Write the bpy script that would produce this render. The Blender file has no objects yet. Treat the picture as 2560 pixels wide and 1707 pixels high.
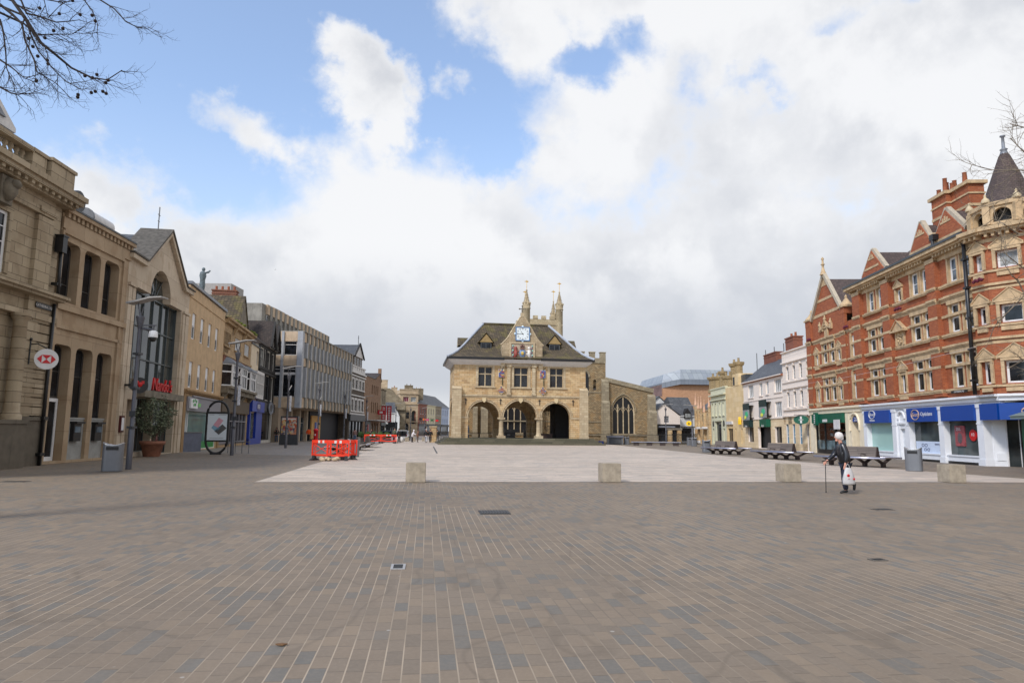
import bpy, bmesh, math, random
from mathutils import Vector, Matrix, noise as mnoise
from mathutils.geometry import tessellate_polygon
random.seed(7)
R=math.radians
SC=bpy.context.scene; COL=SC.collection
# ---------------- camera ----------------
cam=bpy.data.cameras.new('camera'); camo=bpy.data.objects.new('camera',cam); COL.objects.link(camo); SC.camera=camo
cam.sensor_width=36; cam.lens=24.0; cam.clip_start=0.1; cam.clip_end=3000
pit=math.atan(224/1707.0)
camo.matrix_world=Matrix.Translation((0,0,1.6))@Matrix.Rotation(math.pi/2+pit,4,'X')@Matrix.Rotation(0.0096,4,'Z')
# ---------------- world ----------------
w=bpy.data.worlds.new('World'); SC.world=w; w.use_nodes=True; nt=w.node_tree; nt.nodes.clear()
def N(nt,t,**k):
    n=nt.nodes.new(t)
    for a,b in k.items():
        if a=='i':
            for q,v in b.items(): n.inputs[q].default_value=v
        else: setattr(n,a,b)
    return n
def mth(nt,op,a,b=None,c=None,clamp=False):
    n=nt.nodes.new('ShaderNodeMath'); n.operation=op; n.use_clamp=clamp
    for i,v in enumerate((a,b,c)):
        if v is None: continue
        if isinstance(v,(int,float)): n.inputs[i].default_value=v
        else: nt.links.new(v,n.inputs[i])
    return n.outputs[0]
def mixc(nt,f,a,b,bt='MIX'):
    n=nt.nodes.new('ShaderNodeMix'); n.data_type='RGBA'; n.blend_type=bt
    for i,v in ((0,f),(6,a),(7,b)):
        if isinstance(v,(int,float)): n.inputs[i].default_value=v
        elif isinstance(v,(tuple,list)): n.inputs[i].default_value=tuple(v)[:3]+(1,)
        else: nt.links.new(v,n.inputs[i])
    return n.outputs[2]
def smooth(nt,v,a,b):
    n=nt.nodes.new('ShaderNodeMapRange'); n.interpolation_type='SMOOTHSTEP'
    nt.links.new(v,n.inputs[0]); n.inputs[1].default_value=a; n.inputs[2].default_value=b
    return n.outputs[0]
SUN_EL=R(42); SUN_AZ=R(218)   # azimuth clockwise from +Y : behind the viewer, to the left
sky=N(nt,'ShaderNodeTexSky'); sky.sky_type='NISHITA'; sky.sun_disc=False; sky.sun_elevation=SUN_EL; sky.sun_rotation=SUN_AZ; sky.air_density=1.0; sky.dust_density=0.6; sky.ozone_density=1.2
tc=N(nt,'ShaderNodeTexCoord'); sep=N(nt,'ShaderNodeSeparateXYZ'); nt.links.new(tc.outputs['Generated'],sep.inputs[0])
X,Yy,Z=sep.outputs
zc=mth(nt,'ADD',mth(nt,'MAXIMUM',Z,0.0),0.22)
cb=N(nt,'ShaderNodeCombineXYZ'); nt.links.new(mth(nt,'DIVIDE',X,zc),cb.inputs[0]); nt.links.new(mth(nt,'DIVIDE',Yy,zc),cb.inputs[1])
def nz(scale,detail,rough,off=(0,0,0),src=None,dist=0.0):
    mp=N(nt,'ShaderNodeMapping'); mp.inputs['Location'].default_value=off; nt.links.new(src or cb.outputs[0],mp.inputs[0])
    n=N(nt,'ShaderNodeTexNoise'); n.inputs['Scale'].default_value=scale; n.inputs['Detail'].default_value=detail; n.inputs['Roughness'].default_value=rough; n.inputs['Distortion'].default_value=dist
    nt.links.new(mp.outputs[0],n.inputs[0]); return n.outputs[0]
big=nz(1.7,8,0.55,(3.1,0.4,0),None,0.3)
det=nz(4.2,10,0.56,(9.2,1.7,0.3),tc.outputs['Generated'],0.25)
fine=nz(11.0,8,0.6,(2.2,5.7,1.3),tc.outputs['Generated'],0.2)
def dirof(px,py):
    dx=px-1280; dy=py-853.5; f_=1707.0; v=Vector((dx,f_*math.cos(pit)+dy*math.sin(pit),f_*math.sin(pit)-dy*math.cos(pit))); return v.normalized()
wnz=N(nt,'ShaderNodeTexNoise'); wnz.inputs['Scale'].default_value=5.0; wnz.inputs['Detail'].default_value=7; wnz.inputs['Roughness'].default_value=.6; nt.links.new(tc.outputs['Generated'],wnz.inputs[0])
wsc=N(nt,'ShaderNodeVectorMath',operation='MULTIPLY_ADD'); nt.links.new(wnz.outputs['Color'],wsc.inputs[0]); wsc.inputs[1].default_value=(.26,.26,.26); wsc.inputs[2].default_value=(-.13,-.13,-.13)
wad=N(nt,'ShaderNodeVectorMath',operation='ADD'); nt.links.new(tc.outputs['Generated'],wad.inputs[0]); nt.links.new(wsc.outputs[0],wad.inputs[1])
def blob(px,py,r,sq=1.5,amp=1.0):
    """soft cloud mass round a sky direction, edge broken by noise"""
    c=dirof(px,py); vd=N(nt,'ShaderNodeVectorMath',operation='SUBTRACT'); nt.links.new(wad.outputs[0],vd.inputs[0]); vd.inputs[1].default_value=c
    vm=N(nt,'ShaderNodeVectorMath',operation='MULTIPLY'); nt.links.new(vd.outputs[0],vm.inputs[0]); vm.inputs[1].default_value=(1,1,sq)
    ln=N(nt,'ShaderNodeVectorMath',operation='LENGTH'); nt.links.new(vm.outputs[0],ln.inputs[0])
    return mth(nt,'MULTIPLY',smooth(nt,ln.outputs['Value'],r/1800.0*1.15,0.0),amp)
# clear region, a great-circle half space up to the left
B=mth(nt,'ADD',mth(nt,'ADD',mth(nt,'MULTIPLY',X,-0.30),mth(nt,'MULTIPLY',Yy,-0.40)),mth(nt,'MULTIPLY',Z,0.86))
B2=mth(nt,'SUBTRACT',0.02,X)
clear=mth(nt,'MULTIPLY',smooth(nt,B,-0.09,0.11),smooth(nt,B2,-0.16,0.10))
for q in ((1520,160,240,2.2,.75),(1260,320,200,1.3,.85),(1060,90,140,1.2,.8),(700,200,160,1.2,.9),(2150,10,200,3,.45),(1900,215,140,3,.35)):
    clear=mth(nt,'MAXIMUM',clear,blob(*q))
pf=None
for q in ((915,200,165,1.15,1.1),(590,370,190,1.6,.8),(1110,260,140,1.8,.7),(230,450,300,2.0,.75),(760,10,90,1.5,.6),(1260,40,260,1.4,.8)):
    bq=blob(*q); pf=bq if pf is None else mth(nt,'MAXIMUM',pf,bq)
cl=mth(nt,'ADD',mth(nt,'ADD',mth(nt,'MULTIPLY',big,0.40),mth(nt,'MULTIPLY',det,0.80)),mth(nt,'MULTIPLY',fine,0.30))
cl=mth(nt,'ADD',mth(nt,'SUBTRACT',cl,mth(nt,'MULTIPLY',clear,0.40)),mth(nt,'MULTIPLY',pf,0.42))
cl=mth(nt,'ADD',cl,mth(nt,'MULTIPLY',smooth(nt,Z,0.36,0.14),0.16))
cov=smooth(nt,cl,0.49,0.70)
# cloud tone : bright sunlit heads, greyer bases
g1=nz(2.6,8,0.56,(1.3,6.1,2.0),tc.outputs['Generated'],.2)
up=nz(4.2,10,0.56,(9.2,1.7,0.3-0.22),tc.outputs['Generated'],0.25)
relief=mth(nt,'SUBTRACT',det,up)
tone=smooth(nt,mth(nt,'ADD',mth(nt,'ADD',mth(nt,'MULTIPLY',g1,0.75),mth(nt,'MULTIPLY',fine,0.25)),mth(nt,'MULTIPLY',relief,1.0)),0.34,0.60)
low=smooth(nt,Z,0.04,0.27)
tone=mth(nt,'MULTIPLY',tone,mth(nt,'ADD',0.12,mth(nt,'MULTIPLY',low,0.88)))
edge=smooth(nt,cl,0.86,0.56)
tone=mth(nt,'ADD',tone,mth(nt,'MULTIPLY',mth(nt,'SUBTRACT',1.0,tone),mth(nt,'MULTIPLY',edge,mth(nt,'ADD',.2,mth(nt,'MULTIPLY',low,.65)))))
ccol=mixc(nt,tone,(5.9,6.05,6.4),(8.2,8.22,8.3))
ccol=mixc(nt,mth(nt,'MULTIPLY',mth(nt,'SUBTRACT',1.0,low),0.75),ccol,(4.5,4.75,5.35))
hz=smooth(nt,Z,0.075,0.015)
lft=smooth(nt,X,0.12,-0.25)
ccol=mixc(nt,mth(nt,'MULTIPLY',hz,mth(nt,'ADD',0.25,mth(nt,'MULTIPLY',lft,0.75))),ccol,(7.6,7.7,7.9))
skyb=mixc(nt,1.0,sky.outputs[0],(2.15,2.2,2.3),'MULTIPLY')
skyb=mixc(nt,0.16,skyb,(6.0,6.8,7.8))
veil=mth(nt,'MULTIPLY',smooth(nt,Z,0.45,0.18),0.30)
skyb=mixc(nt,veil,skyb,(6.3,6.9,7.6))
fin=mixc(nt,mth(nt,'MULTIPLY',cov,0.96),skyb,ccol)
bg=N(nt,'ShaderNodeBackground'); bg.inputs['Strength'].default_value=0.1; nt.links.new(fin,bg.inputs[0])
wo=N(nt,'ShaderNodeOutputWorld'); nt.links.new(bg.outputs[0],wo.inputs[0])
# ---------------- sun ----------------
sl=bpy.data.lights.new('sun','SUN'); sl.energy=2.4; sl.angle=R(8); sl.color=(1,0.95,0.88)
so=bpy.data.objects.new('sun',sl); COL.objects.link(so)
sd=Vector((math.sin(SUN_AZ)*math.cos(SUN_EL),math.cos(SUN_AZ)*math.cos(SUN_EL),math.sin(SUN_EL)))
so.rotation_euler=sd.to_track_quat('Z','Y').to_euler()
vs=SC.view_settings; vs.view_transform='Standard'; vs.look='None'; vs.exposure=0.2; vs.gamma=1
# ---------------- colour & materials ----------------
def L(r,g,b,k=1.0):
    f=lambda v:(v/255/12.92 if v/255<=0.04045 else ((v/255+0.055)/1.055)**2.4)*k
    return (min(f(r),.95),min(f(g),.95),min(f(b),.95))
MC={}
def newmat(name):
    m=bpy.data.materials.new(name); m.use_nodes=True; t=m.node_tree; b=t.nodes['Principled BSDF']; return m,t,b
def objco(t,face=True):
    """facade coordinates: (x+y, z)"""
    tc=t.nodes.new('ShaderNodeTexCoord'); 
    if not face: return tc.outputs['Object'],tc.outputs['Object']
    s=t.nodes.new('ShaderNodeSeparateXYZ'); t.links.new(tc.outputs['Object'],s.inputs[0])
    c=t.nodes.new('ShaderNodeCombineXYZ'); t.links.new(mth(t,'ADD',s.outputs[0],s.outputs[1]),c.inputs[0]); t.links.new(s.outputs[2],c.inputs[1])
    return c.outputs[0],tc.outputs['Object']
def tnoise(t,v,scale,detail=5,rough=.6,sc3=None):
    n=t.nodes.new('ShaderNodeTexNoise'); n.inputs['Scale'].default_value=scale; n.inputs['Detail'].default_value=detail; n.inputs['Roughness'].default_value=rough
    if sc3:
        mp=t.nodes.new('ShaderNodeMapping'); mp.inputs['Scale'].default_value=sc3; t.links.new(v,mp.inputs[0]); v=mp.outputs[0]
    t.links.new(v,n.inputs[0]); return n.outputs[0]
def bump(t,b,h,s=.3,d=.02):
    n=t.nodes.new('ShaderNodeBump'); n.inputs['Strength'].default_value=s; n.inputs['Distance'].default_value=d; t.links.new(h,n.inputs['Height']); t.links.new(n.outputs[0],b.inputs['Normal'])
def plain(name,col,rough=.6,metal=0,var=.12,scale=3,spec=None,streak=0.0):
    if name in MC: return MC[name]
    m,t,b=newmat(name); _,v=objco(t)
    n=tnoise(t,v,scale)
    f=smooth(t,n,.3,.7)
    c=mixc(t,f,tuple(x*(1-var) for x in col),tuple(min(1,x*(1+var)) for x in col))
    if streak:
        n2=tnoise(t,v,1.0,6,.7,(3.5,3.5,.35)); c=mixc(t,mth(t,'MULTIPLY',smooth(t,n2,.5,.75),streak),c,tuple(x*.35 for x in col))
    t.links.new(c,b.inputs['Base Color']); b.inputs['Roughness'].default_value=rough; b.inputs['Metallic'].default_value=metal
    if spec is not None: b.inputs['Specular IOR Level'].default_value=spec
    MC[name]=m; return m
def masonry(name,cols,bw,bh,mortar,ms=.012,rough=.85,stain=.3,bumpd=.01,off=.5,big=.25,patch=None,patchf=.5):
    """cols: list of 2-4 colours picked per block"""
    if name in MC: return MC[name]
    m,t,b=newmat(name); v,v3=objco(t)
    br=t.nodes.new('ShaderNodeTexBrick'); t.links.new(v,br.inputs[0])
    br.inputs['Scale'].default_value=1; br.inputs['Brick Width'].default_value=bw; br.inputs['Row Height'].default_value=bh; br.inputs['Mortar Size'].default_value=ms; br.inputs['Mortar Smooth'].default_value=.3; br.offset=off
    br.inputs['Color1'].default_value=(0,0,0,1); br.inputs['Color2'].default_value=(1,1,1,1); br.inputs['Mortar'].default_value=(.5,.5,.5,1)
    rp=t.nodes.new('ShaderNodeValToRGB'); t.links.new(br.outputs[0],rp.inputs[0]); el=rp.color_ramp.elements
    n=len(cols); el[0].color=cols[0]+(1,); el[1].color=cols[-1]+(1,)
    for i in range(1,n-1): e=el.new(i/(n-1)); e.color=cols[i]+(1,)
    c=rp.outputs[0]
    nz1=tnoise(t,v3,.5,6,.65); c=mixc(t,mth(t,'MULTIPLY',smooth(t,nz1,.35,.7),big),c,tuple(x*.55 for x in cols[0]))
    nz0=tnoise(t,v3,9,6,.7); c=mixc(t,mth(t,'MULTIPLY',smooth(t,nz0,.35,.75),.22),c,tuple(x*.6 for x in cols[0]))
    if patch:
        nz3=tnoise(t,v3,.9,3,.5); c=mixc(t,mth(t,'MULTIPLY',smooth(t,nz3,.5,.62),patchf),c,patch)
    c=mixc(t,br.outputs['Fac'],c,mortar)
    if stain:
        nz2=tnoise(t,v3,1.0,6,.7,(2.2,2.2,.3)); c=mixc(t,mth(t,'MULTIPLY',smooth(t,nz2,.52,.78),stain),c,tuple(x*.28 for x in cols[0]))
    t.links.new(c,b.inputs['Base Color']); b.inputs['Roughness'].default_value=rough
    h=mth(t,'SUBTRACT',mth(t,'MULTIPLY',nz0,.4),br.outputs['Fac']); bump(t,b,h,.5,bumpd)
    MC[name]=m; return m
def glass(name,col,rough=.06,var=.5,scale=1.2):
    if name in MC: return MC[name]
    m,t,b=newmat(name); _,v=objco(t); n=tnoise(t,v,scale,2,.5)
    c=mixc(t,smooth(t,n,.35,.65),tuple(x*(1-var) for x in col),tuple(min(1,x*(1+var)) for x in col))
    t.links.new(c,b.inputs['Base Color']); b.inputs['Roughness'].default_value=rough; b.inputs['Specular IOR Level'].default_value=.4
    n2=tnoise(t,v,.8,2,.5); bump(t,b,n2,.12,.05)
    MC[name]=m; return m
# ---------------- mesh builder ----------------
class MB:
    def __init__(s): s.v=[];s.f=[];s.m=[];s.s=[];s.T=None;s.pc=[]
    def add(s,vs,fs,m=0,sm=False):
        o=len(s.v); s.pc.append((o,len(s.f)))
        s.v+= [tuple(s.T@Vector(p)) for p in vs] if s.T else [tuple(p) for p in vs]
        for f in fs: s.f.append([i+o for i in f]); s.m.append(m); s.s.append(sm)
        return s
    def box(s,x0,x1,y0,y1,z0,z1,m=0):
        if x0>x1:x0,x1=x1,x0
        if y0>y1:y0,y1=y1,y0
        if z0>z1:z0,z1=z1,z0
        return s.add([(x0,y0,z0),(x1,y0,z0),(x1,y1,z0),(x0,y1,z0),(x0,y0,z1),(x1,y0,z1),(x1,y1,z1),(x0,y1,z1)],[(0,3,2,1),(4,5,6,7),(0,1,5,4),(1,2,6,5),(2,3,7,6),(3,0,4,7)],m)
    def prism(s,poly,ax,a,b,m=0,sm=False):
        """poly 2-D; ax 'y': (x,z) extruded a..b in y ; 'x': (y,z) ; 'z': (x,y)"""
        n=len(poly)
        def P(p,d): return (p[0],d,p[1]) if ax=='y' else ((d,p[0],p[1]) if ax=='x' else (p[0],p[1],d))
        vs=[P(p,a) for p in poly]+[P(p,b) for p in poly]
        tri=tessellate_polygon([[Vector((p[0],p[1],0)) for p in poly]])
        fs=[tuple(t) for t in tri]+[tuple(i+n for i in reversed(t)) for t in tri]
        s.add(vs,fs,m); s.add(vs,[(i,(i+1)%n,(i+1)%n+n,i+n) for i in range(n)],m,sm); return s
    def lathe(s,prof,x=0,y=0,n=12,m=0,sm=True,sx=1,sy=1):
        vs=[];fs=[]
        for r,z in prof:
            for k in range(n):
                a=2*math.pi*k/n; vs.append((x+r*sx*math.cos(a),y+r*sy*math.sin(a),z))
        for i in range(len(prof)-1):
            for k in range(n):
                k2=(k+1)%n; fs.append((i*n+k,i*n+k2,(i+1)*n+k2,(i+1)*n+k))
        s.add(vs,fs,m,sm)
        if prof[-1][0]>1e-4: s.add(vs[-n:],[tuple(range(n))],m)
        if prof[0][0]>1e-4: s.add(vs[:n],[tuple(reversed(range(n)))],m)
        return s
    def cyl(s,x,y,z0,z1,r,r2=None,n=12,m=0): return s.lathe([(r,z0),(r if r2 is None else r2,z1)],x,y,n,m)
    def ball(s,x,y,z,r,n=8,m=0,sx=1,sy=1,sz=1):
        k=max(3,n//2); return s.lathe([(max(1e-5,r*math.sin(math.pi*i/k)),z-sz*r*math.cos(math.pi*i/k)) for i in range(k+1)],x,y,n,m,True,sx,sy)
    def tube(s,pts,r,n=6,m=0,cap=True):
        pts=[Vector(p) for p in pts]; rs=r if isinstance(r,(list,tuple)) else [r]*len(pts)
        vs=[];fs=[]; up=Vector((0,0,1))
        for i,p in enumerate(pts):
            d=(pts[min(i+1,len(pts)-1)]-pts[max(i-1,0)]).normalized()
            u=Vector((1,0,0)) if abs(d.z)>.9 else up
            a=d.cross(u).normalized(); b=d.cross(a)
            for k in range(n):
                t=2*math.pi*(k+.5)/n; vs.append(p+a*(rs[i]*math.cos(t))+b*(rs[i]*math.sin(t)))
        for i in range(len(pts)-1):
            for k in range(n): k2=(k+1)%n; fs.append((i*n+k,i*n+k2,(i+1)*n+k2,(i+1)*n+k))
        if cap: fs.append(tuple(reversed(range(n)))); fs.append(tuple(range((len(pts)-1)*n,len(pts)*n)))
        return s.add(vs,fs,m,n>6)
    def wall(s,outline,holes,y=0,rev=.18,m=0,mr=None):
        """front sheet in the x-z plane with holes and reveals going inward"""
        mr=m if mr is None else mr
        loops=[outline]+holes
        tri=tessellate_polygon([[Vector((p[0],p[1],0)) for p in l] for l in loops])
        allp=[p for l in loops for p in l]
        fs=[]
        for t in tri:
            a,b,c=[allp[i] for i in t]
            ar=(b[0]-a[0])*(c[1]-a[1])-(c[0]-a[0])*(b[1]-a[1])
            if abs(ar)<1e-7: continue
            fs.append(tuple(t) if ar>0 else tuple(reversed(t)))
        s.add([(p[0],y,p[1]) for p in allp],fs,m)
        for h in holes:
            n=len(h); ar=sum(h[i][0]*h[(i+1)%n][1]-h[(i+1)%n][0]*h[i][1] for i in range(n)); hh=h if ar>0 else h[::-1]
            s.add([(p[0],y,p[1]) for p in hh]+[(p[0],y+rev,p[1]) for p in hh],[(i,(i+1)%n,(i+1)%n+n,i+n)[::-1] if False else (i,i+n,(i+1)%n+n,(i+1)%n) for i in range(n)],mr)
        return s
    def mesh(s,name,mats):
        me=bpy.data.meshes.new(name); me.from_pydata(s.v,[],s.f)
        for q in mats: me.materials.append(q)
        me.polygons.foreach_set('material_index',s.m); me.polygons.foreach_set('use_smooth',s.s); me.update(); return me
    def build(s,name,mats,parent=None):
        if not isinstance(mats,(list,tuple)): mats=[mats]
        o=bpy.data.objects.new(name,s.mesh(name,mats)); COL.objects.link(o)
        if parent: o.parent=parent
        return o
def build_split(mb,name,mats,parent,gap=.04,most=48):
    """one object per group of touching pieces"""
    n=len(mb.pc); ends=[(mb.pc[i+1] if i+1<n else (len(mb.v),len(mb.f))) for i in range(n)]; bb=[]
    for (v0,f0),(v1,f1) in zip(mb.pc,ends):
        P=mb.v[v0:v1] or [(0,0,0)]; bb.append([min(p[k] for p in P)-gap for k in range(3)]+[max(p[k] for p in P)+gap for k in range(3)])
    par=list(range(n))
    def fd(i):
        while par[i]!=i: par[i]=par[par[i]]; i=par[i]
        return i
    for i in range(n):
        a=bb[i]
        for j in range(i):
            c=bb[j]
            if a[0]<c[3] and c[0]<a[3] and a[1]<c[4] and c[1]<a[4] and a[2]<c[5] and c[2]<a[5]: par[fd(i)]=fd(j)
    roots=sorted({fd(i) for i in range(n)})
    if len(roots)<2 or len(roots)>most: return mb.build(name,mats,parent)
    first=None
    for r_ in roots:
        q=MB()
        for i in range(n):
            if fd(i)!=r_: continue
            (v0,f0),(v1,f1)=mb.pc[i],ends[i]; o=len(q.v); q.v+=mb.v[v0:v1]
            for k in range(f0,f1): q.f.append([x-v0+o for x in mb.f[k]]); q.m.append(mb.m[k]); q.s.append(mb.s[k])
        x=q.build(name,mats,parent); first=first or x
    return first
def tag(o,label=None,cat=None,group=None,kind=None):
    if label: o['label']=label
    if cat: o['category']=cat
    if group: o['group']=group
    if kind: o['kind']=kind
    return o
def thing(name,label,cat,loc=(0,0,0),rz=0,group=None):
    o=bpy.data.objects.new(name,None); COL.objects.link(o); o.location=loc; o.rotation_euler=(0,0,rz); o.empty_display_size=.3
    return tag(o,label,cat,group)
def dup(root,loc,rz=None,label=None,group=None):
    r=root.copy(); COL.objects.link(r); r.location=loc
    if rz is not None: r.rotation_euler=(0,0,rz)
    if label: r['label']=label
    if group: r['group']=group
    for ch in list(root.children):
        c=ch.copy(); COL.objects.link(c); c.parent=r
        for g in list(ch.children): d=g.copy(); COL.objects.link(d); d.parent=c
    return r
def arc(cx,cz,r,a0,a1,n=12,rz=None):
    rz=rz or r
    return [(cx+r*math.cos(R(a0+(a1-a0)*i/n)),cz+rz*math.sin(R(a0+(a1-a0)*i/n))) for i in range(n+1)]
def rect(x0,x1,z0,z1): return [(x0,z0),(x1,z0),(x1,z1),(x0,z1)]
def rrect(x0,x1,z0,z1,r): # rounded top corners
    return [(x0,z0),(x1,z0)]+arc(x1-r,z1-r,r,0,90,4)+arc(x0+r,z1-r,r,90,180,4)
def archhole(x0,x1,z0,zs,n=14): r=(x1-x0)/2; return [(x0,z0),(x1,z0)]+arc((x0+x1)/2,zs,r,0,180,n)
def pointed(x0,x1,z0,zs,zt,n=6):
    # two-centred arch
    w=(x1-x0); h=zt-zs; c=(h*h-w*w/4)/w; rr=w/2+c+0.0; rr=math.hypot(w/2+c-0, 0) if False else (w/2+c)
    cxr=x0+ (w/2+c) ; cxl=x1-(w/2+c); rad=w/2+c
    pr=[];pl=[]
    aT=math.atan2(h,(x0+x1)/2-cxl)
    for i in range(n+1):
        a=aT*i/n; pr.append((cxl+rad*math.cos(a),zs+rad*math.sin(a)))
    for i in range(n,-1,-1):
        a=aT*i/n; pl.append((cxr-rad*math.cos(a),zs+rad*math.sin(a)))
    return [(x0,z0),(x1,z0)]+pr+pl[1:]
def text(s,size,mat,parent,x,y,z,name='lettering',ext=.01,align='CENTER',shear=0,rot=None,sx=1,vert=False):
    cu=bpy.data.curves.new('t','FONT'); cu.body=s; cu.size=size; cu.extrude=ext; cu.align_x=align; cu.align_y='CENTER'; cu.shear=shear; cu.resolution_u=2
    if vert: cu.space_line=.75
    o=bpy.data.objects.new('t',cu); COL.objects.link(o); dg=bpy.context.evaluated_depsgraph_get(); dg.update()
    me=bpy.data.meshes.new_from_object(o.evaluated_get(dg)); bpy.data.objects.remove(o); bpy.data.curves.remove(cu)
    for v in me.vertices:
        p=Vector((v.co.x*sx,-v.co.z,v.co.y))
        if rot: p=rot@p
        v.co=p+Vector((x,y,z))
    me.materials.clear(); me.materials.append(mat); me.name=name
    q=bpy.data.objects.new(name,me); COL.objects.link(q)
    if parent: q.parent=parent
    return q
# shared materials
WHITE=plain('white_paint',(.72,.72,.72),.45,var=.05)
OFFW=plain('aged_white_paint',(.62,.60,.58),.55,var=.1,streak=.25)
BLACK=plain('black_paint',(.012,.012,.013),.4)
DGREY=plain('dark_grey_metal',(.045,.05,.055),.45)
STEEL=plain('grey_street_metal',(.15,.155,.165),.45,.3)
LEAD=plain('lead_sheet',(.2,.215,.24),.5,.2,streak=.3)
SLATE=masonry('slate_roof',[L(84,86,90),L(70,72,76),L(100,102,104)],.3,.22,L(45,46,50),.012,.6,.3,.02)
DTILE=masonry('dark_tile_roof',[L(66,56,52),L(54,46,42),L(78,66,60)],.22,.16,L(30,26,24),.012,.8,.35,.02)
MTILE=masonry('mossy_stone_tile_roof',[L(96,84,66),L(74,66,54),L(112,98,76)],.3,.2,L(44,38,30),.02,.9,.25,.03,patch=L(120,112,50),patchf=.35)
GL=glass('window_glass',(.012,.014,.018)); GLB=glass('window_glass_bright',(.10,.13,.16),.05); GLC=glass('curtained_glass',(.30,.31,.30),.1,.35,2.0)
PLINTH=plain('dark_plinth',(.03,.03,.03),.6)
# ---------------- facades ----------------
WC={}
def window(parent,x0,x1,z0,z1,y=.12,fm=None,gm=None,v=(.5,),h=(.5,),fw=.06,bar=.04,sur=None,surm=None,sill=None,depth=.05,name='window'):
    """window part (frame+bars) > pane (+ surround). v,h: bar positions as fractions"""
    fm=fm or WHITE; gm=gm or GL; W=x1-x0; H=z1-z0
    key=(round(W,3),round(H,3),fm.name,gm.name,tuple(v),tuple(h),fw,bar,sur,surm.name if surm else 0,sill,depth)
    if key not in WC:
        f=MB(); f.box(0,fw,0,depth,0,H).box(W-fw,W,0,depth,0,H).box(fw,W-fw,0,depth,0,fw).box(fw,W-fw,0,depth,H-fw,H)
        for q in v: f.box(q*W-bar/2,q*W+bar/2,.004,depth,fw,H-fw)
        for q in h: f.box(fw,W-fw,.008,depth-.002,q*H-bar/2,q*H+bar/2)
        g=MB(); g.box(fw*.5,W-fw*.5,depth*.6,depth*.6+.01,fw*.5,H-fw*.5)
        sm=None
        if sur:
            s_=MB(); yy=-y-.05; t=sur
            s_.box(-t,0,yy,0.03-y,-.0,H+t).box(W,W+t,yy,.03-y,-.0,H+t).box(-.001,W+.001,yy+.002,.03-y,H,H+t-.002)
            if sill: s_.box(-t*1.5,W+t*1.5,yy-.08,.03-y,-sill,-.001)
            sm=s_.mesh('surround',[surm])
        elif sill:
            s_=MB(); s_.box(-.08,W+.08,-y-.09,.02,-sill,-.002); sm=s_.mesh('sill',[surm or fm])
        WC[key]=(f.mesh(name,[fm]),g.mesh('pane',[gm]),sm)
    fme,gme,sme=WC[key]
    o=bpy.data.objects.new(name,fme); COL.objects.link(o); o.parent=parent; o.location=(x0,y,z0)
    g=bpy.data.objects.new('pane',gme); COL.objects.link(g); g.parent=o
    if sme: s2=bpy.data.objects.new('surround' if sur else 'sill',sme); COL.objects.link(s2); s2.parent=o
    return o
class Fac:
    """building whose local x runs along the front (left to right seen from outside), y goes inward"""
    def __init__(s,name,label,p0,p1,cat='building',group=None):
        d=Vector((p1[0]-p0[0],p1[1]-p0[1])); s.L=d.length
        s.o=thing(name,label,cat,(p0[0],p0[1],0),math.atan2(d.y,d.x),group); s.holes=[]; s.o.empty_display_size=1
    def win(s,x0,x1,z0,z1,rev=.14,hole=True,**k):
        if hole: s.holes.append(rect(x0,x1,z0,z1))
        return window(s.o,x0,x1,z0,z1,y=rev,**k)
    def body(s,x0,x1,z1,mat,depth=8,outline=None,rev=.25,z0=-.3,mats=None,side=None):
        b=MB(); out=outline or rect(x0,x1,z0,z1)
        b.wall(out,s.holes,0,rev,0)
        zs=z1
        # flanks + back
        b.add([(x0,0,z0),(x0,depth,z0),(x0,depth,zs),(x0,0,zs)],[(0,3,2,1)],1 if side else 0)
        b.add([(x1,0,z0),(x1,depth,z0),(x1,depth,zs),(x1,0,zs)],[(0,1,2,3)],1 if side else 0)
        b.add([(x0,depth,z0),(x1,depth,z0),(x1,depth,zs),(x0,depth,zs)],[(0,3,2,1)],1 if side else 0)
        b.add([(x0,0.02,zs-.02),(x1,.02,zs-.02),(x1,depth,zs-.02),(x0,depth,zs-.02)],[(0,1,2,3)],1 if side else 0)
        # dark interior skin so openings never look through
        b.add([(x0+.05,rev+.35,z0),(x1-.05,rev+.35,z0),(x1-.05,rev+.35,zs-.1),(x0+.05,rev+.35,zs-.1)],[(0,1,2,3)],2)
        return b.build('wall',[mat,side or mat,PLINTH],s.o)
    def part(s,name,mb,mats,split=True): return build_split(mb,name,mats,s.o) if split and name not in('wall','shopfront','great_window','gutter_moss','carved_niche') else mb.build(name,mats,s.o)
def roof_along(parent,x0,x1,y0,y1,ze,zr,mat,ym=None,over=.2,gab=None,name='roof',hipl=0,hipr=0,th=.15):
    """ridge parallel to the front; hipl/hipr shorten the ridge"""
    ym=(y0+y1)/2 if ym is None else ym; b=MB()
    a=(x0-over,y0-over,ze); c=(x1+over,y0-over,ze); d=(x1+over,y1+over,ze); e=(x0-over,y1+over,ze); r0=(x0-over+hipl,ym,zr); r1=(x1+over-hipr,ym,zr)
    b.add([a,c,d,e,r0,r1],[(0,1,5,4),(2,3,4,5),(0,4,3),(1,2,5),(3,2,1,0)])
    lo=[(p[0],p[1],p[2]-th) for p in (a,c,d,e)]
    b.add([a,c,d,e]+lo,[(0,4,5,1),(1,5,6,2),(2,6,7,3),(3,7,4,0),(4,7,6,5)],1)
    o=b.build(name,[mat,gab or mat],parent); return o
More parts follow.
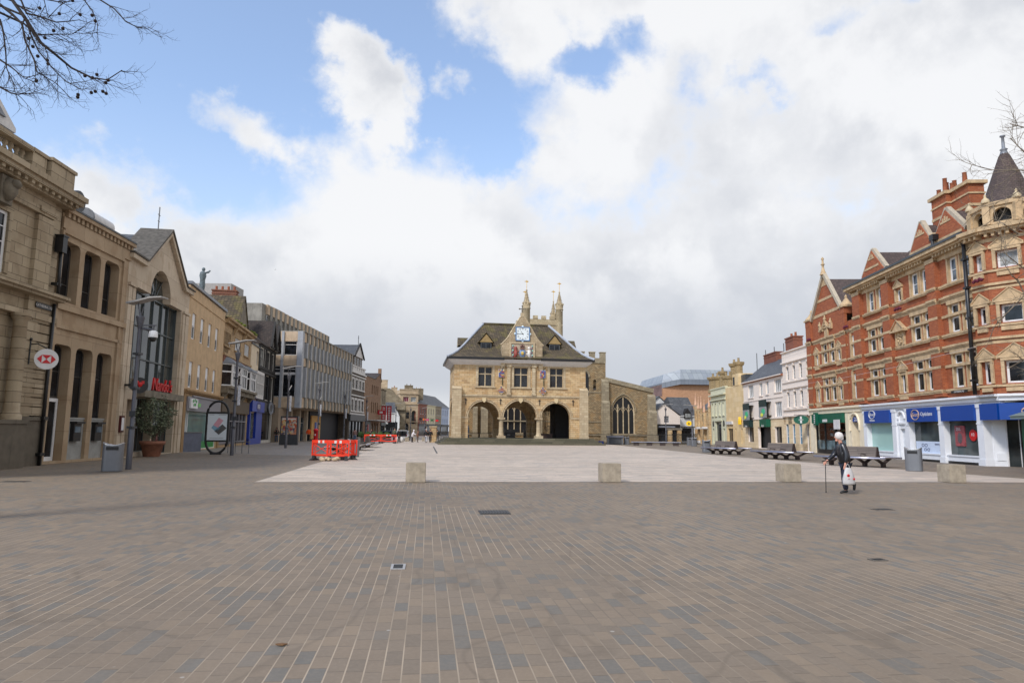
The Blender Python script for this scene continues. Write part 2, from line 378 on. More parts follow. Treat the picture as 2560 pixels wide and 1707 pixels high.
def roof_cross(parent,x0,x1,y0,y1,ze,zr,mat,over=.15,gabm=None,name='roof',xm=None):
    """ridge perpendicular to the front (gable faces the street)"""
    xm=(x0+x1)/2 if xm is None else xm; b=MB(); t=.12
    A=[(x0-over,ze),(xm,zr),(x1+over,ze)]; vs=[(p[0],y0-over,p[1]) for p in A]+[(p[0],y1,p[1]) for p in A]+[(p[0],y0-over,p[1]-t) for p in A]+[(p[0],y1,p[1]-t) for p in A]
    b.add(vs,[(0,1,4,3),(1,2,5,4),(6,9,10,7),(7,10,11,8),(0,6,7,1),(1,7,8,2),(0,3,9,6),(2,8,11,5)])
    if gabm: b.add([(x0,y0,ze-.1),(x1,y0,ze-.1),(xm,y0,zr-.12),(x0,y1,ze-.1),(x1,y1,ze-.1),(xm,y1,zr-.12)],[(0,1,2),(4,3,5)],1)
    return b.build(name,[mat,gabm or mat],parent)
def chimney(parent,x,y,z0,z1,w,d,mat,pots=2,potm=None,name='chimney',capm=None):
    b=MB(); b.box(x-w/2,x+w/2,y-d/2,y+d/2,z0,z1).box(x-w/2-.07,x+w/2+.07,y-d/2-.07,y+d/2+.07,z1,z1+.12,1).box(x-w/2-.04,x+w/2+.04,y-d/2-.04,y+d/2+.04,z1-.3,z1-.2,1)
    o=b.build(name,[mat,capm or mat],parent)
    for i in range(pots):
        px=x+(i-(pots-1)/2)*(w/max(pots,1)) if w>=d else x
        py=y if w>=d else y+(i-(pots-1)/2)*(d/max(pots,1))
        p=MB(); p.lathe([(.13,z1+.12),(.11,z1+.5),(.13,z1+.55),(.09,z1+.55)],px,py,8); p.build('chimney_pot',[potm or TERRA],o)
    return o
TERRA=plain('terracotta',L(150,88,60),.8)
def band(b,x0,x1,z0,z1,p,m=0,y=0): b.box(x0,x1,-p+y,y+.02,z0,z1,m)
# ================= LEFT ROW =================
ASH=masonry('weathered_ashlar',[L(172,156,130),L(158,142,118),L(184,168,142)],1.1,.42,L(92,80,62),.012,.85,.55,.01,patch=L(120,100,74),patchf=.35)
ASH2=masonry('smooth_bathstone_panels',[L(172,150,122),L(164,142,116),L(180,158,130)],1.75,1.4,L(110,90,66),.008,.85,.4,.006,patch=L(128,98,66),patchf=.3)
CREAMST=masonry('cream_stone_cladding',[L(196,180,158),L(186,170,148),L(204,188,166)],1.6,1.2,L(128,110,90),.008,.85,.35,.006,patch=L(140,114,84),patchf=.3)
RENDER=plain('tan_pebble_render',L(190,162,126),.9,var=.12,scale=1.5,streak=.4)
OCHRE=masonry('ochre_faience',[L(178,150,112),L(164,136,100),L(188,160,122)],.9,.4,L(90,70,46),.012,.8,.5,.01)
GREYST=plain('stained_grey_stone',L(120,112,98),.9,var=.25,scale=2,streak=.6)
RBRICK0=masonry('old_red_brick',[L(140,80,58),L(120,66,50),L(150,96,70)],.24,.09,L(120,100,84),.012,.85,.3,.01)
GREYP=plain('grey_fascia',L(128,126,132),.5,var=.05)
WOODB=plain('brown_timber_door',L(70,36,22),.5,var=.2)
# --- classical bank ---
F=Fac('classical_bank','weathered stone bank with columns, balustrade and cornice at the far left edge',(-19.7,26.8),(-19.84,28.95))
b=MB()
F.win(-2.5,-1.07,7.45,9.85,rev=.06,v=(.5,),h=(.5,.25,.75),fw=.12,sur=.2,surm=ASH)
F.win(-6.2,-4.7,7.45,9.85,rev=.3,v=(.5,),h=(.5,.25,.75),fw=.09,sur=.32,surm=ASH)
F.win(-2.6,-1.2,2.2,5.9,rev=.4,v=(.5,),h=(.6,),fw=.08)
F.holes.append(archhole(1.22,1.78,.6,2.1)); 
F.body(-9,2.25,12,ASH,10)
b.box(1.2,1.8,.2,.24,.5,2.6); F.part('niche_panel',b,plain('pale_niche_stone',L(206,200,190),.9))
b=MB()
for x in (-3.2,-.28,): b.lathe([(.36,1.85),(.36,2.0),(.30,2.08),(.27,2.2),(.24,5.7),(.30,5.8),(.36,5.9),(.36,6.0)],x,-.35,14)
F.part('column',b,ASH)
b=MB(); b.box(-4,.1,-.75,.02,-.1,1.7).box(-4.05,.15,-.8,.02,1.7,1.85).box(.35,2.3,-.16,.02,-.1,1.85).box(.3,2.35,-.22,.02,1.85,2.0); F.part('plinth',b,[plain('dark_weathered_plinth',L(100,92,80),.9,streak=.5)])
b=MB()
b.box(.42,1.15,-.14,.02,2.0,6.1);
for i in range(11): b.box(.4,2.2,-.17,.02,2.05+i*.38,2.38+i*.38)
b.box(.38,2.22,-.16,.02,6.22,6.9); b.box(.33,2.27,-.24,.02,5.98,6.22)
b.box(.5,1.55,-.16,.02,7.15,10.3); b.box(-9,1.56,-.2,.02,10.35,10.62); b.box(.44,1.62,-.26,.02,10.45,10.66); b.box(-9,1.6,-.12,.02,10.62,11.1)
F.part('pilaster',b,ASH)
b=MB()
b.box(-9,2.3,-.5,.02,6.9,7.02).box(-9,2.45,-.62,.02,7.02,7.16).box(-9,.3,-.36,.02,6.0,6.2)
b.box(-9,2.5,-.45,.02,11.1,11.3).box(-9,2.65,-.7,.02,11.3,11.5).box(-9,2.75,-.82,.02,11.5,11.72)
for i in range(26): b.box(-8.8+i*.44,-8.62+i*.44,-.62,.02,11.16,11.3)
F.part('cornice',b,ASH)
b=MB()
b.box(-.5,.42,-.3,.4,11.72,12.62).box(-.56,.48,-.36,.46,12.62,12.76).box(.52,2.2,-.45,.5,11.72,12.62).box(.46,2.27,-.51,.56,12.62,12.76)
b.box(-9,-.5,-.32,.3,11.72,11.95).box(-9,-.5,-.36,.34,12.56,12.74)
F.part('parapet',b,ASH)
b=MB()
for i in range(20): b.lathe([(.06,11.95),(.13,12.1),(.06,12.3),(.12,12.42),(.07,12.56)],-.72-i*.34,0,8)
F.part('balustrade',b,ASH)
b=MB(); b.ball(-1.75,-.35,10.55,.34,10,0,.8,1,1.4).ball(-1.75,-.6,10.75,.2,8).box(-2.1,-1.4,-.3,0,10.0,11.05); F.part('carved_keystone',b,GREYST)
b=MB(); b.prism([(-4.2,14.3),(1.8,14.3),(1.8,14.5),(-1.2,16.6),(-4.2,14.5)],'y',2.0,5); b.prism([(-3.4,14.65),(1.0,14.65),(-1.2,16.15)],'y',1.9,2.0,1); b.box(-3.6,1.3,2.3,5,11.9,14.3)
F.part('roof_pediment',b,[OFFW,LEAD])
b=MB(); b.box(-9,2.2,.3,10,11.9,12.0); F.part('roof',b,LEAD)
b=MB(); b.tube([(1.95,-.25,0),(1.95,-.25,6.8)],.07,8).tube([(1.95,-.35,7.1),(1.95,-.3,9.1)],.07,8).box(1.8,2.12,-.45,-.1,9.05,9.75).box(1.76,2.16,-.48,-.08,9.75,9.82)
for z in (.4,1.9,4.6,7.6): b.box(1.8,2.1,-.36,-.1,z,z+.12)
F.part('downpipe',b,BLACK)
BANK=F
# street name sign, roundel
t=thing('street_name_sign','black street name plate with white lettering high on the bank pier','sign',(-19.7,26.8,0),F.o.rotation_euler[2])
b=MB(); b.box(.8,1.82,-.22,-.18,6.46,6.68); b.build('plate',BLACK,t); text('CATHEDRAL SQ',.15,OFFW,t,1.31,-.222,6.57,ext=.004)
t=thing('bank_sign','round white projecting bank sign with a red and white hexagon emblem','sign',(-19.7,26.8,0),F.o.rotation_euler[2])
b=MB(); 
RED=plain('sign_red',L(200,20,30),.4,var=.03)
disc=[(.42*math.cos(R(a)),.42*math.sin(R(a))) for a in range(0,360,15)]
b.prism(disc,'y',-.06,.06,0); 
def sg(mb,T): mb.v=[tuple(T@Vector(v)) for v in mb.v]; return mb
TT=Matrix.Translation((.92,-.75,4.33))@Matrix.Rotation(R(-58),4,'Z')
sg(b,TT); b.build('disc',WHITE,t)
b=MB(); w_=.32;h_=.17
for tri in ([(-w_,0),(-w_/2,-h_),(-w_/2,h_)],[(w_,0),(w_/2,h_),(w_/2,-h_)],[(-w_/2,h_),(0,0),(w_/2,h_)],[(-w_/2,-h_),(w_/2,-h_),(0,0)]): b.prism(tri,'y',-.075,-.061)
sg(b,TT); b.build('emblem',RED,t)
b=MB(); b.tube([(.75,0,4.9),(.85,-.4,4.95),(.92,-.75,4.76)],.025,6).tube([(.72,-.19,4.1),(.72,-.19,5.1)],.03,6).ball(.72,-.2,5.12,.06); b.build('bracket',BLACK,t)
# --- plain stone annexe with cash machines ---
F=Fac('bank_annexe','plain stone bank annexe with tall recessed windows and cash machines',(-19.84,28.95),(-20.25,35.33))
DEEP=.45
cols=[(.42,1.8),(2.18,3.6),(3.98,5.36)]
DGL=plain('dark_bronze_frame',(.05,.045,.04),.5)
for x0,x1 in cols: F.holes.append(rrect(x0,x1,7.1,9.82,.28)); F.holes.append(rrect(x0,x1,.12,5.2,.28))
F.body(.2,6.35,11.0,ASH2,10,rev=DEEP)
for x0,x1 in cols:
    window(F.o,x0,x1,7.05,9.85,y=DEEP-.03,fm=DGL,v=(.5,),h=(.33,),fw=.1)
window(F.o,.42,1.8,2.85,5.25,y=DEEP-.03,fm=DGL,v=(.5,),h=(.5,),fw=.1)
for x0,x1 in cols[1:]:
    window(F.o,x0,x1,1.95,5.25,y=DEEP-.03,fm=DGL,v=(.5,),h=(.6,),fw=.1)
    b=MB(); b.box(x0,x1,DEEP-.3,DEEP,.1,1.95).box(x0,x1,DEEP-.34,DEEP,1.95,2.03); F.part('stall_panel',b,plain('pale_stone_panel',L(150,150,146),.8))
    b=MB(); b.box(x0+.35,x0+.95,DEEP-.48,DEEP-.29,.95,1.75).box(x0+.42,x0+.88,DEEP-.50,DEEP-.48,1.35,1.62,1).box(x0+.3,x0+1.0,DEEP-.62,DEEP-.3,1.75,1.85); F.part('cash_machine',b,[BLACK,GLB])
b=MB(); b.box(.5,.62,DEEP-.1,DEEP,.1,2.85).box(1.1,1.75,DEEP-.1,DEEP,2.7,2.85).box(1.63,1.75,DEEP-.1,DEEP,.1,2.7).box(.5,1.1,DEEP-.1,DEEP,2.7,2.85).box(.62,1.63,DEEP-.1,DEEP,.1,.3); d=F.part('door',b,WHITE)
b=MB(); b.box(.62,1.63,DEEP-.06,DEEP-.04,.3,2.7); b.build('pane',GL,d)
b=MB(); b.box(.2,6.2,-.16,.02,6.7,6.95).box(.25,6.0,-.1,.02,5.88,6.02)
b.box(.2,6.35,-.08,.3,10.3,10.8).box(.2,6.4,-.25,.4,11.04,11.22)
for i in range(17): b.box(.35+i*.36,.53+i*.36,-.16,0,10.82,11.04)
b.box(.2,.34,-.1,.02,0,10.2).box(5.6,5.75,-.1,.02,0,10.2).box(.34,5.6,-.1,.02,10.1,10.3)
F.part('stone_banding',b,ASH2)
b=MB(); b.box(.15,6.4,-.28,10,11.22,11.3); F.part('roof',b,DGREY)
d=thing('rooftop_duct','white horizontal ventilation cylinder lying on the annexe roof','duct',F.o.location,F.o.rotation_euler[2])
b=MB(); TT=Matrix.Translation((3.7,1.0,11.85))@Matrix.Rotation(R(90),4,'Y'); b.T=TT; b.cyl(0,0,0,2.0,.42,None,16); b.cyl(0,0,-.12,0,.46,None,16,1); b.T=None; b.box(3.9,4.1,.9,1.1,11.3,11.5).box(5.2,5.4,.9,1.1,11.3,11.5); b.build('drum',[OFFW,STEEL],d)
d=thing('rooftop_fan','round extractor fan unit with black hood behind the bank cornice','fan',F.o.location,F.o.rotation_euler[2])
b=MB(); b.box(1.6,2.5,.6,1.4,11.3,12.0); b.build('housing',STEEL,d); b=MB(); b.T=Matrix.Translation((2.05,.5,12.1))@Matrix.Rotation(R(90),4,'X'); b.cyl(0,0,-.5,.1,.5,None,16); b.build('hood',BLACK,d)
# --- gabled restaurant with glazed arch ---
F=Fac('gabled_restaurant','gabled cream stone restaurant with a huge glazed arch and red script sign',(-20.25,35.33),(-21.68,44.35))
gl=[(1.0,3.7),(8.85,3.7),(8.85,9.2)]+arc(4.92,9.2,1.7,0,180,16)+[(1.0,9.2)]
F.holes.append(gl); F.holes.append(rect(.75,2.1,.05,3.1)); F.holes.append(rect(2.3,4.9,.25,3.25)); F.holes.append(rect(5.1,8.75,.05,3.25))
out=[(-.15,-.3),(10.3,-.3),(10.3,10.5),(8.7,10.5),(5.3,13.15),(1.95,10.5),(-.15,10.5)]
F.body(-.15,10.3,10.5,CREAMST,12,outline=out,rev=.5)
MUL=plain('blue_grey_mullion',L(78,86,88),.4,.3)
b=MB()
for x in (2.2,3.45,4.92,6.4,7.5,): b.box(x-.03,x+.03,.36,.46,3.7,9.2)
for z in (3.75,5.48,7.3,9.15): b.box(1.0,8.85,.37,.44,z-.04,z+.04)
b.box(1.0,1.08,.3,.46,3.7,9.2).box(8.77,8.85,.3,.46,3.7,9.2)
for a in (50,90,130): b.tube([(4.92,.36,9.2),(4.92+1.68*math.cos(R(a)),.36,9.2+1.68*math.sin(R(a)))],.035,4)
g=F.part('great_window',b,MUL)
b=MB(); b.prism(gl,'y',.46,.48); b.build('pane',glass('great_window_glass',(.05,.055,.05),.03,.4,.5),g)
b=MB(); b.box(2.1,8.95,-.5,.3,3.28,3.66); F.part('canopy',b,GREYST)
b=MB(); 
for x0,x1 in ((-.1,.35),(.45,.85),(9.0,9.4),(9.55,10.2)): b.box(x0,x1,-.09,.02,0,9.0)
b.prism([(-.25,10.5),(1.9,10.5),(5.3,13.2),(8.75,10.5),(10.4,10.5),(10.4,10.75),(8.85,10.75),(5.3,13.5),(1.8,10.75),(-.25,10.75)],'y',-.25,.5)
b.box(-.1,.8,-.16,.02,9.05,9.2).box(9.0,10.25,-.16,.02,9.05,9.2)
F.part('coping',b,CREAMST)
b=MB(); b.prism([(-.3,10.76),(1.8,10.76),(5.3,13.51),(8.85,10.76),(10.5,10.76),(10.5,10.84),(8.9,10.86),(5.3,13.64),(1.75,10.86),(-.3,10.84)],'y',-.32,1.6); F.part('roof_verge',b,[plain('weathered_dark_coping',L(84,80,74),.9,var=.3,scale=4)])
b=MB(); b.box(.75,2.1,.4,.46,.05,3.1).box(1.38,1.44,.36,.4,.05,3.1); F.part('door',b,WOODB)
window(F.o,2.3,4.9,.25,3.25,y=.4,fm=MUL,v=(.33,.66),h=(.75,)); window(F.o,5.1,8.75,.05,3.25,y=.4,fm=MUL,v=(.25,.5,.75),h=(.7,))
roof_cross(F.o,1.9,8.75,.3,12,10.6,13.2,SLATE,.05)
b=MB(); b.box(-.15,2,.3,12,10.5,10.6).box(8.7,10.3,.3,12,10.5,10.6); F.part('flat_roof',b,LEAD)
b=MB(); b.tube([(5.3,.6,13.3),(5.3,.6,15.0)],.035,5).tube([(5.1,.6,14.5),(5.5,.6,14.5)],.02,4).tube([(5.15,.6,14.1),(5.45,.6,14.1)],.02,4); F.part('antenna',b,STEEL)
t=thing('restaurant_sign','red script restaurant lettering on the canopy under the glazed arch','sign',F.o.location,F.o.rotation_euler[2])
REDL=plain('red_letter',L(190,22,24),.4,var=.05)
text("Nando's",1.05,REDL,t,4.85,-.45,4.02,ext=.05,shear=.25,sx=.95)
b=MB(); b.box(3.3,6.4,-.42,-.36,3.66,3.72).box(3.5,3.56,-.44,-.38,3.66,4.0).box(6.2,6.26,-.44,-.38,3.66,4.0); b.build('rail',BLACK,t)
t=thing('projecting_round_sign','black disc sign with a small red cockerel shape projecting beside the restaurant door','sign',F.o.location,F.o.rotation_euler[2])
b=MB(); TT=Matrix.Translation((.5,-.75,3.8))@Matrix.Rotation(R(-58),4,'Z'); b.prism([(.42*math.cos(R(a)),.42*math.sin(R(a))) for a in range(0,360,15)],'y',-.05,.05); sg(b,TT); b.build('disc',BLACK,t)
b=MB(); b.box(.3,.5,-.5,0,3.75,3.85); b.build('bracket',BLACK,t)
b=MB(); b.ball(.02,-.06,.05,.13,8,0,1,.3,1).ball(-.1,-.06,.18,.07,6,0,1,.3,1).box(-.02,.02,-.07,-.05,-.22,-.05).box(.08,.22,-.07,-.05,.08,.24); sg(b,TT); b.build('emblem',REDL,t)
t=thing('menu_case','small red framed menu case on the pier beside the restaurant','sign',F.o.location,F.o.rotation_euler[2])
b=MB(); b.box(-.02,.42,-.2,-.09,1.35,2.2); b.build('case',plain('maroon_frame',L(70,16,18),.4),t); b=MB(); b.box(.06,.34,-.215,-.2,1.45,2.1); b.build('menu',WHITE,t)
# --- rendered three-storey block, chemist/optician shop ---
F=Fac('rendered_shop_building','tan rendered three storey building with two rows of four slim sash windows',(-21.68,44.35),(-24.4,57.65))
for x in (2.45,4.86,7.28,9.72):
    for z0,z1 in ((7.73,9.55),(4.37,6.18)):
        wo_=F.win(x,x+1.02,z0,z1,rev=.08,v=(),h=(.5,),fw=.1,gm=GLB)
        refl_=MB(); refl_.box(.1,.92,.012,.028,(z1-z0)*.53,z1-z0-.1); refl_.build('sash_sky_reflection',plain('painted_sky_reflection',L(226,228,230),.6,var=.04),wo_)  # white panel paints the bright sky reflection onto the upper sash
F.holes.append(rect(2.05,12.4,.05,2.78))
F.body(1.35,13.0,11.3,RENDER,9,rev=.25)
b=MB(); b.box(1.3,13.05,-.14,.3,11.35,11.55); F.part('coping',b,LEAD)
b=MB(); b.box(1.35,13.0,-.05,.02,10.5,10.58); F.part('string_course',b,RENDER)
b=MB(); b.box(1.25,13.05,-.3,.02,4.08,4.2).box(1.25,13.0,-.2,.02,3.98,4.08).box(1.4,2.0,-.1,.02,0,4.0).box(12.45,13.0,-.1,.02,0,4.0); F.part('cornice',b,[plain('ochre_stone_trim',L(150,120,82),.85,streak=.4)])
b=MB(); b.box(2.0,12.45,-.2,.02,2.78,3.75).box(3.0,11.5,-.3,-.2,3.75,3.85); F.part('shop_fascia',b,GREYP)
TEAL=glass('teal_shop_glass',(.10,.21,.20),.08,.15,.5)
b=MB(); b.box(3.5,3.62,.12,.24,.05,2.78).box(12.3,12.4,.12,.24,.05,2.78).box(2.05,2.15,.1,.24,.05,2.78).box(2.5,2.6,.1,.24,.05,2.78).box(3.0,3.1,.1,.24,.05,2.78).box(2.05,12.4,.12,.24,.0,.1)
g=F.part('shopfront',b,WHITE); b=MB(); b.box(3.62,12.3,.2,.22,.62,2.78).box(2.1,3.5,.2,.22,.05,2.78); b.build('pane',TEAL,g)
b=MB(); b.box(3.62,12.3,.17,.2,.1,.62); b.build('green_strip',plain('shop_green',L(20,130,60),.4,var=.05),g)
t=thing('shop_emblem_sign','white projecting sign board with green dots on the grey shop fascia','sign',F.o.location,F.o.rotation_euler[2])
GRN=plain('leaf_green',L(40,140,60),.4,var=.05)
b=MB(); b.box(2.3,4.2,-.34,-.22,2.95,3.62); b.build('board',WHITE,t); b=MB()
for x,z in ((2.85,3.45),(3.3,3.5),(3.75,3.45),(3.1,3.2),(3.5,3.22)): b.prism([(x+.15*math.cos(R(a)),z+.11*math.sin(R(a))) for a in range(0,360,30)],'y',-.36,-.341)
b.build('emblem',GRN,t); b=MB(); b.box(4.4,4.7,-.24,-.2,3.05,3.4).box(4.8,5.5,-.24,-.2,3.1,3.35); b.build('green_patch',plain('lime_green',L(110,190,90),.4),t)
roof_along(F.o,4.2,13,1.2,7.5,11.3,13.4,MTILE,4.2,.1,RBRICK0)
b=MB(); b.prism([(1.0,11.3),(7.4,11.3),(4.2,14.0)],'x',3.6,4.3,0); b.prism([(.8,11.4),(4.2,14.1),(7.6,11.4),(7.6,11.6),(4.2,14.35),(.8,11.6)],'x',3.5,4.4,1); F.part('gable_wall',b,[RBRICK0,GREYST])
# statue on the parapet
t=thing('rooftop_statue','weathered grey statue of a standing figure with raised arms on the parapet','statue',F.o.location,F.o.rotation_euler[2])
b=MB(); b.lathe([(.16,11.55),(.2,11.9),(.17,12.3),(.24,12.6),(.2,12.85),(.08,12.95),(.09,13.0)],4.5,0,10); b.ball(4.5,-.02,13.08,.13,8,0,1,1,1.2); b.tube([(4.45,-.1,12.8),(4.6,-.35,12.9),(4.75,-.4,13.05)],.06,6).tube([(4.6,-.05,12.8),(4.72,-.3,12.95),(4.78,-.4,13.06)],.06,6); b.build('figure',plain('verdigris_grey',L(96,108,112),.7,var=.3,scale=6),t)
# --- faience building with three canted bays ---
F=Fac('bay_window_building','ochre faience shop building with three white canted bay windows and mossy roof',(-24.4,57.65),(-26.54,69.04))
for x0,x1 in ((-.6,1.85),(3.72,6.2),(8.0,10.4)): F.win(x0,x1,8.6,9.75,rev=.03,v=(.2,.4,.6,.8),h=(),fw=.09,bar=.08,gm=GLC,sur=.07,surm=OCHRE,sill=.1,depth=.06)
F.holes.append(rect(-.4,11.0,.3,2.95)); F.body(-.55,11.55,10.9,OCHRE,11)
b=MB(); b.box(-.58,11.6,-.08,.02,7.15,7.75); F.part('brick_band',b,RBRICK0)
b=MB(); b.box(-.6,11.6,-.15,.02,7.75,7.95).box(-.6,11.6,-.5,.02,10.75,10.95).box(-.6,11.6,-.3,.02,10.5,10.75)
for x in (2.8,7.1): b.prism([(-.1,9.8),(-.1,10.6),(-.5,10.6)],'x',x-.15,x+.15)
F.part('cornice',b,OCHRE)
for x0,x1 in ((-.5,2.6),(3.25,6.75),(7.7,11.3)):
    b=MB(); yb=-.75; c=.5; pl=[(x0,.05),(x0+c,yb),(x1-c,yb),(x1,.05)]
    for (ax,ay),(bx,by) in zip(pl[:-1],pl[1:]):
        l=math.hypot(bx-ax,by-ay); n=max(1,round(l/.75)); dx,dy=(bx-ax)/l,(by-ay)/l
        b.T=Matrix.Translation((ax,ay,0))@Matrix.Rotation(math.atan2(dy,dx),4,'Z')
        for i in range(n+1): u=l*i/n; b.box(u-.06,u+.06,0,.1,5.15,7.0)
        for z in (5.15,6.3,6.95): b.box(0,l,0,.09,z,z+.12)
    b.T=None
    wd=F.part('bay_window',b,WHITE)
    b=MB(); q=[(x0+.05,.05),(x0+c+.03,yb+.08),(x1-c-.03,yb+.08),(x1-.05,.05)]; b.prism(q,'z',5.2,6.98); b.build('pane',GL,wd)
    b=MB(); q2=[(x0-.12,.05),(x0+c-.05,yb-.12),(x1-c+.05,yb-.12),(x1+.12,.05)]; b.prism(q2,'z',7.05,7.2); 
    top=[((x0+x1)/2-.8,.05),((x0+x1)/2-.5,yb*.3),((x0+x1)/2+.5,yb*.3),((x0+x1)/2+.8,.05)]
    b.add([(p[0],p[1],7.2) for p in q2]+[(p[0],p[1],7.65) for p in top],[(i,(i+1)%4,(i+1)%4+4,i+4) for i in range(4)]+[(4,5,6,7)]); b.build('bay_roof',LEAD,wd)
b=MB(); b.box(-.55,11.6,-.85,.02,4.95,5.15).box(-.55,11.6,-.6,.02,4.55,4.95)
for x in (-.2,2.6,3.3,6.9,7.6,11.2): b.prism([(-.75,4.95),(-.05,4.95),(-.05,4.1),(-.25,4.15)],'x',x-.2,x+.2)
F.part('balcony_shelf',b,GREYST)
b=MB(); b.box(-.5,11.4,-.2,.02,3.0,4.15); F.part('shop_fascia',b,plain('weathered_brown_fascia',L(96,84,70),.8,streak=.5))
b=MB()
for x in (-.4,.9,2.2,3.6,5.0,6.4,7.8,9.2,10.9): b.box(x-.06,x+.06,.0,.14,.2,2.95)
b.box(-.4,11.,0,.14,2.2,2.3).box(-.4,11,0,.14,.2,.45); g=F.part('shopfront',b,GREYP); b=MB(); b.box(-.4,11,.15,.17,.3,2.95); b.build('pane',GL,g)
roof_along(F.o,-.5,11.4,-.1,7,10.95,12.6,MTILE,3.5,.1)
roof_cross(F.o,5.4,10.6,.2,11,10.95,14.4,MTILE,.1,GREYST)
chimney(F.o,11.0,2.7,10.5,15.3,1.0,2.3,RBRICK0,4)
MOSS=plain('moss',L(96,104,40),1,var=.4,scale=8)
b=MB(); rnd=random.Random(3)
for i in range(60):
    x=rnd.choice([rnd.uniform(2,6),rnd.uniform(9.5,11.3)]); b.ball(x,-.4+rnd.uniform(-.1,.3),11.0+rnd.uniform(-.05,.15),rnd.uniform(.08,.22),6,0,1.4,1,.7)
F.part('gutter_moss',b,MOSS)
# --- narrow cream house and blue recruitment shop ---
F=Fac('narrow_cream_house','narrow cream rendered house with a white oriel above a bright blue shopfront',(-26.54,69.04),(-27.74,75.46))
F.win(3.2,4.3,8.3,9.8,rev=.15,v=(.5,),h=(.5,)); F.holes.append(rect(.4,3.6,.6,3.2))
F.body(.1,4.6,10.2,plain('cream_render',L(206,190,164),.8,var=.08,streak=.3),9)
b=MB(); b.box(.3,4.5,-.7,-.6,4.9,5.1)
for i in range(7): b.box(.3+i*.7-.05,.3+i*.7+.05,-.7,-.6,5.0,7.3)
b.box(.3,4.5,-.7,0,7.2,7.5).box(.3,4.5,-.7,-.6,6.2,6.3).box(.3,4.5,-.7,0,4.7,4.95)
o=F.part('oriel_window',b,OFFW); b=MB(); b.box(.35,4.45,-.62,0,4.9,7.2); b.build('pane',GLC,o)
b=MB(); b.box(-.1,4.7,-.12,.3,10.2,10.32); F.part('coping',b,DGREY)
BLUE=plain('shop_royal_blue',L(14,52,156),.4,var=.06)
b=MB(); b.box(.1,.5,-.25,.1,0,3.35).box(3.6,7.1,-.25,.1,0,3.35).box(.1,3.6,-.25,.1,0,.6).box(.05,7.15,-.45,.1,3.35,4.45); F.part('shopfront_surround',b,BLUE)
b=MB(); b.prism([(3.6+1.35*math.cos(R(a)),3.9+.5*math.sin(R(a))) for a in range(0,360,15)],'y',-.47,-.451); g=F.part('sign_disc',b,plain('shop_deep_blue',L(12,22,110),.4,var=.03)); text('REED',.62,WHITE,F.o,3.6,-.475,3.88,name='sign_lettering')
b=MB(); b.box(.5,3.6,.1,.12,.6,3.3); F.part('pane',b,glass('shop_display_glass',(.12,.15,.13),.1,.6,3))
# --- timber framed building ---
F=Fac('timber_framed_building','black and white timber framed building with twin jettied gables and lead finial',(-27.74,75.46),(-29.01,83.16))
TIM=plain('black_timber',(.016,.014,.013),.7); 
F.win(-1.5,.8,8.3,10.4,rev=.1,fm=TIM,v=(.33,.66),h=(.5,),gm=GLC); F.win(2.4,4.6,8.5,10.4,rev=.1,fm=TIM,v=(.33,.66),h=(.5,)); F.win(5.4,7.2,8.5,10.4,rev=.1,fm=TIM,v=(.33,.66),h=(.5,))
F.win(-1.5,1.6,4.9,7.6,rev=.1,fm=TIM,v=(.25,.5,.75),h=(.6,)); F.win(2.4,7.2,4.9,7.6,rev=.1,fm=TIM,v=(.16,.33,.5,.66,.83),h=(.6,))
F.win(-1.4,7.4,.3,3.4,rev=.2,fm=TIM,v=(.25,.5,.75),h=(.7,),fw=.12)
F.body(-2,7.8,10.9,plain('limewash_panel',L(190,186,178),.85,var=.1),9)
b=MB()
for x in (-2,-1.6,1.0,1.9,2.3,4.7,5.3,7.3,7.75): b.box(x-.09,x+.12,-.1,.02,4.6,10.9)
for z in (4.5,7.7,8.15,10.55): b.box(-2,7.8,-.14 if z!=7.7 else -.3,.02,z,z+.28)
for i in range(12): b.box(-1.9+i*.82,-1.78+i*.82,-.09,.02,7.9,8.4)
for x in (-1.2,.2,3.0,4.2,5.8,6.8): b.tube([(x-.3,-.06,7.75),(x+.3,-.06,8.3)],.07,4)
for g0,g1 in ((2.1,5.0),(5.1,8.0)):
    xm=(g0+g1)/2; b.tube([(g0-.1,-.55,10.9),(xm,-.55,14.0)],.16,4).tube([(g1+.1,-.55,10.9),(xm,-.55,14.0)],.16,4).box(xm-.08,xm+.08,-.5,-.35,10.9,13.7).box(g0,g1,-.5,-.38,10.85,11.1).box(g0+.5,g1-.5,-.48,-.36,12.1,12.25)
F.part('timber_frame',b,TIM)
for g0,g1 in ((2.1,5.0),(5.1,8.0)): roof_cross(F.o,g0,g1,-.35,6,10.9,14.1,DTILE,.2,plain('limewash_panel',(.5,.5,.5)))
roof_along(F.o,-2,7.8,-.1,9,10.9,14.0,DTILE,3.6,.2)
b=MB(); b.box(-1.9,7.7,-.35,.02,3.5,4.5); F.part('shop_fascia',b,BLACK)
b=MB(); b.lathe([(1.1,13.3),(.8,13.9),(.35,14.6),(.3,14.8),(.5,15.0),(.28,15.3),(.42,15.55),(.3,15.85),(.02,15.95)],1.4,3.0,12); F.part('lead_finial',b,LEAD)
t=thing('round_shop_sign','black circular shop sign with a pale ring above the timber framed shopfront','sign',F.o.location,F.o.rotation_euler[2])
b=MB(); b.prism([(4.2+1.5*math.cos(R(a)),3.95+.75*math.sin(R(a))) for a in range(0,360,12)],'y',-.5,-.37); b.build('disc',DGREY,t)
b=MB()
for r_ in (1.35,1.0):
    ring=[(4.2+r_*math.cos(R(a)),-.52,3.95+r_*.5*math.sin(R(a))) for a in range(0,361,12)]; b.tube(ring,.035,4,cap=False)
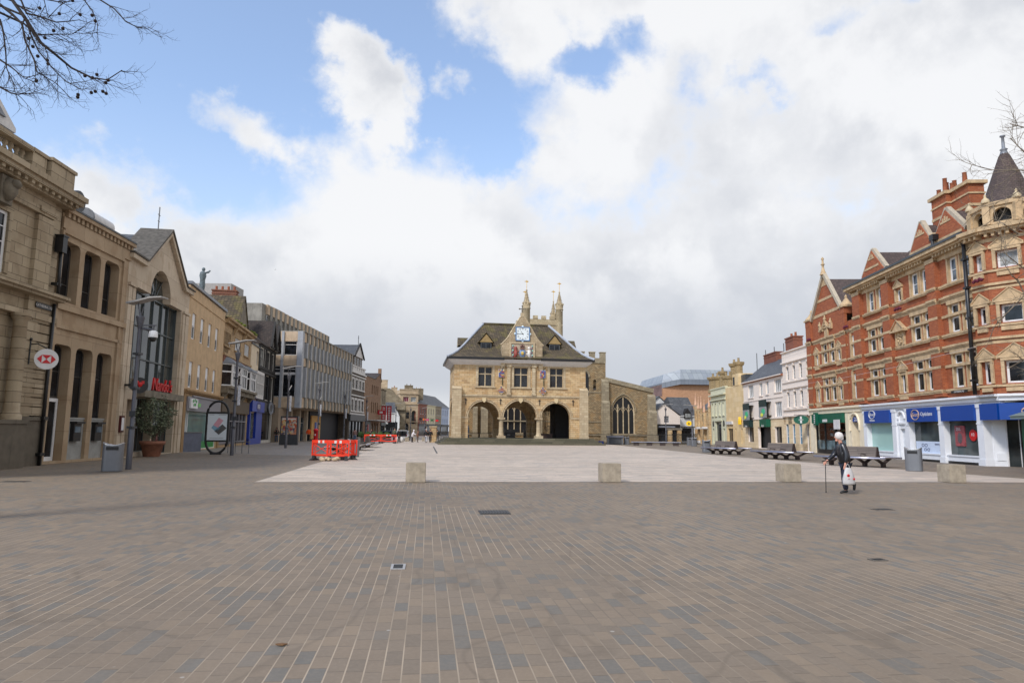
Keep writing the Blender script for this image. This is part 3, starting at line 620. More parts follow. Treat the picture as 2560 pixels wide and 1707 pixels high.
for i in range(14): a=i*360/14; b.box(4.2+1.17*math.cos(R(a))-.07,4.2+1.17*math.cos(R(a))+.07,-.53,-.5,3.95+.58*math.sin(R(a))-.05,3.95+.58*math.sin(R(a))+.05)
b.build('ring',plain('pale_grey_letter',L(150,155,165),.5),t)
# --- concrete office block ---
CONC=plain('stained_concrete',L(138,134,126),.9,var=.2,scale=1.2,streak=.7)
CTAN=plain('tan_aggregate_panel',L(192,170,144),.9,var=.12,scale=1.5,streak=.55)
CFIN=plain('blue_grey_fin',L(160,163,168),.6,var=.12,scale=1.5,streak=.3)
F=Fac('concrete_office_block','long nineteen-sixties concrete office block with tan panels and blue grey vertical fins',(-26.5,85),(-26.5,111))
F.body(0,26.8,13.6,CONC,12,z0=4.2,rev=.1)
b=MB(); b.box(-.1,26.9,.25,12,4.1,4.22); F.part('soffit',b,plain('soffit_render',L(170,150,128),.9))
N_=14; pit_=1.9
wl=[(10.55,12.45),(5.6,9.35)]
for i in range(N_):
    x0=.55+i*1.86
    b=MB(); b.box(x0,x0+.95,-.28,.05,12.5,13.72).box(x0,x0+.95,-.28,.05,9.45,10.45).box(x0,x0+.95,-.28,.05,4.25,5.5); F.part('panel',b,CTAN)
    b=MB(); b.box(x0+1.05,x0+1.8,-.42,.05,4.3,13.7); F.part('pier',b,CONC)
    b=MB()
    for z0,z1 in wl: b.box(x0+.62,x0+1.0,-.5,.0,z0-.05,z1)
    F.part('fin',b,CFIN)
    for z0,z1 in wl: window(F.o,x0,x0+.62,z0,z1,y=-.12,fm=CFIN,v=(),h=(.7,),fw=.05,name='window')
b=MB(); b.box(-.35,.4,-.35,.3,4.2,13.75); F.part('corner_pier',b,CFIN)
b=MB(); b.box(-.1,26.9,-.45,12,13.72,13.85); F.part('roof_edge',b,CONC)
# end wall facing the square
b=MB()
for y0,y1 in ((.35,2.0),(2.3,5.2)):
    for z0,z1 in ((12.5,13.72),(9.45,10.7),(4.25,5.5)): b.box(-.22,.0,y0,y1,z0,z1)
F.part('end_panel',b,CTAN)
b=MB(); 
for y0 in (2.0,5.2): b.box(-.35,0,y0,y0+.3,4.2,13.7)
F.part('end_fin',b,CFIN)
for y0,y1 in ((.4,2.0),(2.3,5.2)):
    for z0,z1 in ((10.75,12.48),(5.55,9.4)):
        w_=MB(); w_.box(-.1,-.02,y0,y0+.07,z0,z1).box(-.1,-.02,y1-.07,y1,z0,z1).box(-.1,-.02,y0+.07,y1-.07,z1-.07,z1).box(-.1,-.02,y0+.07,y1-.07,z0,z0+.07).box(-.1,-.02,y0+.07,y1-.07,z1-.45,z1-.38)
        if z0<6: w_.box(-.1,-.02,y0+.07,y1-.07,8.3,8.6)
        o=F.part('window',w_,OFFW); g=MB(); g.box(-.06,-.04,y0+.05,y1-.05,z0+.05,z1-.05); g.build('pane',GL,o)
# upper set-back storey
b=MB(); b.box(-0.3,31,5,14,13.8,17.3); F.part('penthouse_wall',b,CONC)
for i in range(16):
    b=MB(); x0=1.0+i*1.86; b.box(x0,x0+.9,4.75,5.0,16.1,17.35).box(x0,x0+.9,4.8,5,13.8,14.2); F.part('penthouse_panel',b,CTAN)
    window(F.o,x0+.05,x0+.7,14.25,16.0,y=4.9,fm=OFFW,v=(),h=(.5,),fw=.06)
    b=MB(); b.box(x0+1.0,x0+1.7,4.7,5,13.8,17.3); F.part('penthouse_pier',b,CONC)
b=MB(); b.box(5,9.3,11.3,20,17.3,20.9); F.part('plant_room',b,plain('grey_cladding',L(150,146,142),.7,var=.06))
b=MB(); b.prism([(5,13.8),(9,13.8),(9,17.6),(5,17.6)],'y',5.2,12); F.part('side_wall',b,plain('grey_render_wall',L(140,136,132),.85,var=.08))
# ground floor, set back under the overhang
GRN_=plain('taupe_render',L(150,134,116),.85,var=.06)
b=MB(); b.box(-1.5,1.2,1.8,12,-.1,4.15,0).box(1.2,12,2.4,2.6,3.2,4.15,0); F.part('undercroft_wall',b,GRN_)
b=MB(); 
for x in (3.0,6.5,9.8): b.box(x-.22,x+.22,1.6,2.05,-.1,4.15)
F.part('undercroft_column',b,plain('pale_column',L(190,176,156),.8))
b=MB()
for x in (1.3,2.3,4.2,5.4,7.6,8.8,10.6): b.box(x-.05,x+.05,2.3,2.45,0,3.2)
b.box(1.2,10.8,2.3,2.45,2.4,2.5); g=F.part('shopfront',b,WHITE); b=MB(); b.box(1.2,10.8,2.46,2.48,0,3.2); b.build('pane',GLB,g)
b=MB(); b.box(10.8,26.8,1.6,1.8,-.1,4.15); F.part('dark_hoarding',b,plain('black_hoarding',(.012,.013,.02),.6))
b=MB(); b.box(4.0,5.6,2.15,2.28,2.5,3.1); F.part('shop_sign',b,plain('blue_sign',L(20,90,170),.4))
b=MB(); b.box(11.2,15.6,1.4,1.58,.25,3.5); o=F.part('plywood_hoarding',b,plain('plywood',L(205,160,98),.8,var=.08)); b=MB(); b.box(12.6,13.5,1.35,1.4,1.3,2.6); b.build('poster',plain('poster_blue',L(30,70,150),.5,var=.5,scale=6),o)
b=MB(); b.box(13.5,14.1,1.35,1.4,1.3,2.6); b.build('poster',plain('poster_white',L(210,190,200),.5,var=.2,scale=6),o)
# --- ornate half-timbered white and dark building ---
F=Fac('ornate_striped_building','tall dark brick building with white stone quoined windows and timber dormer gable',(-26.5,111.6),(-26.5,122.5))
DBR=masonry('dark_brown_brick',[L(96,84,72),L(80,70,60),L(106,92,78)],.25,.1,L(60,52,46),.01,.85,.3,.01)
for z0,z1 in ((8.45,10.0),(4.75,6.6)):
    for i in range(4): x=1.6+i*2.6; F.win(x,x+1.5,z0,z1,rev=.12,v=(.5,),h=(.6,),fw=.1,sur=.35,surm=OFFW,sill=.2,gm=GL if i%2 else GLC)
F.holes.append(rect(1.0,10.5,.1,2.95)); F.body(.0,11.2,11.2,DBR,10)
b=MB(); b.box(-.05,11.3,-.4,.3,11.0,11.25).box(-.05,11.3,-.1,.3,11.35,11.6).box(-.05,11.3,-.2,.3,12.15,12.35)
for i in range(7): b.box(.1+i*1.6,1.3+i*1.6,-.12,.2,11.6,12.15)
b.box(-.05,11.3,-.3,.02,10.5,10.7).box(-.05,11.3,-.25,.02,7.2,7.4).box(-.05,11.3,-.25,.02,4.1,4.35)
F.part('stone_trim',b,OFFW)
b=MB(); b.box(2.0,8.5,-.05,.3,12.3,14.0).prism([(1.8,13.9),(8.7,13.9),(5.25,16.1)],'y',-.25,.2,1); F.part('dormer',b,[DBR,OFFW])
b=MB(); b.tube([(1.6,-.35,13.8),(5.25,-.35,16.3)],.16,4).tube([(8.9,-.35,13.8),(5.25,-.35,16.3)],.16,4); F.part('bargeboard',b,TIM)
for x in (2.6,4.6,6.6): window(F.o,x,x+1.2,12.5,13.7,y=-.1,fm=OFFW,v=(.5,),h=())
roof_cross(F.o,1.8,8.7,.1,9,13.9,16.1,SLATE,.2); b=MB(); b.tube([(5.25,0,16.1),(5.25,0,17.7)],.05,5).box(5.0,5.5,-.03,.03,17.2,17.3); F.part('weathervane',b,BLACK)
b=MB(); b.box(.0,11.2,-.4,.02,3.05,4.1); F.part('shop_fascia',b,DGREY)
b=MB()
for x in (1.0,3.3,5.7,8.1,10.4): b.box(x,x+.12,0,.15,.1,2.95)
g=F.part('shopfront',b,BLACK); b=MB(); b.box(1,10.5,.16,.18,.1,2.95); b.build('pane',GL,g)
# --- brown brick block ---
F=Fac('brown_brick_building','plain brown brick building with narrow slit windows and small gable',(-26.5,122.8),(-26.7,140))
BRB=masonry('brown_brick',[L(150,118,92),L(138,106,82),L(160,128,100)],.25,.1,L(96,76,60),.008,.85,.15,.006)
for i in range(4): F.win(7.2+i*1.95,8.1+i*1.95,8.4,10.1,rev=.25,v=(),h=(),fm=DGL); F.holes.append(archhole(7.2+i*1.95,8.1+i*1.95,4.8,6.5)); window(F.o,7.2+i*1.95,8.1+i*1.95,4.8,6.95,y=.2,fm=DGL,v=(),h=())
for i in range(3): F.holes.append(archhole(8+i*2.6,9.8+i*2.6,.3,2.1)); window(F.o,8+i*2.6,9.8+i*2.6,.3,3,y=.2,fm=OFFW,v=(.5,),h=(.7,),gm=GLC)
F.body(.2,17,11.4,BRB,9); roof_cross(F.o,10,17,0,9,11.4,13.0,DTILE,.1,BRB,xm=15.5)
b=MB(); b.box(.2,10,-.1,9,11.4,11.55); F.part('coping',b,DGREY); b=MB(); b.box(2,15.8,-2.2,.0,3.3,3.42); F.part('canopy',b,OFFW); b=MB(); b.box(15.2,15.8,-.2,.4,12.2,13.9); F.part('chimney',b,BRB)
b=MB(); b.box(2,7,-.05,.02,.1,3.2); F.part('shopfront',b,BLACK); b=MB(); b.box(4.0,5.0,-.12,-.06,.3,2.6); F.part('red_poster',b,REDL)
BM=plain('banner_red',L(170,24,36),.6,var=.1)
t=thing('red_banner_signs','pair of tall red vertical banners fixed high on the end of the brown brick building','banner',F.o.location,F.o.rotation_euler[2])
for i in range(2):
    b=MB(); b.box(16.2,16.3,-2.4+i*1.1,-1.45+i*1.1,3.2,6.4); q=b.build('banner',BM,t)
    b=MB()
    for k in range(8): b.box(16.17,16.19,-2.15+i*1.1,-1.7+i*1.1,3.5+k*.35,3.68+k*.35)
    b.build('lettering',OFFW,q)
b=MB(); b.box(16.2,16.26,-2.4,0,6.4,6.46).box(16.2,16.26,-2.4,0,3.1,3.16); b.build('bracket',BLACK,t)
t=thing('square_red_sign','small square red shop sign on the brown brick wall','sign',F.o.location,F.o.rotation_euler[2]); b=MB(); b.box(13.5,13.6,-1.5,-.1,4.6,5.5); b.build('board',BM,t); b=MB(); b.box(13.47,13.49,-1.1,-.5,4.85,5.25); b.build('emblem',OFFW,t)
# ================= FAR STREET =================
def simple(name,label,p0,p1,zt,wall,wins=(),roof=None,depth=8,fm=None,gm=None,shop=None,group=None,zr=None,rm=None,cross=False,**k):
    F=Fac(name,label,p0,p1,group=group)
    for x0,x1,z0,z1 in wins: F.win(x0,x1,z0,z1,rev=.12,v=(.5,),h=(.5,),fm=fm or OFFW,gm=gm or GL,fw=.08,sill=.12)
    if shop: F.holes.append(rect(.5,F.L-.5,.1,shop-.7))
    F.body(0,F.L,zt,wall,depth)
    if shop:
        b=MB(); b.box(.2,F.L-.2,-.2,.02,shop-.7,shop); F.part('shop_fascia',b,k.get('fas',DGREY)); b=MB(); b.box(.5,F.L-.5,.12,.15,.1,shop-.7); F.part('shop_window',b,GL)
    if zr: (roof_cross(F.o,0,F.L,0,depth,zt,zr,rm or SLATE,.2,wall) if cross else roof_along(F.o,0,F.L,0,depth,zt,zr,rm or SLATE,None,.2,wall))
    return F
LIME=masonry('limestone_ashlar',[L(192,172,144),L(176,156,128),L(204,184,156)],.8,.35,L(150,130,98),.012,.85,.3,.01)
LIMED=masonry('weathered_limestone',[L(136,124,102),L(120,108,88),L(150,138,116)],.8,.35,L(110,96,74),.012,.85,.4,.01)
WREN=plain('white_render',L(206,206,204),.7,var=.05,streak=.15)
def ws(L_,n,z0,z1,w=1.0,m=.8): return [(m+(L_-2*m)*(i+.5)/n-w/2,m+(L_-2*m)*(i+.5)/n+w/2,z0,z1) for i in range(n)]
simple('narrow_townhouse','narrow weathered stone townhouse just beyond the red banners',(-27.6,145),(-27.9,152),10.3,LIMED,ws(7,2,7,9)+ws(7,2,4,6),zr=12,shop=3.2)
F=simple('white_cottage','white rendered house with steep slate roof and black shopfront far down the street',(-29.7,160),(-27.3,160.5),5.6,WREN,[(.9,1.4,3.6,4.8)],shop=3.0,zr=8.2,depth=9,fas=BLACK)
F=simple('dark_arched_shop','low black shop with an arched window at the foot of the white cottage',(-28.3,158),(-26.2,158.4),3.4,BLACK,[(.6,1.5,.6,2.2)],depth=2)
# stone building with curved gable
F=Fac('curved_gable_building','stone building with a scrolled gable and stone chimney stacks',(-35.2,185),(-28.6,186))
gb=[(0,-.3),(6.6,-.3),(6.6,8.6),(6.3,9.2),(5.5,9.6),(4.8,10.6),(4.0,11.0),(3.2,12.2),(2.2,12.8),(0,12.8)]
F.body(0,6.67,8.6,LIMED,12,outline=gb); chimney(F.o,.7,1,12,15.0,1.7,1.2,LIME,0); chimney(F.o,3.4,1,11.0,13.0,1.6,1.2,LIME,1)
b=MB(); b.box(4.2,6.6,-.7,0,7.0,7.3).box(4.2,6.6,-.7,-.6,7.3,8.2); F.part('balcony',b,LIMED)
F=simple('white_gabled_house','small white gabled house below the scrolled stone gable',(-31.4,178),(-29.0,178.4),5.2,WREN,[],depth=8,zr=7.6,rm=SLATE,cross=True)
# corner tower building
F=Fac('stone_corner_building','pale stone corner building with a balustraded parapet, mullioned windows and arched doorway',(-32.3,198),(-27.2,200))
for x,z0,z1 in ((1.8,9.8,11.2),(4.0,9.8,11.2)): F.win(x-.8,x+.8,z0,z1,rev=.2,v=(.33,.66),h=(),fm=OFFW,sur=.15,surm=LIME,gm=plain('maroon_blind',L(110,30,50),.6) if x<2 else GLC)
F.win(1.2,2.9,4.9,6.8,rev=.2,v=(.5,),h=(.5,),fm=LIME,sur=.15,surm=LIME); F.holes.append(archhole(3.6,4.9,3.4,6.6)); F.holes.append(archhole(1.2,2.8,.4,2.8)); window(F.o,1.2,2.8,.4,3.6,y=.2,v=(.5,),h=(.6,))
F.body(0,5.45,13.2,LIME,9); b=MB(); b.box(-.2,5.6,-.3,9,12.0,12.25).box(-.1,5.55,-.1,.3,13.2,13.45).box(-.1,5.5,-.25,.02,9.0,9.3).box(-.1,5.5,-.25,.02,3.9,4.2); F.part('cornice',b,LIME)
chimney(F.o,3.2,3,12.5,14.6,2.3,1.2,LIMED,2,LIMED); chimney(F.o,6.4,4,10.5,13.8,2.6,1.4,LIMED,2,LIME)
# terrace
P=[(-27.0,200),(-25.6,208),(-24.0,217),(-22.8,224),(-21.3,234)]
nm=[('red_brick_terrace_house','red brick terrace house with white lower bay at the near end of the terrace',masonry('terrace_red_brick',[L(150,96,80),L(138,86,72)],.25,.1,L(120,96,84),.01)),('cream_terrace_house','cream rendered terrace house with six small windows',plain('cream_stucco',L(208,200,170),.8)),('grey_stone_terrace_house','grey stone terrace house between the cream and blue ones',plain('taupe_stucco',L(150,138,118),.8)),('blue_terrace_house','pale blue rendered terrace house at the far end of the terrace',plain('pale_blue_stucco',L(176,190,214),.8))]
for i,(n_,l_,m_) in enumerate(nm):
    p,q=P[i],P[i+1]; Ln=math.hypot(q[0]-p[0],q[1]-p[1]); F=simple(n_,l_,p,q,9.3-.05*i,m_,ws(Ln,3,6.4,8.2,.9)+ws(Ln,3,3.9,5.4,.9),shop=3.5,zr=13.0,depth=10,rm=SLATE)
    if i in(0,1): chimney(F.o,Ln-1,5,11.5,14.2,3.0,1.4,LIMED,4)
for i,(px,c_,n_) in enumerate(((-25.9,(20,22,26),'black'),(-24.8,(230,110,40),'orange'),(-23.9,(190,80,120),'pink'),(-22.6,(50,90,50),'green'),(-21.2,(190,30,40),'red'))):
    t=thing('shop_sign','small %s projecting shop sign above the terrace shopfronts'%n_,'sign',(px,196,0),0,'projecting signs on the far terrace'); b=MB(); b.box(-.4,.4,-.06,.06,4.5-.1*i,5.05-.1*i); b.build('board',plain('sign_'+n_,L(*c_),.5),t); b=MB(); b.box(-.03,.03,.06,8,4.8,4.86); b.build('bracket',BLACK,t)
simple('far_end_building','distant grey roofed building closing the view at the end of the street',(-19,270),(-6,270),9,LIMED,[],zr=12.5,depth=10)
# ================= BEYOND THE CHURCH =================
F=Fac('shopping_centre','huge brick shopping centre with faceted grey metal upper storey',(44.5,220),(75,222))
BRK=masonry('tan_brick',[L(180,142,112),L(168,130,100),L(188,150,120)],.5,.25,L(170,126,92),.02,.9,.15,.01)
b=MB(); b.box(4,30,0,40,-.3,17.0,0).box(-14,9,-6,0,-.3,12.8,0); F.part('wall',b,BRK)
ZINC=masonry('grey_standing_seam_cladding',[L(150,158,166),L(140,148,158),L(158,166,172)],1.6,2.6,L(110,118,126),.05,.5,.1,.01,off=0)
ZINC2=masonry('dark_standing_seam_cladding',[L(122,130,140),L(116,124,134)],1.2,6,L(92,100,110),.05,.5,.1,.01,off=0)
b=MB(); pts=[(4,0),(9.6,-1.5),(30.5,-1.5),(30.5,30),(4,30)]
def ring(z,k): return [(17+(x-17)*k,y,z) for x,y in pts]
a_=ring(15.8,1.0); a_[1]=(a_[1][0],a_[1][1],17.0);a_[2]=(a_[2][0],a_[2][1],17.0); c_=[(p[0],p[1],p[2]+1.7) for p in a_]; d_=[(4.9,1,20.2),(10.1,-.5,21.9),(30.5,-.5,21.9),(30.5,29,21.9),(5,29,20.2)]
b.add(a_+c_,[(i,(i+1)%5,(i+1)%5+5,i+5) for i in range(5)],1); b.add(c_+d_,[(i,(i+1)%5,(i+1)%5+5,i+5) for i in range(5)]+[(5,6,7,8,9)],0)
F.part('metal_storey',b,[ZINC,ZINC2])
b=MB(); b.add([(-.5,0,13),(4.2,0,13),(4.2,0,16.8),(-.5,0,15.6)],[(0,1,2,3)]).box(-.5,4.0,.1,20,12.8,15.5); F.part('side_block',b,plain('dull_red_grey_panel',L(110,92,92),.7,var=.25,scale=.6))
simple('white_gable_house','larger white gabled house behind the black café front',(21.9,113),(26.9,113.5),5.2,WREN,[],cross=True,zr=7.6,depth=10)
F=Fac('black_front_cafe','cream weatherboarded gabled café with a black shopfront and small paned window',(22.2,108),(26.5,108.5)); F.win(1.9,2.7,3.15,4.2,rev=.08,v=(.33,.66),h=(.33,.66),fw=.05,bar=.03)
F.holes.append(rect(.3,4.2,.2,2.2)); F.body(0,4.5,4.4,plain('cream_weatherboard',L(220,208,196),.7,var=.04),5,outline=[(0,-.3),(4.5,-.3),(4.5,4.2),(1.9,6.2),(0,4.6)]); roof_cross(F.o,0,4.5,0,5,4.4,6.25,SLATE,.15,xm=1.9)
b=MB(); b.box(.1,4.4,-.2,.02,2.2,2.9); F.part('shop_fascia',b,BLACK); b=MB(); b.box(.9,3.6,-.22,-.2,2.45,2.6); F.part('fascia_lettering',b,plain('pale_grey_letter',(.4,.4,.4))); b=MB(); b.box(.3,4.2,.1,.12,.2,2.2); F.part('shop_window',b,GL)
F=Fac('black_and_white_inn','black and white house with steep slate roof and small gabled dormer',(26.4,110),(29.9,111)); F.win(.9,3.2,.3,2.4,rev=.1,fm=TIM,v=(.25,.5,.75),h=(.6,)); F.body(0,3.6,4.35,WREN,8); roof_along(F.o,0,3.6,0,8,4.35,7.4,SLATE,2.6,.15,WREN)
b=MB(); b.box(0,3.6,-.05,.02,2.5,2.62).box(-.05,.15,-.05,.02,0,4.4); F.part('timber_frame',b,TIM); b=MB(); b.prism([(1.4,3.9),(2.6,3.9),(2.6,4.8),(2.0,5.5),(1.4,4.8)],'y',-.2,1.2); o=F.part('dormer',b,TIM); b=MB(); b.box(1.52,1.95,-.24,-.2,4.0,4.65).box(2.05,2.48,-.24,-.2,4.0,4.65); b.build('pane',GLC,o)
# ================= GUILDHALL =================
GST=masonry('golden_limestone',[L(202,170,124),L(184,150,106),L(210,184,144),L(170,140,102)],.62,.24,L(136,116,88),.014,.85,.5,.014,big=.3,patch=L(220,196,150),patchf=.4)
GSTP=masonry('pale_limestone',[L(196,178,146),L(180,160,130),L(208,192,160)],.6,.3,L(150,132,104),.012,.85,.4,.012)
F=Fac('market_guildhall','old golden stone guildhall on open round arches with clock gable and hipped roof',(-7.2,81.7),(9.1,84.1))
G0=F.o; GW=16.56
A=[(2.06,5.84),(6.36,10.42),(10.98,14.58)]
# front wall outline: arcade cut from below
def arcade_outline(x0,x1,zt,arcs,zb,zsp=3.2):
    o=[(x0,zb)]
    for a,b in arcs: c=(a+b)/2; r=(b-a)/2; o+= [(a,zb)]+[(c-r*math.cos(R(q)),zsp+r*math.sin(R(q))) for q in range(0,181,10)]+[(b,zb)]
    o+=[(x1,zb),(x1,zt),(x0,zt)]
    return o
# merge adjacent arches: pier strips between are cut at springing level so that columns can stand there
o=[(.3,.76),(2.06,.76)]
for i,(a,b) in enumerate(A):
    c=(a+b)/2; r=(b-a)/2
    o+=[(c-r*math.cos(R(q)),3.2+r*math.sin(R(q))) for q in range(0,181,9)]
o+=[(14.58,.76),(16.5,.76),(16.5,9.55),(.3,9.55)]
wins=[(3.2,4.9,6.92,9.28),(7.55,9.3,6.88,9.28),(12.0,13.68,6.9,9.3)]
b=MB(); b.wall(o,[rect(*q) for q in wins],0,.28)
# arcade soffits
n=len(o)
for i in range(n-3):
    p,q=o[i],o[i+1]; b.add([(p[0],0,p[1]),(q[0],0,q[1]),(q[0],.8,q[1]),(p[0],.8,p[1])],[(0,3,2,1)])
b.wall(o,[],.8,.01)
# upper body sides/back/floor
b.box(.3,16.5,.82,8.3,5.45,5.6,1)
b.add([(.3,0,5.4),(.3,8.4,5.4),(.3,8.4,9.55),(.3,0,9.55)],[(0,3,2,1)]).add([(16.5,0,5.4),(16.5,8.4,5.4),(16.5,8.4,9.55),(16.5,0,9.55)],[(0,1,2,3)]).add([(.3,8.4,5.4),(16.5,8.4,5.4),(16.5,8.4,9.55),(.3,8.4,9.55)],[(0,3,2,1)])
# side walls with an arch each
for xs,xe in ((.3,1.1),(15.7,16.5)):
    so_=[(.8,.76),(1.6,.76)]+[(4.2-2.6*math.cos(R(q)),3.0+2.2*math.sin(R(q))) for q in range(0,181,12)]+[(6.8,.76),(8.4,.76),(8.4,5.5),(.8,5.5)]
    if xs>5: so_=[(.8,.76),(8.4,.76),(8.4,5.5),(.8,5.5)]
    b.prism(so_,'x',xs,xe)
# back wall arcade
ob=[(.3,.76),(1.1,.76)]
for a,c2 in ((2.2,6.03),(6.97,10.5)):
    c=(a+c2)/2; r=(c2-a)/2; ob+=[(a,.76)]+[(c-r*math.cos(R(q)),2.9+r*math.sin(R(q))) for q in range(0,181,12)]+[(c2,.76)]
ob+=[(12.0,.76)]+[(13.4-1.4*math.cos(R(q)),2.9+1.4*math.sin(R(q))) for q in range(0,181,15)]+[(14.8,.76)]
ob+=[(15.7,.76),(15.7,5.5),(.3,5.5)]
b.prism([p for i,p in enumerate(ob) if i==0 or p!=ob[i-1]],'y',7.7,8.4)
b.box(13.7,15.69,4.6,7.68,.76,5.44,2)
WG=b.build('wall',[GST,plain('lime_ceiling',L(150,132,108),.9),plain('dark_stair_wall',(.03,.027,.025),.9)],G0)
for x0,x1,z0,z1 in wins:
    o_=window(G0,x0,x1,z0,z1,y=.2,fm=GSTP,gm=GL,v=(.5,),h=(.64,),fw=.07,bar=.13,sur=.28,surm=GSTP,sill=.16,depth=.12)
    b=MB()
    for k in range(1,14): b.box(k*(x1-x0)/14-.008,k*(x1-x0)/14+.008,.035,.05,.05,z1-z0-.05)
    for k in range(1,18): b.box(.05,x1-x0-.05,.036,.05,k*(z1-z0)/18-.008,k*(z1-z0)/18+.008)
    b.build('lead_cames',plain('lead_came',(.10,.105,.11),.6),o_)
# columns
for x in (6.1,10.7):
    b=MB(); b.lathe([(.36,1.05),(.36,1.15),(.31,1.22),(.29,1.3),(.26,2.85),(.29,2.92),(.33,3.0)],x,.4,16); b.box(x-.42,x+.42,-.02,.82,3.0,3.22).box(x-.48,x+.48,-.1,.9,.76,1.05)
    b.build('column',[GSTP],G0)
for x in (11.2,):
    b=MB(); b.box(x-.22,x+.22,7.0,7.6,.76,4.0).box(x-.3,x+.3,6.92,7.68,3.0,3.2); b.build('pier',[GST],G0)
# arch mouldings and keystones
for a,c2 in A:
    c=(a+c2)/2; r=(c2-a)/2; b=MB()
    for rr,pp,tt in ((r+.08,-.07,.07),(r+.26,-.11,.045)):
        pts=[(c-rr*math.cos(R(q)),pp+.05,3.2+rr*math.sin(R(q))) for q in range(0,181,6)]; b.tube(pts,tt,6)
    b.build('arch_moulding',GSTP,G0)
    b=MB(); b.prism([(c-.24,5.55),(c-.24,5.2),(c,4.95),(c+.24,5.2),(c+.24,5.55)],'y',-.2,.02); b.build('keystone_shield',plain('pale_shield',L(206,186,146),.8),G0)
b=MB(); b.box(.3,16.5,-.13,.02,5.75,5.92).box(.3,16.5,-.06,.02,5.6,5.75); b.box(1.2,2.1,-.08,.02,3.1,3.3).box(14.58,15.7,-.08,.02,3.1,3.3); b.build('string_course',GSTP,G0)
for x0,x1 in ((.1,1.2),(15.68,16.68)):
    b=MB(); b.box(x0-.05,x1+.05,-.6,.05,-.1,1.0).box(x0,x1,-.55,.05,1.0,6.55).prism([(-.55,6.55),(.05,6.55),(.05,6.95)],'x',x0,x1).box(x0-.04,x1+.04,-.6,.05,6.5,6.6); b.build('buttress',GSTP,G0)
for x in (6.9,9.98):
    b=MB(); b.box(x-.2,x+.2,-.22,.02,5.95,9.3).box(x-.3,x+.3,-.32,.02,9.3,9.7).box(x-.26,x+.26,-.28,.02,5.92,6.15).box(x-.34,x+.34,-.38,.02,9.62,9.78); b.build('pilaster',GSTP,G0)
# wall anchors, coloured shields, diamond panels
IRON=plain('wrought_iron',(.015,.015,.016),.6)
for x in (1.75,5.95,10.72,14.9):
    b=MB(); b.tube([(x,-.06,4.75),(x,-.06,5.45)],.045,5).tube([(x-.14,-.06,5.3),(x+.14,-.06,5.3)],.045,5); b.build('wall_anchor',IRON,G0)
SHC=[plain('heraldic_blue',L(50,70,140),.5),plain('heraldic_red',L(150,50,50),.5),plain('heraldic_gold',L(200,170,80),.5),plain('heraldic_white',L(220,220,215),.5)]
rnd=random.Random(5)
for x in (6.0,11.1):
    b=MB(); b.box(x-.34,x+.34,-.14,.02,8.05,9.0,3)
    for i in range(4):
        for j in range(5): b.box(x-.32+i*.165,x-.18+i*.165,-.17,-.14,8.08+j*.18,8.23+j*.18,rnd.choice([0,1,0,2]))
    b.build('coloured_shield',SHC,G0)
    b=MB(); b.prism([(x-.5,6.45),(x,5.9),(x+.5,6.45),(x,7.0)],'y',-.2,.02,3)
    for i in range(5):
        for j in range(5):
            u=(i-2)*.17; v=(j-2)*.19; xx=x+u+v*.0; 
            if abs(u)/.5+abs(v)/.55<.85: b.box(xx-.06,xx+.06,-.23,-.2,6.45+v-.06,6.45+v+.06,rnd.choice([0,1,1,0,3]))
    b.build('diamond_panel',[SHC[0],SHC[1],SHC[2],GSTP],G0)
    b=MB(); b.tube([(x+.12,-.1,7.1),(x+.12,-.1,9.1)],.05,5).tube([(x+.05,-.12,9.0),(x+.3,-.2,9.3)],.04,5); b.build('rainwater_pipe',plain('mossy_lead_pipe',L(70,74,52),.8),G0)
# cove and eaves
def ringpts(ins): return [(-.0+ins,-.0+ins),(16.8-ins,ins),(16.8-ins,8.7-ins),(ins,8.7-ins)]
b=MB(); 
A0=[(.28,-.02,9.5),(16.52,-.02,9.5),(16.52,8.42,9.5),(.28,8.42,9.5)]; A1=[(-.15,-.45,9.78),(16.95,-.45,9.78),(16.95,8.85,9.78),(-.15,8.85,9.78)]; A2_=[(-.55,-.85,10.15),(17.35,-.85,10.15),(17.35,9.25,10.15),(-.55,9.25,10.15)]
b.add(A0+A1+A2_,[(i,(i+1)%4,(i+1)%4+4,i+4) for i in range(4)]+[(i+4,(i+1)%4+4,(i+1)%4+8,i+8) for i in range(4)]); 
cv=b.build('eaves_cove',WHITE,G0)
b=MB(); 
for x0,x1 in ((-.62,6.25),(10.75,17.42)): b.box(x0,x1,-.95,-.82,10.08,10.36)
b.box(-.65,-.53,-.9,9.3,10.08,10.36).box(17.33,17.45,-.9,9.3,10.08,10.36).box(-.6,17.4,9.2,9.32,10.08,10.36); b.build('gutter',BLACK,G0)
# curved hipped roof
lv=[(0,10.32),(.55,10.62),(1.2,11.1),(2.0,11.9),(3.0,13.1),(4.0,14.3),(4.75,15.15)]
b=MB(); 
def rg(t,z): 
    sx=t*1.0; return [(-.6+sx,-.92+t*1.07,z),(17.4-sx,-.92+t*1.07,z),(17.4-sx,9.3-t*1.07,z),(-.6+sx,9.3-t*1.07,z)]
vs=[]; 
for t_,z_ in lv: vs+=rg(t_,z_)
fs=[]
for i in range(len(lv)-1):
    for k in range(4): fs.append((i*4+k,i*4+(k+1)%4,(i+1)*4+(k+1)%4,(i+1)*4+k))
fs.append(tuple(range(len(vs)-4,len(vs))))
b.add(vs,fs,0)
RF=b.build('roof',MTILE,G0)
for k in (0,1): b=MB(); b.tube([Vector(rg(t_,z_)[k])+Vector((0,-.03,.05)) for t_,z_ in lv],.15,6); b.build('lead_hip',plain('pale_lead_hip',L(164,170,180),.5,var=.06),RF)
b=MB(); b.tube([(4.0,4.15,15.2),(12.8,4.15,15.2)],.14,6); b.build('ridge_tiles',MTILE,RF)
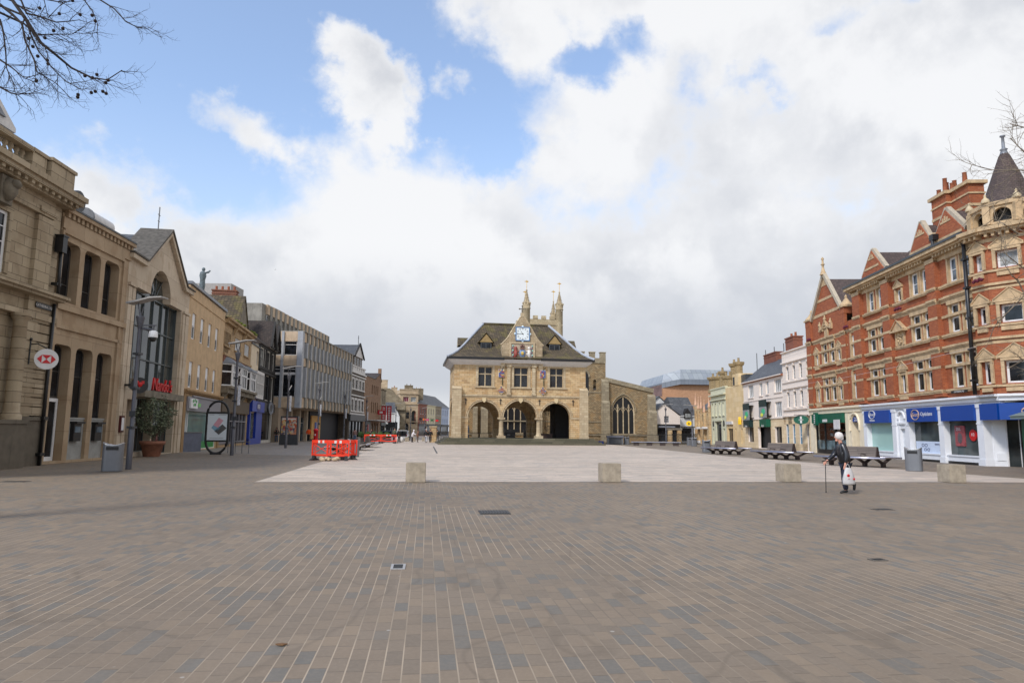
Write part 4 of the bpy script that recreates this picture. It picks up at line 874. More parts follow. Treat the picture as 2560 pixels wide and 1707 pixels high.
# dormers
def dormer(xc,side=0):
    b=MB(); b.box(xc-.68,xc+.68,1.0,3.5,11.0,12.35,1); o=b.build('dormer',[MTILE,TIM],G0)
    b=MB(); b.add([(xc-1.0,.75,12.35),(xc+1.0,.75,12.35),(xc,.75,13.6),(xc-1.0,4,12.35),(xc+1.0,4,12.35),(xc,4,13.6)],[(0,2,5,3),(1,4,5,2)]); b.add([(xc-.85,.86,12.4),(xc+.85,.86,12.4),(xc,.86,13.45)],[(0,1,2)],1); b.build('dormer_roof',[MTILE,plain('tile_hung_gable',L(150,126,84),.85)],o)
    window(o,xc-.64,xc+.64,11.05,12.3,y=.94,fm=plain('lead_grey_frame',(.12,.13,.14),.6),v=(.5,),h=(),fw=.05)
dormer(4.2); dormer(12.78)
for sx_,x0,x1 in ((-1,1.0,3.5),(1,13.4,16.0)):
    b=MB(); b.box(x0+.3 if sx_<0 else x0,x1 if sx_<0 else x1-.3,3.4,4.9,11.2,12.3,1); zr_=13.0
    xa,xb=(x0-.1,x1) if sx_<0 else (x0,x1+.1)
    b.add([(xa,3.1,12.2),(xb,3.1,12.2),(xb,5.2,12.2),(xa,5.2,12.2),(xa,4.15,13.3),(xb,4.15,13.3)],[(0,1,5,4),(2,3,4,5)]); b.add([(xa+.02,3.2,12.2),(xa+.02,5.1,12.2),(xa+.02,4.15,13.2),(xb-.02,3.2,12.2),(xb-.02,5.1,12.2),(xb-.02,4.15,13.2)],[(0,2,1),(3,4,5)],1); b.build('side_dormer',[MTILE,GSTP],G0)
# clock gable
gp=[(6.0,9.6),(11.0,9.6),(11.0,12.05),(10.35,12.75),(9.7,13.85),(9.0,15.05),(8.65,15.55),(8.35,15.55),(8.0,15.05),(7.3,13.85),(6.65,12.75),(6.0,12.05)]
b=MB(); b.prism(gp,'y',-.35,.9); b.build('clock_gable',[masonry('gable_limestone',[L(176,158,128),L(160,140,112),L(190,172,142)],.5,.26,L(130,112,88),.012,.85,.4,.012,patch=L(140,124,98))],G0)
b=MB(); cp=gp[2:]; b.tube([(x,-.3,z+.04) for x,z in [(11.15,11.95)]+gp[2:7]],.1,5).tube([(x,-.3,z+.04) for x,z in gp[7:12]+[(5.85,11.95)]],.1,5); b.box(8.3,8.7,-.4,.1,15.5,16.0); 
b.build('gable_coping',GSTP,G0)
b=MB(); b.tube([(8.5,-.15,16.0),(8.5,-.15,16.85)],.06,6).tube([(8.15,-.15,16.5),(8.85,-.15,16.5)],.06,6)
for x,z in ((8.15,16.5),(8.85,16.5),(8.5,16.88)): b.ball(x,-.15,z,.11,6)
b.build('stone_cross',GREYST,G0)
b=MB(); b.box(5.9,11.1,-.42,.0,9.72,9.86).prism([(-.1,9.0),(-.42,9.72),(0,9.72)],'x',5.9,6.4).prism([(-.1,9.0),(-.42,9.72),(0,9.72)],'x',10.6,11.1); b.build('gable_corbel',GSTP,G0)
CB=plain('clock_blue_frame',L(70,120,170),.5)
b=MB(); x0,x1,z0,z1=7.66,9.4,12.52,14.22; b.box(x0,x1,-.5,-.35,z0,z0+.09).box(x0,x1,-.5,-.35,z1-.09,z1).box(x0,x0+.09,-.5,-.35,z0+.09,z1-.09).box(x1-.09,x1,-.5,-.35,z0+.09,z1-.09)
for x,z in ((8.53,z1+.05),(8.53,z0-.05),(x0-.05,13.37),(x1+.05,13.37)): b.ball(x,-.42,z,.16,8,1,1,.4,1)
ck=b.build('clock',[CB,plain('clock_pale',L(200,216,224),.5,var=.03)],G0)
b=MB(); b.box(x0+.08,x1-.08,-.47,-.36,z0+.08,z1-.08); cx_,cz_=8.53,13.37
b.build('clock_face',plain('clock_face_white',L(222,230,232),.5,var=.03),ck)
b=MB()
for i in range(12):
    a=R(i*30); 
    for dd in ((-.035,.035) if i%3 else (-.06,0,.06)):
        u=Vector((math.sin(a),0,math.cos(a))); w_=Vector((math.cos(a),0,-math.sin(a))); c=Vector((cx_,-.475,cz_))
        b.tube([c+u*.55+w_*dd,c+u*.70+w_*dd],.016,4)
for a,l_,r_ in ((-38,.4,.03),(-91,.62,.022)):
    u=Vector((math.sin(R(a)),0,math.cos(R(a)))); b.tube([Vector((cx_,-.49,cz_))-u*.1,Vector((cx_,-.49,cz_))+u*l_],[r_*1.3,r_*.7],4)
b.ball(cx_,-.49,cz_,.05,6); b.build('hands_and_numerals',BLACK,ck)
b=MB(); ringp=[(cx_+.74*math.cos(R(a)),-.475,cz_+.74*math.sin(R(a))) for a in range(0,361,15)]; b.tube(ringp,.01,4); b.build('dial_ring',plain('dial_brown',L(120,100,80),.6),ck)
# arms panel
b=MB(); b.box(6.9,10.05,-.48,-.35,12.15,12.36).box(6.9,7.12,-.48,-.35,9.95,12.15).box(9.83,10.05,-.48,-.35,9.95,12.15).box(7.12,9.83,-.38,-.34,9.95,12.15,1); ap=b.build('arms_panel',[GSTP,plain('arms_ground',L(176,160,140),.8)],G0)
b=MB()
b.lathe([(.02,10.35),(.3,10.6),(.42,11.0),(.38,11.35),(.02,11.4)],8.5,-.42,12,0,True,1,.25); b.ball(8.5,-.52,10.98,.2,8,2,1,.5,1.2)
b.build('shield',[plain('arms_blue_grey',L(110,130,160),.5,var=.4,scale=9),0 and None or SHC[1],SHC[2]],ap)
b=MB(); b.box(8.25,8.75,-.5,-.4,11.45,11.7).ball(8.35,-.46,11.85,.14,8).ball(8.65,-.46,11.85,.14,8).ball(8.5,-.46,12.0,.1,8); b.build('crown',plain('crown_umber',L(110,80,70),.6,var=.4,scale=8),ap)
LI=plain('lion_red',L(140,66,56),.6,var=.25,scale=7); UN=plain('unicorn_white',L(214,208,200),.6,var=.1)
def beast(m,s_,nm_):
    q=lambda x:8.5+s_*x; b=MB()
    b.tube([(q(-.95),-.45,10.35),(q(-.8),-.45,10.9),(q(-.85),-.45,11.4)],[.2,.24,.2],7).ball(q(-.82),-.5,11.62,.19,8).tube([(q(-.75),-.45,11.2),(q(-.45),-.5,11.25)],.07,5).tube([(q(-.75),-.45,10.95),(q(-.45),-.5,10.85)],.07,5).tube([(q(-.9),-.45,10.45),(q(-1.05),-.45,10.1)],.09,5).tube([(q(-.85),-.45,10.4),(q(-.6),-.45,10.1)],.09,5).tube([(q(-1.05),-.42,10.5),(q(-1.2),-.42,10.9),(q(-1.12),-.42,11.2)],.04,5)
    if m is LI: b.ball(q(-.84),-.44,11.45,.24,8)
    b.build(nm_,m,ap)
beast(LI,1,'lion'); beast(UN,-1,'unicorn')
b=MB(); b.box(7.75,9.25,-.5,-.4,10.0,10.12).box(7.9,9.1,-.46,-.4,10.12,10.22,1); b.build('scroll',[WHITE,BLACK],ap)
for x in (7.3,9.7):
    b=MB()
    for k in range(7): b.ball(x+.05*(-1)**k,-.42,10.2+k*.28,.13,6,k%2)
    b.build('foliage_border',[plain('verdigris_white',L(150,190,180),.6),plain('arms_teal_red',L(130,110,130),.6,var=.5,scale=9)],ap)
# stair inside
b=MB()
for i in range(26):
    a=i*.5; b.tube([(13.0,4.4,.9+i*.17),(13.0+.75*math.cos(a),4.4+.75*math.sin(a),.9+i*.17)],.03,4)
    b.tube([(13.0+.75*math.cos(a),4.4+.75*math.sin(a),.9+i*.17),(13.0+.75*math.cos(a+.5),4.4+.75*math.sin(a+.5),1.07+i*.17),(13.0+.75*math.cos(a+.5),4.4+.75*math.sin(a+.5),1.9+i*.17)],.022,4)
b.cyl(13.0,4.4,.76,5.4,.06,None,8); 
t=tag(b.build('spiral_staircase',IRON),'black iron spiral stair standing inside the right arch of the guildhall','staircase'); t.location=G0.location; t.rotation_euler=G0.rotation_euler
# steps
STEP=masonry('worn_dark_step_stone',[L(108,104,84),L(94,90,74),L(122,116,96)],1.4,.19,L(60,58,46),.012,.9,.4,.01,off=.5)
b=MB()
for i in range(4): b.box(-1.5+i*.35,18.3-i*.35,-2.5+i*.42,9.5-i*.2,-.1,.19*(i+1))
b.build('platform_steps',STEP,G0)
# cabinets and benches seen under the arches
def at(o,x,y,z=0): return o.matrix_basis@Vector((x,y,z))
def gthing(n_,l_,c_,x,y,gr=None):
    rz=G0.rotation_euler[2]; c,s=math.cos(rz),math.sin(rz); return thing(n_,l_,c_,(G0.location.x+x*c-y*s,G0.location.y+x*s+y*c,0),rz,gr)
t=gthing('grey_utility_cabinet','long grey utility cabinet with a pale label behind the guildhall middle arch','cabinet',7.9,10.5); b=MB(); b.box(0,1.5,0,.6,0,1.75).box(-.05,1.55,-.05,.65,1.75,1.85); b.build('body',STEEL,t); b=MB(); b.box(.4,.8,-.02,0,1.0,1.2); b.build('label',WHITE,t)
t=gthing('grey_utility_cabinet','grey utility cabinet seen behind the right column of the guildhall','cabinet',10.6,10.5); b=MB(); b.box(0,1.4,0,.6,0,1.7).box(-.05,1.45,-.05,.65,1.7,1.8); b.build('body',STEEL,t)
t=gthing('dark_bench_box','low dark box bench inside the right guildhall arch','bench',11.2,2.2); b=MB(); b.box(0,1.6,0,.5,.78,1.25).box(-.05,1.65,-.05,.55,1.25,1.33); b.build('box',plain('dark_red_brown',L(60,44,38),.7),t)
# ================= CHURCH =================
CHS=masonry('church_rubble_stone',[L(156,136,104),L(130,112,86),L(178,156,120),L(150,124,88)],.34,.17,L(104,90,68),.02,.9,.4,.02,patch=L(176,140,92),patchf=.5)
CHD=masonry('church_ashlar',[L(158,146,122),L(140,128,106),L(172,160,134)],.6,.3,L(112,100,80),.012,.9,.5,.015)
F=Fac('parish_church','old rubble stone church with battlements and tall traceried windows behind the guildhall',(4,94),(30,99.2),cat='church')
C0=F.o; KC=1.11; C0.scale=(KC,KC,KC); C0.location=(4*KC,94*KC,-.176)
def tracery(x0,x1,z0,zs,zt,lights=4):
    b=MB(); w=x1-x0; lw=w/lights; pt=pointed(x0,x1,z0,zs,zt,8)
    b.tube([(p[0],.12,p[1]) for p in pt[1:]+[pt[0]]],.12,5)
    for i in range(1,lights):
        x=x0+i*lw; xm=(x0+x1)/2; top=zs+(zt-zs)*(1-abs(x-xm)/(w/2))*.92
        b.box(x-.055,x+.055,.05,.22,z0,top)
    for i in range(lights):
        a=x0+i*lw; b.tube([(a+.03,.14,zs-.25),(a+.2*lw,.14,zs+.15),(a+.5*lw,.14,zs+.42),(a+.8*lw,.14,zs+.15),(a+lw-.03,.14,zs-.25)],.045,4)
        if 0<i<lights: b.tube([(a-.25*lw,.14,zs+.4),(a,.14,zs+.95),(a+.25*lw,.14,zs+.4)],.04,4)
    b.box(x0-.2,x1+.2,-.1,.2,z0-.16,z0)
    return b
def chwin(x0,x1,z0,zs,zt):
    F.holes.append(pointed(x0,x1,z0,zs,zt,8)); o=tracery(x0,x1,z0,zs,zt).build('window',GSTP,C0)
    b=MB(); b.box(x0,x1,.2,.22,z0,zt); b.build('pane',plain('black_leaded_glass',(.014,.015,.018),.35),o)
    b=MB(); pt=pointed(x0-.22,x1+.22,z0,zs,zt+.25,8); b.tube([(p[0],-.05,p[1]) for p in pt[2:]],.08,5); b.build('hood_mould',CHD,o)
chwin(10.35,13.6,1.4,4.5,6.65); chwin(-5.4,-1.9,1.4,4.5,6.65); F.holes.append(archhole(7.55,8.05,7.4,8.6))
out=[(-12,-.3),(16.4,-.3),(16.4,7.3),(9.4,8.75),(9.4,11.3),(-6,11.3),(-6,8.5),(-12,7.6)]
F.body(-12,16.4,7.2,CHS,1.2,outline=out,rev=.25)
b=MB(); b.prism([(9.3,8.65),(16.5,7.15),(16.5,7.75),(9.3,9.25)],'y',-.15,.5)
b.box(-6,9.4,-.12,.5,11.2,11.9)
for i in range(8): b.box(9.4-.75-i*1.55,9.4-i*1.55,-.1,.45,11.9,12.65); b.box(9.35-.8-i*1.55,9.45-i*1.55,-.16,.5,12.65,12.78)
b.box(9.0,9.42,.3,14,8.5,12.0); F.part('parapet',b,CHD)
b=MB(); b.box(-6,9.3,.4,14,8,11.3); F.part('nave_wall',b,CHS)
b=MB(); b.add([(9.4,.4,9.2),(16.4,.4,7.5),(16.4,16,7.5),(9.4,16,9.2)],[(0,1,2,3)]).box(-6,9.3,.4,14,11.3,11.4).box(16.3,16.4,.3,16,-.3,7.4,1); F.part('roof',b,[LEAD,CHS])
for x0,x1,zt in ((8.7,9.75,9.0),(15.5,16.7,7.0),(-.9,.1,8.0),(-8.3,-7.4,7.2),(-9.35,-8.8,7.4)):
    b=MB(); b.box(x0,x1,-.7,.05,-.1,zt*.62).box(x0+.05,x1-.05,-.45,.05,zt*.62,zt-.4).prism([(-.7,zt*.62),(-.4,zt*.62),(-.4,zt*.62+.4)],'x',x0,x1).prism([(-.45,zt-.4),(.05,zt-.4),(.05,zt)],'x',x0+.05,x1-.05).box(x0-.1,x1+.1,-.78,.05,-.1,1.2); F.part('buttress',b,CHD)
b=MB(); b.box(-12,16.4,-.14,.02,1.1,1.28).box(-6,9.4,-.08,.02,2.9,3.05).box(4.5,8.7,-.06,.02,7.0,7.15); F.part('string_course',b,CHD)
b=MB(); b.prism(pointed(-11.2,-9.9,.1,1.9,3.0,6),'y',-.12,.02,0); F.part('blue_door',b,plain('blue_church_door',L(50,80,110),.6))
b=MB(); pt=pointed(5.4,7.0,6.6,9.2,10.2,8); b.tube([(p[0],-.05,p[1]) for p in pt[2:]],.14,6); b.prism(pointed(5.5,6.9,6.6,9.1,10.0,8),'y',-.03,.01,1); F.part('nave_window',b,[CHD,plain('black_leaded_glass',(.014,.015,.018),.35)])
# tower
F=Fac('church_tower','pale limestone church tower with battlements and crocketed corner spires',(1.95,114),(8.7,115.3),cat='tower')
T0=F.o; TST=masonry('tower_limestone',[L(184,168,136),L(168,150,120),L(198,182,150)],.6,.34,L(140,124,98),.014,.9,.35,.015)
b=MB(); b.box(.2,6.7,0,6.5,0,20.5).box(.1,6.8,-.12,6.6,19.55,19.75)
F.part('tower_wall',b,TST)
b=MB()
for i in range(5): 
    b.box(.2+i*1.45,.2+i*1.45+.8,-.05,.35,20.5,21.1); b.box(.2+i*1.45,.2+i*1.45+.8,6.2,6.6,20.5,21.1); b.box(-.02,.35,.2+i*1.45,1+i*1.45,20.5,21.1); b.box(6.45,6.8,.2+i*1.45,1+i*1.45,20.5,21.1)
F.part('battlements',b,TST)
GOLD=plain('gilded_vane',L(214,168,70),.35,.6)
def spire(x,y,r,zb,zp,zt,zv,vanes=1):
    b=MB(); b.lathe([(r,zb),(r,zp-.7),(r*1.15,zp-.62),(r*1.15,zp-.5),(r,zp-.4),(r*1.12,zp),(r*1.12,zp+.25),(r*.75,zp+.3),(r*.16,zt),(r*.3,zt+.12),(.02,zt+.35)],x,y,8)
    for k in range(7):
        zz=zp+.4+(zt-zp-.5)*k/7; rr=r*.75*(1-k/7)+.1
        for q in range(8): a=q*math.pi/4+.39; b.ball(x+rr*math.cos(a),y+rr*math.sin(a),zz,.07,4)
    for q in range(8): a=q*math.pi/4+.39; b.box(x+r*math.cos(a)-.12,x+r*math.cos(a)+.12,y+r*math.sin(a)-.12,y+r*math.sin(a)+.12,zp+.2,zp+.45)
    o=F.part('corner_spire',b,TST); b=MB(); b.tube([(x,y,zt),(x,y,zv)],.035,5)
    b.prism([(x-.45,zv-.25),(x-.1,zv-.12),(x+.1,zv-.12),(x+.4,zv-.2),(x+.1,zv-.38),(x-.12,zv-.3)],'y',y-.02,y+.02).ball(x,y,zv,.06,5); b.build('weathervane',GOLD,o)
spire(.55,.35,.62,17,22.9,25.3,27.2); spire(6.3,.35,.62,17,22.9,25.2,27.1); spire(1.5,6.2,.5,17,22.6,24.6,26.6); spire(6.75,6.2,.5,17,22.3,24.7,26.9)
b=MB(); b.prism(pointed(2.5,4.4,14,17,18.2,6),'y',-.04,.05); F.part('belfry_window',b,PLINTH)
# ================= RIGHT ROW =================
RB_=masonry('orange_red_brick',[L(162,86,46),L(146,72,38),L(174,98,56)],.24,.085,L(150,104,80),.008,.8,.4,.004,big=.28)
BUFF=plain('buff_terracotta_dressing',L(186,160,124),.75,var=.2,scale=2.5,streak=.5)
WHP=plain('white_shopfront_paint',(.74,.75,.77),.4,var=.03)
DRT=masonry('dark_plain_tiles',[L(86,72,68),L(72,60,56),L(98,82,76)],.2,.12,L(46,38,36),.01,.8,.3,.01)
BB=plain('navy_blue_sign',L(4,62,142),.4,var=.03)
F=Fac('red_brick_corner_building','large red brick and buff terracotta corner building with gables, turret and optician shopfront',(26.49,59.99),(25.42,37.36))
RX=F
L1=(4.28,4.3,5.5,6.25); 
def dbl(x0,x1,w_,z0,zm,z1,top=True):
    for a in (x0,x1-w_):
        F.win(a,a+w_,z0,zm,rev=.1,v=(),h=(),fw=.1,gm=GL); F.win(a,a+w_,zm+.16,z1,rev=.1,v=(),h=(),fw=.08,gm=GL)
for (x0,x1,w_) in ((2.5,4.86,.9),(10.92,13.26,.92),(16.78,18.98,.9),(20.85,22.98,.85)):
    dbl(x0,x1,w_,4.32,5.5,6.24); dbl(x0,x1,w_,7.5,8.4,9.12)
for (x0,x1,w_) in ((11.0,13.22,.85),(16.85,18.9,.85),(20.98,22.95,.8)):
    for a in (x0,x1-w_): F.win(a,a+w_,10.42,11.85,rev=.12,v=(),h=(.5,),fw=.11,gm=GLB)
for a,b_ in ((.98,1.6),(5.4,6.08)):
    F.win(a,b_,4.32,5.44,rev=.08,v=(),h=(),fw=.08); F.win(a,b_,7.5,8.36,rev=.08,v=(),h=(),fw=.1)
F.win(8.0,8.6,4.32,6.2,rev=.08,v=(),h=(.6,),fw=.08); F.win(8.0,8.6,7.45,9.12,rev=.08,v=(),h=(.6,),fw=.1)
F.win(14.85,15.6,4.32,5.7,rev=.15,v=(),h=(),fw=.1); F.win(15.0,15.7,10.42,11.2,rev=.12,v=(),h=(),fw=.09)
out=[(-.6,3.6),(23.2,3.6),(23.2,12.3),(9.0,12.3),(9.0,10.35),(7.3,10.35),(7.3,10.6),(6.4,11.6),(3.62,15.0),(.75,11.6),(-.6,11.6)]
b=MB(); b.wall(out,F.holes,0,.14,0,2); b.box(-.6,23.0,.75,.8,3.6,10.2,1)
b.add([(-.6,0,-.1),(-.6,12,-.1),(-.6,12,11),(-.6,0,11)],[(0,3,2,1)]); b.add([(9,0,10.2),(9,12,10.2),(9,12,12.3),(9,0,12.3)],[(0,3,2,1)])
F.part('wall',b,[RB_,PLINTH,BUFF])
# piers
b=MB()
def strips(x0,x1,p,z0=3.85,z1=12.0,skip=()):
    b.box(x0,x1,-p,.02,z0,z1)
for x0,x1,p,z1 in ((-.6,.45,.18,11.5),(6.55,7.35,.18,11.2),(9.05,10.2,.3,12.0),(13.5,14.5,.3,12.0),(19.1,20.05,.3,12.0),(7.55,7.85,.1,10.2),(8.75,9.03,.1,10.2)): strips(x0,x1,p,3.85,z1)
F.part('brick_pier',b,RB_)
# string courses following the piers
steps=[(-.6,.45,.18),(.45,2.2,0),(2.2,5.15,.1),(5.15,6.55,0),(6.55,7.35,.18),(7.35,9.05,.05),(9.05,10.2,.3),(10.2,10.7,.05),(10.7,13.45,.12),(13.45,14.5,.3),(14.5,16.55,0),(16.55,19.1,.12),(19.1,20.05,.3),(20.05,20.65,.05),(20.65,23.2,.12)]
b=MB()
for x0,x1,p in steps:
    for z,h_,q in ((4.14,.12,.08),(6.64,.13,.12),(7.32,.12,.08),(9.52,.13,.12)):
        b.box(x0,x1,-p-q,.02,z,z+h_); b.box(x0,x1,-p-q*.5,.02,z-.09,z)
    if x0>=9: b.box(x0,x1,-p-.08,.02,10.24,10.36).box(x0,x1,-p-.04,.02,10.16,10.24)
    if x0>=9: b.box(x0,x1,-p-.03,.02,11.9,12.15)
F.part('string_course',b,BUFF)
# buff bands on brick at transom level + lintel zone
b=MB()
for x0,x1,p in steps:
    for z in (5.5,8.42): b.box(x0,x1,-p-.015,.01,z,z+.16)
    b.box(x0,x1,-p-.012,.01,9.32,9.46); b.box(x0,x1,-p-.012,.01,6.42,6.58)
F.part('buff_band',b,BUFF)
# window dressings
b=MB()
def dress(x0,x1,z0,z1,w_):
    for x in (x0-.15,x1): b.box(x,x+.15,-.05,.02,z0,z1)
    m=(x0+w_+x1-w_)/2; g_=(x1-x0-2*w_)
    for x in (x0+w_,x1-w_-.12): b.box(x,x+.12,-.05,.02,z0,z1)
    b.box(x0-.15,x1+.15,-.13,.02,z1,z1+.2)
for (x0,x1,w_) in ((2.5,4.86,.9),(10.92,13.26,.92),(16.78,18.98,.9),(20.85,22.98,.85)):
    dress(x0,x1,4.3,6.24,w_); dress(x0,x1,7.48,9.12,w_)
    for zt in (5.5,8.4): b.box(x0,x0+w_,-.04,.02,zt,zt+.15).box(x1-w_,x1,-.04,.02,zt,zt+.15)
for (x0,x1,w_) in ((11.0,13.22,.85),(16.85,18.9,.85),(20.98,22.95,.8)): dress(x0,x1,10.4,11.85,w_)
def ped(xc,w_,z,p=.13):
    b.box(xc-w_/2,xc+w_/2,-p,.02,z,z+.12); b.prism([(xc-w_/2,z+.12),(xc+w_/2,z+.12),(xc,z+.1+w_*.38)],'y',-p*.6,.02)
    b.tube([(xc-w_/2,-p*.8,z+.13),(xc,-p*.8,z+.14+w_*.38)],.035,4).tube([(xc+w_/2,-p*.8,z+.13),(xc,-p*.8,z+.14+w_*.38)],.035,4)
for a,b_,zs in ((.98,1.6,((4.32,5.44),(7.5,8.36))),(5.4,6.08,((4.32,5.44),(7.5,8.36))),(14.85,15.6,((4.32,5.7),))):
    for z0,z1 in zs:
        b.box(a-.14,a,-.08,.02,z0,z1).box(b_,b_+.14,-.08,.02,z0,z1).box(a-.14,b_+.14,-.1,.02,z1,z1+.12); ped((a+b_)/2,b_-a+.5,z1+.12); b.box(a-.1,b_+.1,-.1,.02,z0-.42,z0-.2)
b.box(14.86,15.0,-.08,.02,10.4,11.25).box(15.7,15.84,-.08,.02,10.4,11.25); ped(15.35,1.1,11.3)
b.box(7.85,8.0,-.1,.02,4.3,6.4).box(8.6,8.75,-.1,.02,4.3,6.4).box(7.85,8.0,-.1,.02,7.4,9.3).box(8.6,8.75,-.1,.02,7.4,9.3)
F.part('window_dressings',b,BUFF)
b=MB(); ped(15.25,1.7,8.35,.35); b.box(14.75,15.75,-.05,.02,7.46,8.35); b.box(14.7,14.85,-.12,.02,7.46,8.35).box(15.65,15.8,-.12,.02,7.46,8.35)
for i in range(9): b.ball(15.25+.2*math.sin(i*2.3),-.08,7.6+i*.08,.1,6)
F.part('carved_niche',b,BUFF)
b=MB(); ped(3.4,1.5,10.4,.12); b.prism(archhole(3.0,3.8,9.72,10.2,8),'y',-.02,.0,0); b.tube([(p[0],-.1,p[1]) for p in archhole(2.9,3.9,9.7,10.2,8)[1:]],.09,4); b.box(2.2,2.5,-.15,.02,10.2,10.7).box(4.4,4.7,-.15,.02,10.2,10.7); b.tube([(2.2,-.12,10.3),(3.0,-.12,10.45),(3.45,-.12,11.1),(3.9,-.12,10.45),(4.7,-.12,10.3)],.09,4)
for x,z in ((2.35,10.7),(3.45,11.1),(4.55,10.7)): b.lathe([(.12,z),(.16,z+.1),(.05,z+.25),(.08,z+.32),(.01,z+.4)],x,-.1,6)
F.part('blind_arch',b,BUFF)
# main cornice with modillions
b=MB(); b.box(8.55,23.3,-.5,.3,12.3,12.42).box(8.5,23.35,-.66,.3,12.42,12.62); 
for i in range(44):
    x=8.9+i*.33
    if (9.1<x<10.1) or (13.5<x<14.5) or (19.1<x<20): continue
    b.box(x,x+.14,-.42,.02,12.12,12.3)
F.part('cornice',b,BUFF)
b=MB(); b.box(8.45,23.4,-.72,.35,12.62,12.76); F.part('gutter',b,DGREY)
# left gable coping, bands, finials, turrets
b=MB(); b.tube([(.55,-.06,11.45),(3.62,-.06,15.05)],.2,4).tube([(6.75,-.06,11.45),(3.62,-.06,15.05)],.2,4); F.part('gable_coping',b,plain('stone_coping',L(176,164,144),.85,streak=.3))
b=MB(); b.box(1.75,5.5,-.03,.01,12.78,13.0).box(.7,6.5,-.03,.01,11.55,11.8); b.prism([(2.8,14.0),(4.45,14.0),(3.62,15.0)],'y',-.04,.01); b.lathe([(.3,14.9),(.18,15.2),(.1,15.5),(.1,15.75),(.18,15.8),(.09,15.9),(.08,16.2),(.14,16.28),(.02,16.45)],3.62,-.1,8); 
for x in (-.1,6.95): b.box(x-.6,x+.6,-.3,.7,11.5,11.62); b.lathe([(.55,11.6),(.5,11.75),(.3,11.95),(.14,12.2),(.08,12.3),(.12,12.36),(.09,12.45),(.02,12.55)],x,.2,10)
F.part('gable_dressings',b,BUFF)
b=MB(); b.box(-.6,.4,-.2,.6,11.0,11.5).box(6.45,7.4,-.2,.6,11.0,11.5); F.part('turret_pier',b,RB_)
roof_cross(F.o,-.4,7.2,.1,10,11.4,14.6,DRT,.0)
b=MB(); b.box(7.2,9.1,.1,10,10.3,10.4).add([(7.3,.4,10.4),(9.0,.4,10.4),(9.0,5,13.2),(7.3,5,13.2)],[(0,1,2,3)]); F.part('link_roof',b,DRT)
# main roof & dormer gables
b=MB(); b.add([(9.0,.1,12.7),(24.0,.1,12.7),(24,5,16.2),(10.5,5,16.2),(9,10,12.7),(24,10,12.7)],[(0,1,2,3),(0,3,4),(4,3,2,5)]); F.part('main_roof',b,DRT)
def gab(x0,x1,xp,zp,z0=12.76,zl=None,zr_=None):
    b=MB(); b.prism([(x0,z0),(x1,z0),(x1,(zr_ or z0)+.35),(xp,zp),(x0,(zl or z0)+.35)],'y',-.05,.4); g=F.part('gable',b,RB_)
    b=MB(); b.tube([(x0-.05,.15,(zl or z0)+.35),(xp,.15,zp+.1)],.2,4).tube([(x1+.1,.15,(zr_ or z0)+.35),(xp,.15,zp+.1)],.2,4); b.build('gable_coping',plain('stone_coping',(.4,.38,.3)),g)
    b=MB(); w_=(x1-x0); zz=z0+(zp-z0)*.35; b.box(x0+w_*.16,x1-w_*.2,-.08,.0,zz,zz+.16); zz=z0+(zp-z0)*.68; b.box(xp-.42,xp+.42,-.08,.0,zz,zz+.12).box(xp-.06,xp+.06,-.08,0,zz+.15,zz+.4).box(xp-.25,xp-.12,-.08,0,zz+.12,zz+.3).box(xp+.12,xp+.25,-.08,0,zz+.12,zz+.3); b.build('buff_band',BUFF,g)
    roof_cross(g,x0+.1,x1-.1,.4,5,z0+.3,zp-.1,DRT,0)
gab(10.3,13.6,11.95,14.75); 
b=MB(); b.prism([(17.0,12.76),(22.7,12.76),(22.7,13.2),(21.1,14.75),(19.95,13.55),(19.35,13.55),(18.35,14.8),(17.0,13.05)],'y',-.05,.4); g=F.part('twin_gable',b,RB_)
b=MB(); 
for p,q in (((16.95,13.05),(18.35,14.9)),((19.3,13.5),(18.35,14.9)),((19.95,13.5),(21.1,14.85)),((22.8,13.2),(21.1,14.85))): b.tube([(p[0],.15,p[1]),(q[0],.15,q[1])],.2,4)
b.build('gable_coping',plain('stone_coping',(.4,.38,.3)),g)
b=MB(); b.box(17.15,22.6,-.09,0,13.05,13.2)
for xp in (18.35,21.1): b.box(xp-.5,xp+.5,-.08,0,14.0,14.12).box(xp-.06,xp+.06,-.08,0,14.14,14.4).box(xp-.28,xp-.14,-.08,0,14.12,14.3).box(xp+.14,xp+.28,-.08,0,14.12,14.3)
b.lathe([(.35,13.5),(.3,13.7),(.1,13.8)],19.65,.1,8); b.build('buff_band',BUFF,g)
roof_cross(g,17.1,19.6,.4,5,13,14.7,DRT,0); roof_cross(g,19.8,22.5,.4,5,13,14.7,DRT,0)
b=MB(); b.box(18.0,19.6,1.0,2.2,12.8,16.3).box(19.6,21.3,1.3,2.2,12.8,16.3).box(17.85,19.7,.85,2.35,16.3,16.5,1).box(19.6,21.45,1.15,2.35,16.3,16.5,1).box(17.95,19.65,.95,2.25,15.7,15.8,1).box(19.6,21.35,1.25,2.25,15.7,15.8,1).box(17.97,19.63,.97,2.23,14.95,15.12,1).box(19.6,21.33,1.27,2.23,14.95,15.12,1)
o=F.part('chimney',b,[RB_,BUFF])
for x,y,h_ in ((18.2,1.4,.5),(18.55,1.7,.85),(18.9,1.4,1.0),(19.2,1.8,.75),(19.45,1.5,.5),(20.4,1.7,.8)): b=MB(); b.lathe([(.16,16.5),(.12,16.5+h_),(.15,16.52+h_),(.08,16.54+h_)],x,y,8); b.build('chimney_pot',TERRA,o)
chimney(F.o,15.2,3.5,14,14.9,1.6,.7,RB_,2)
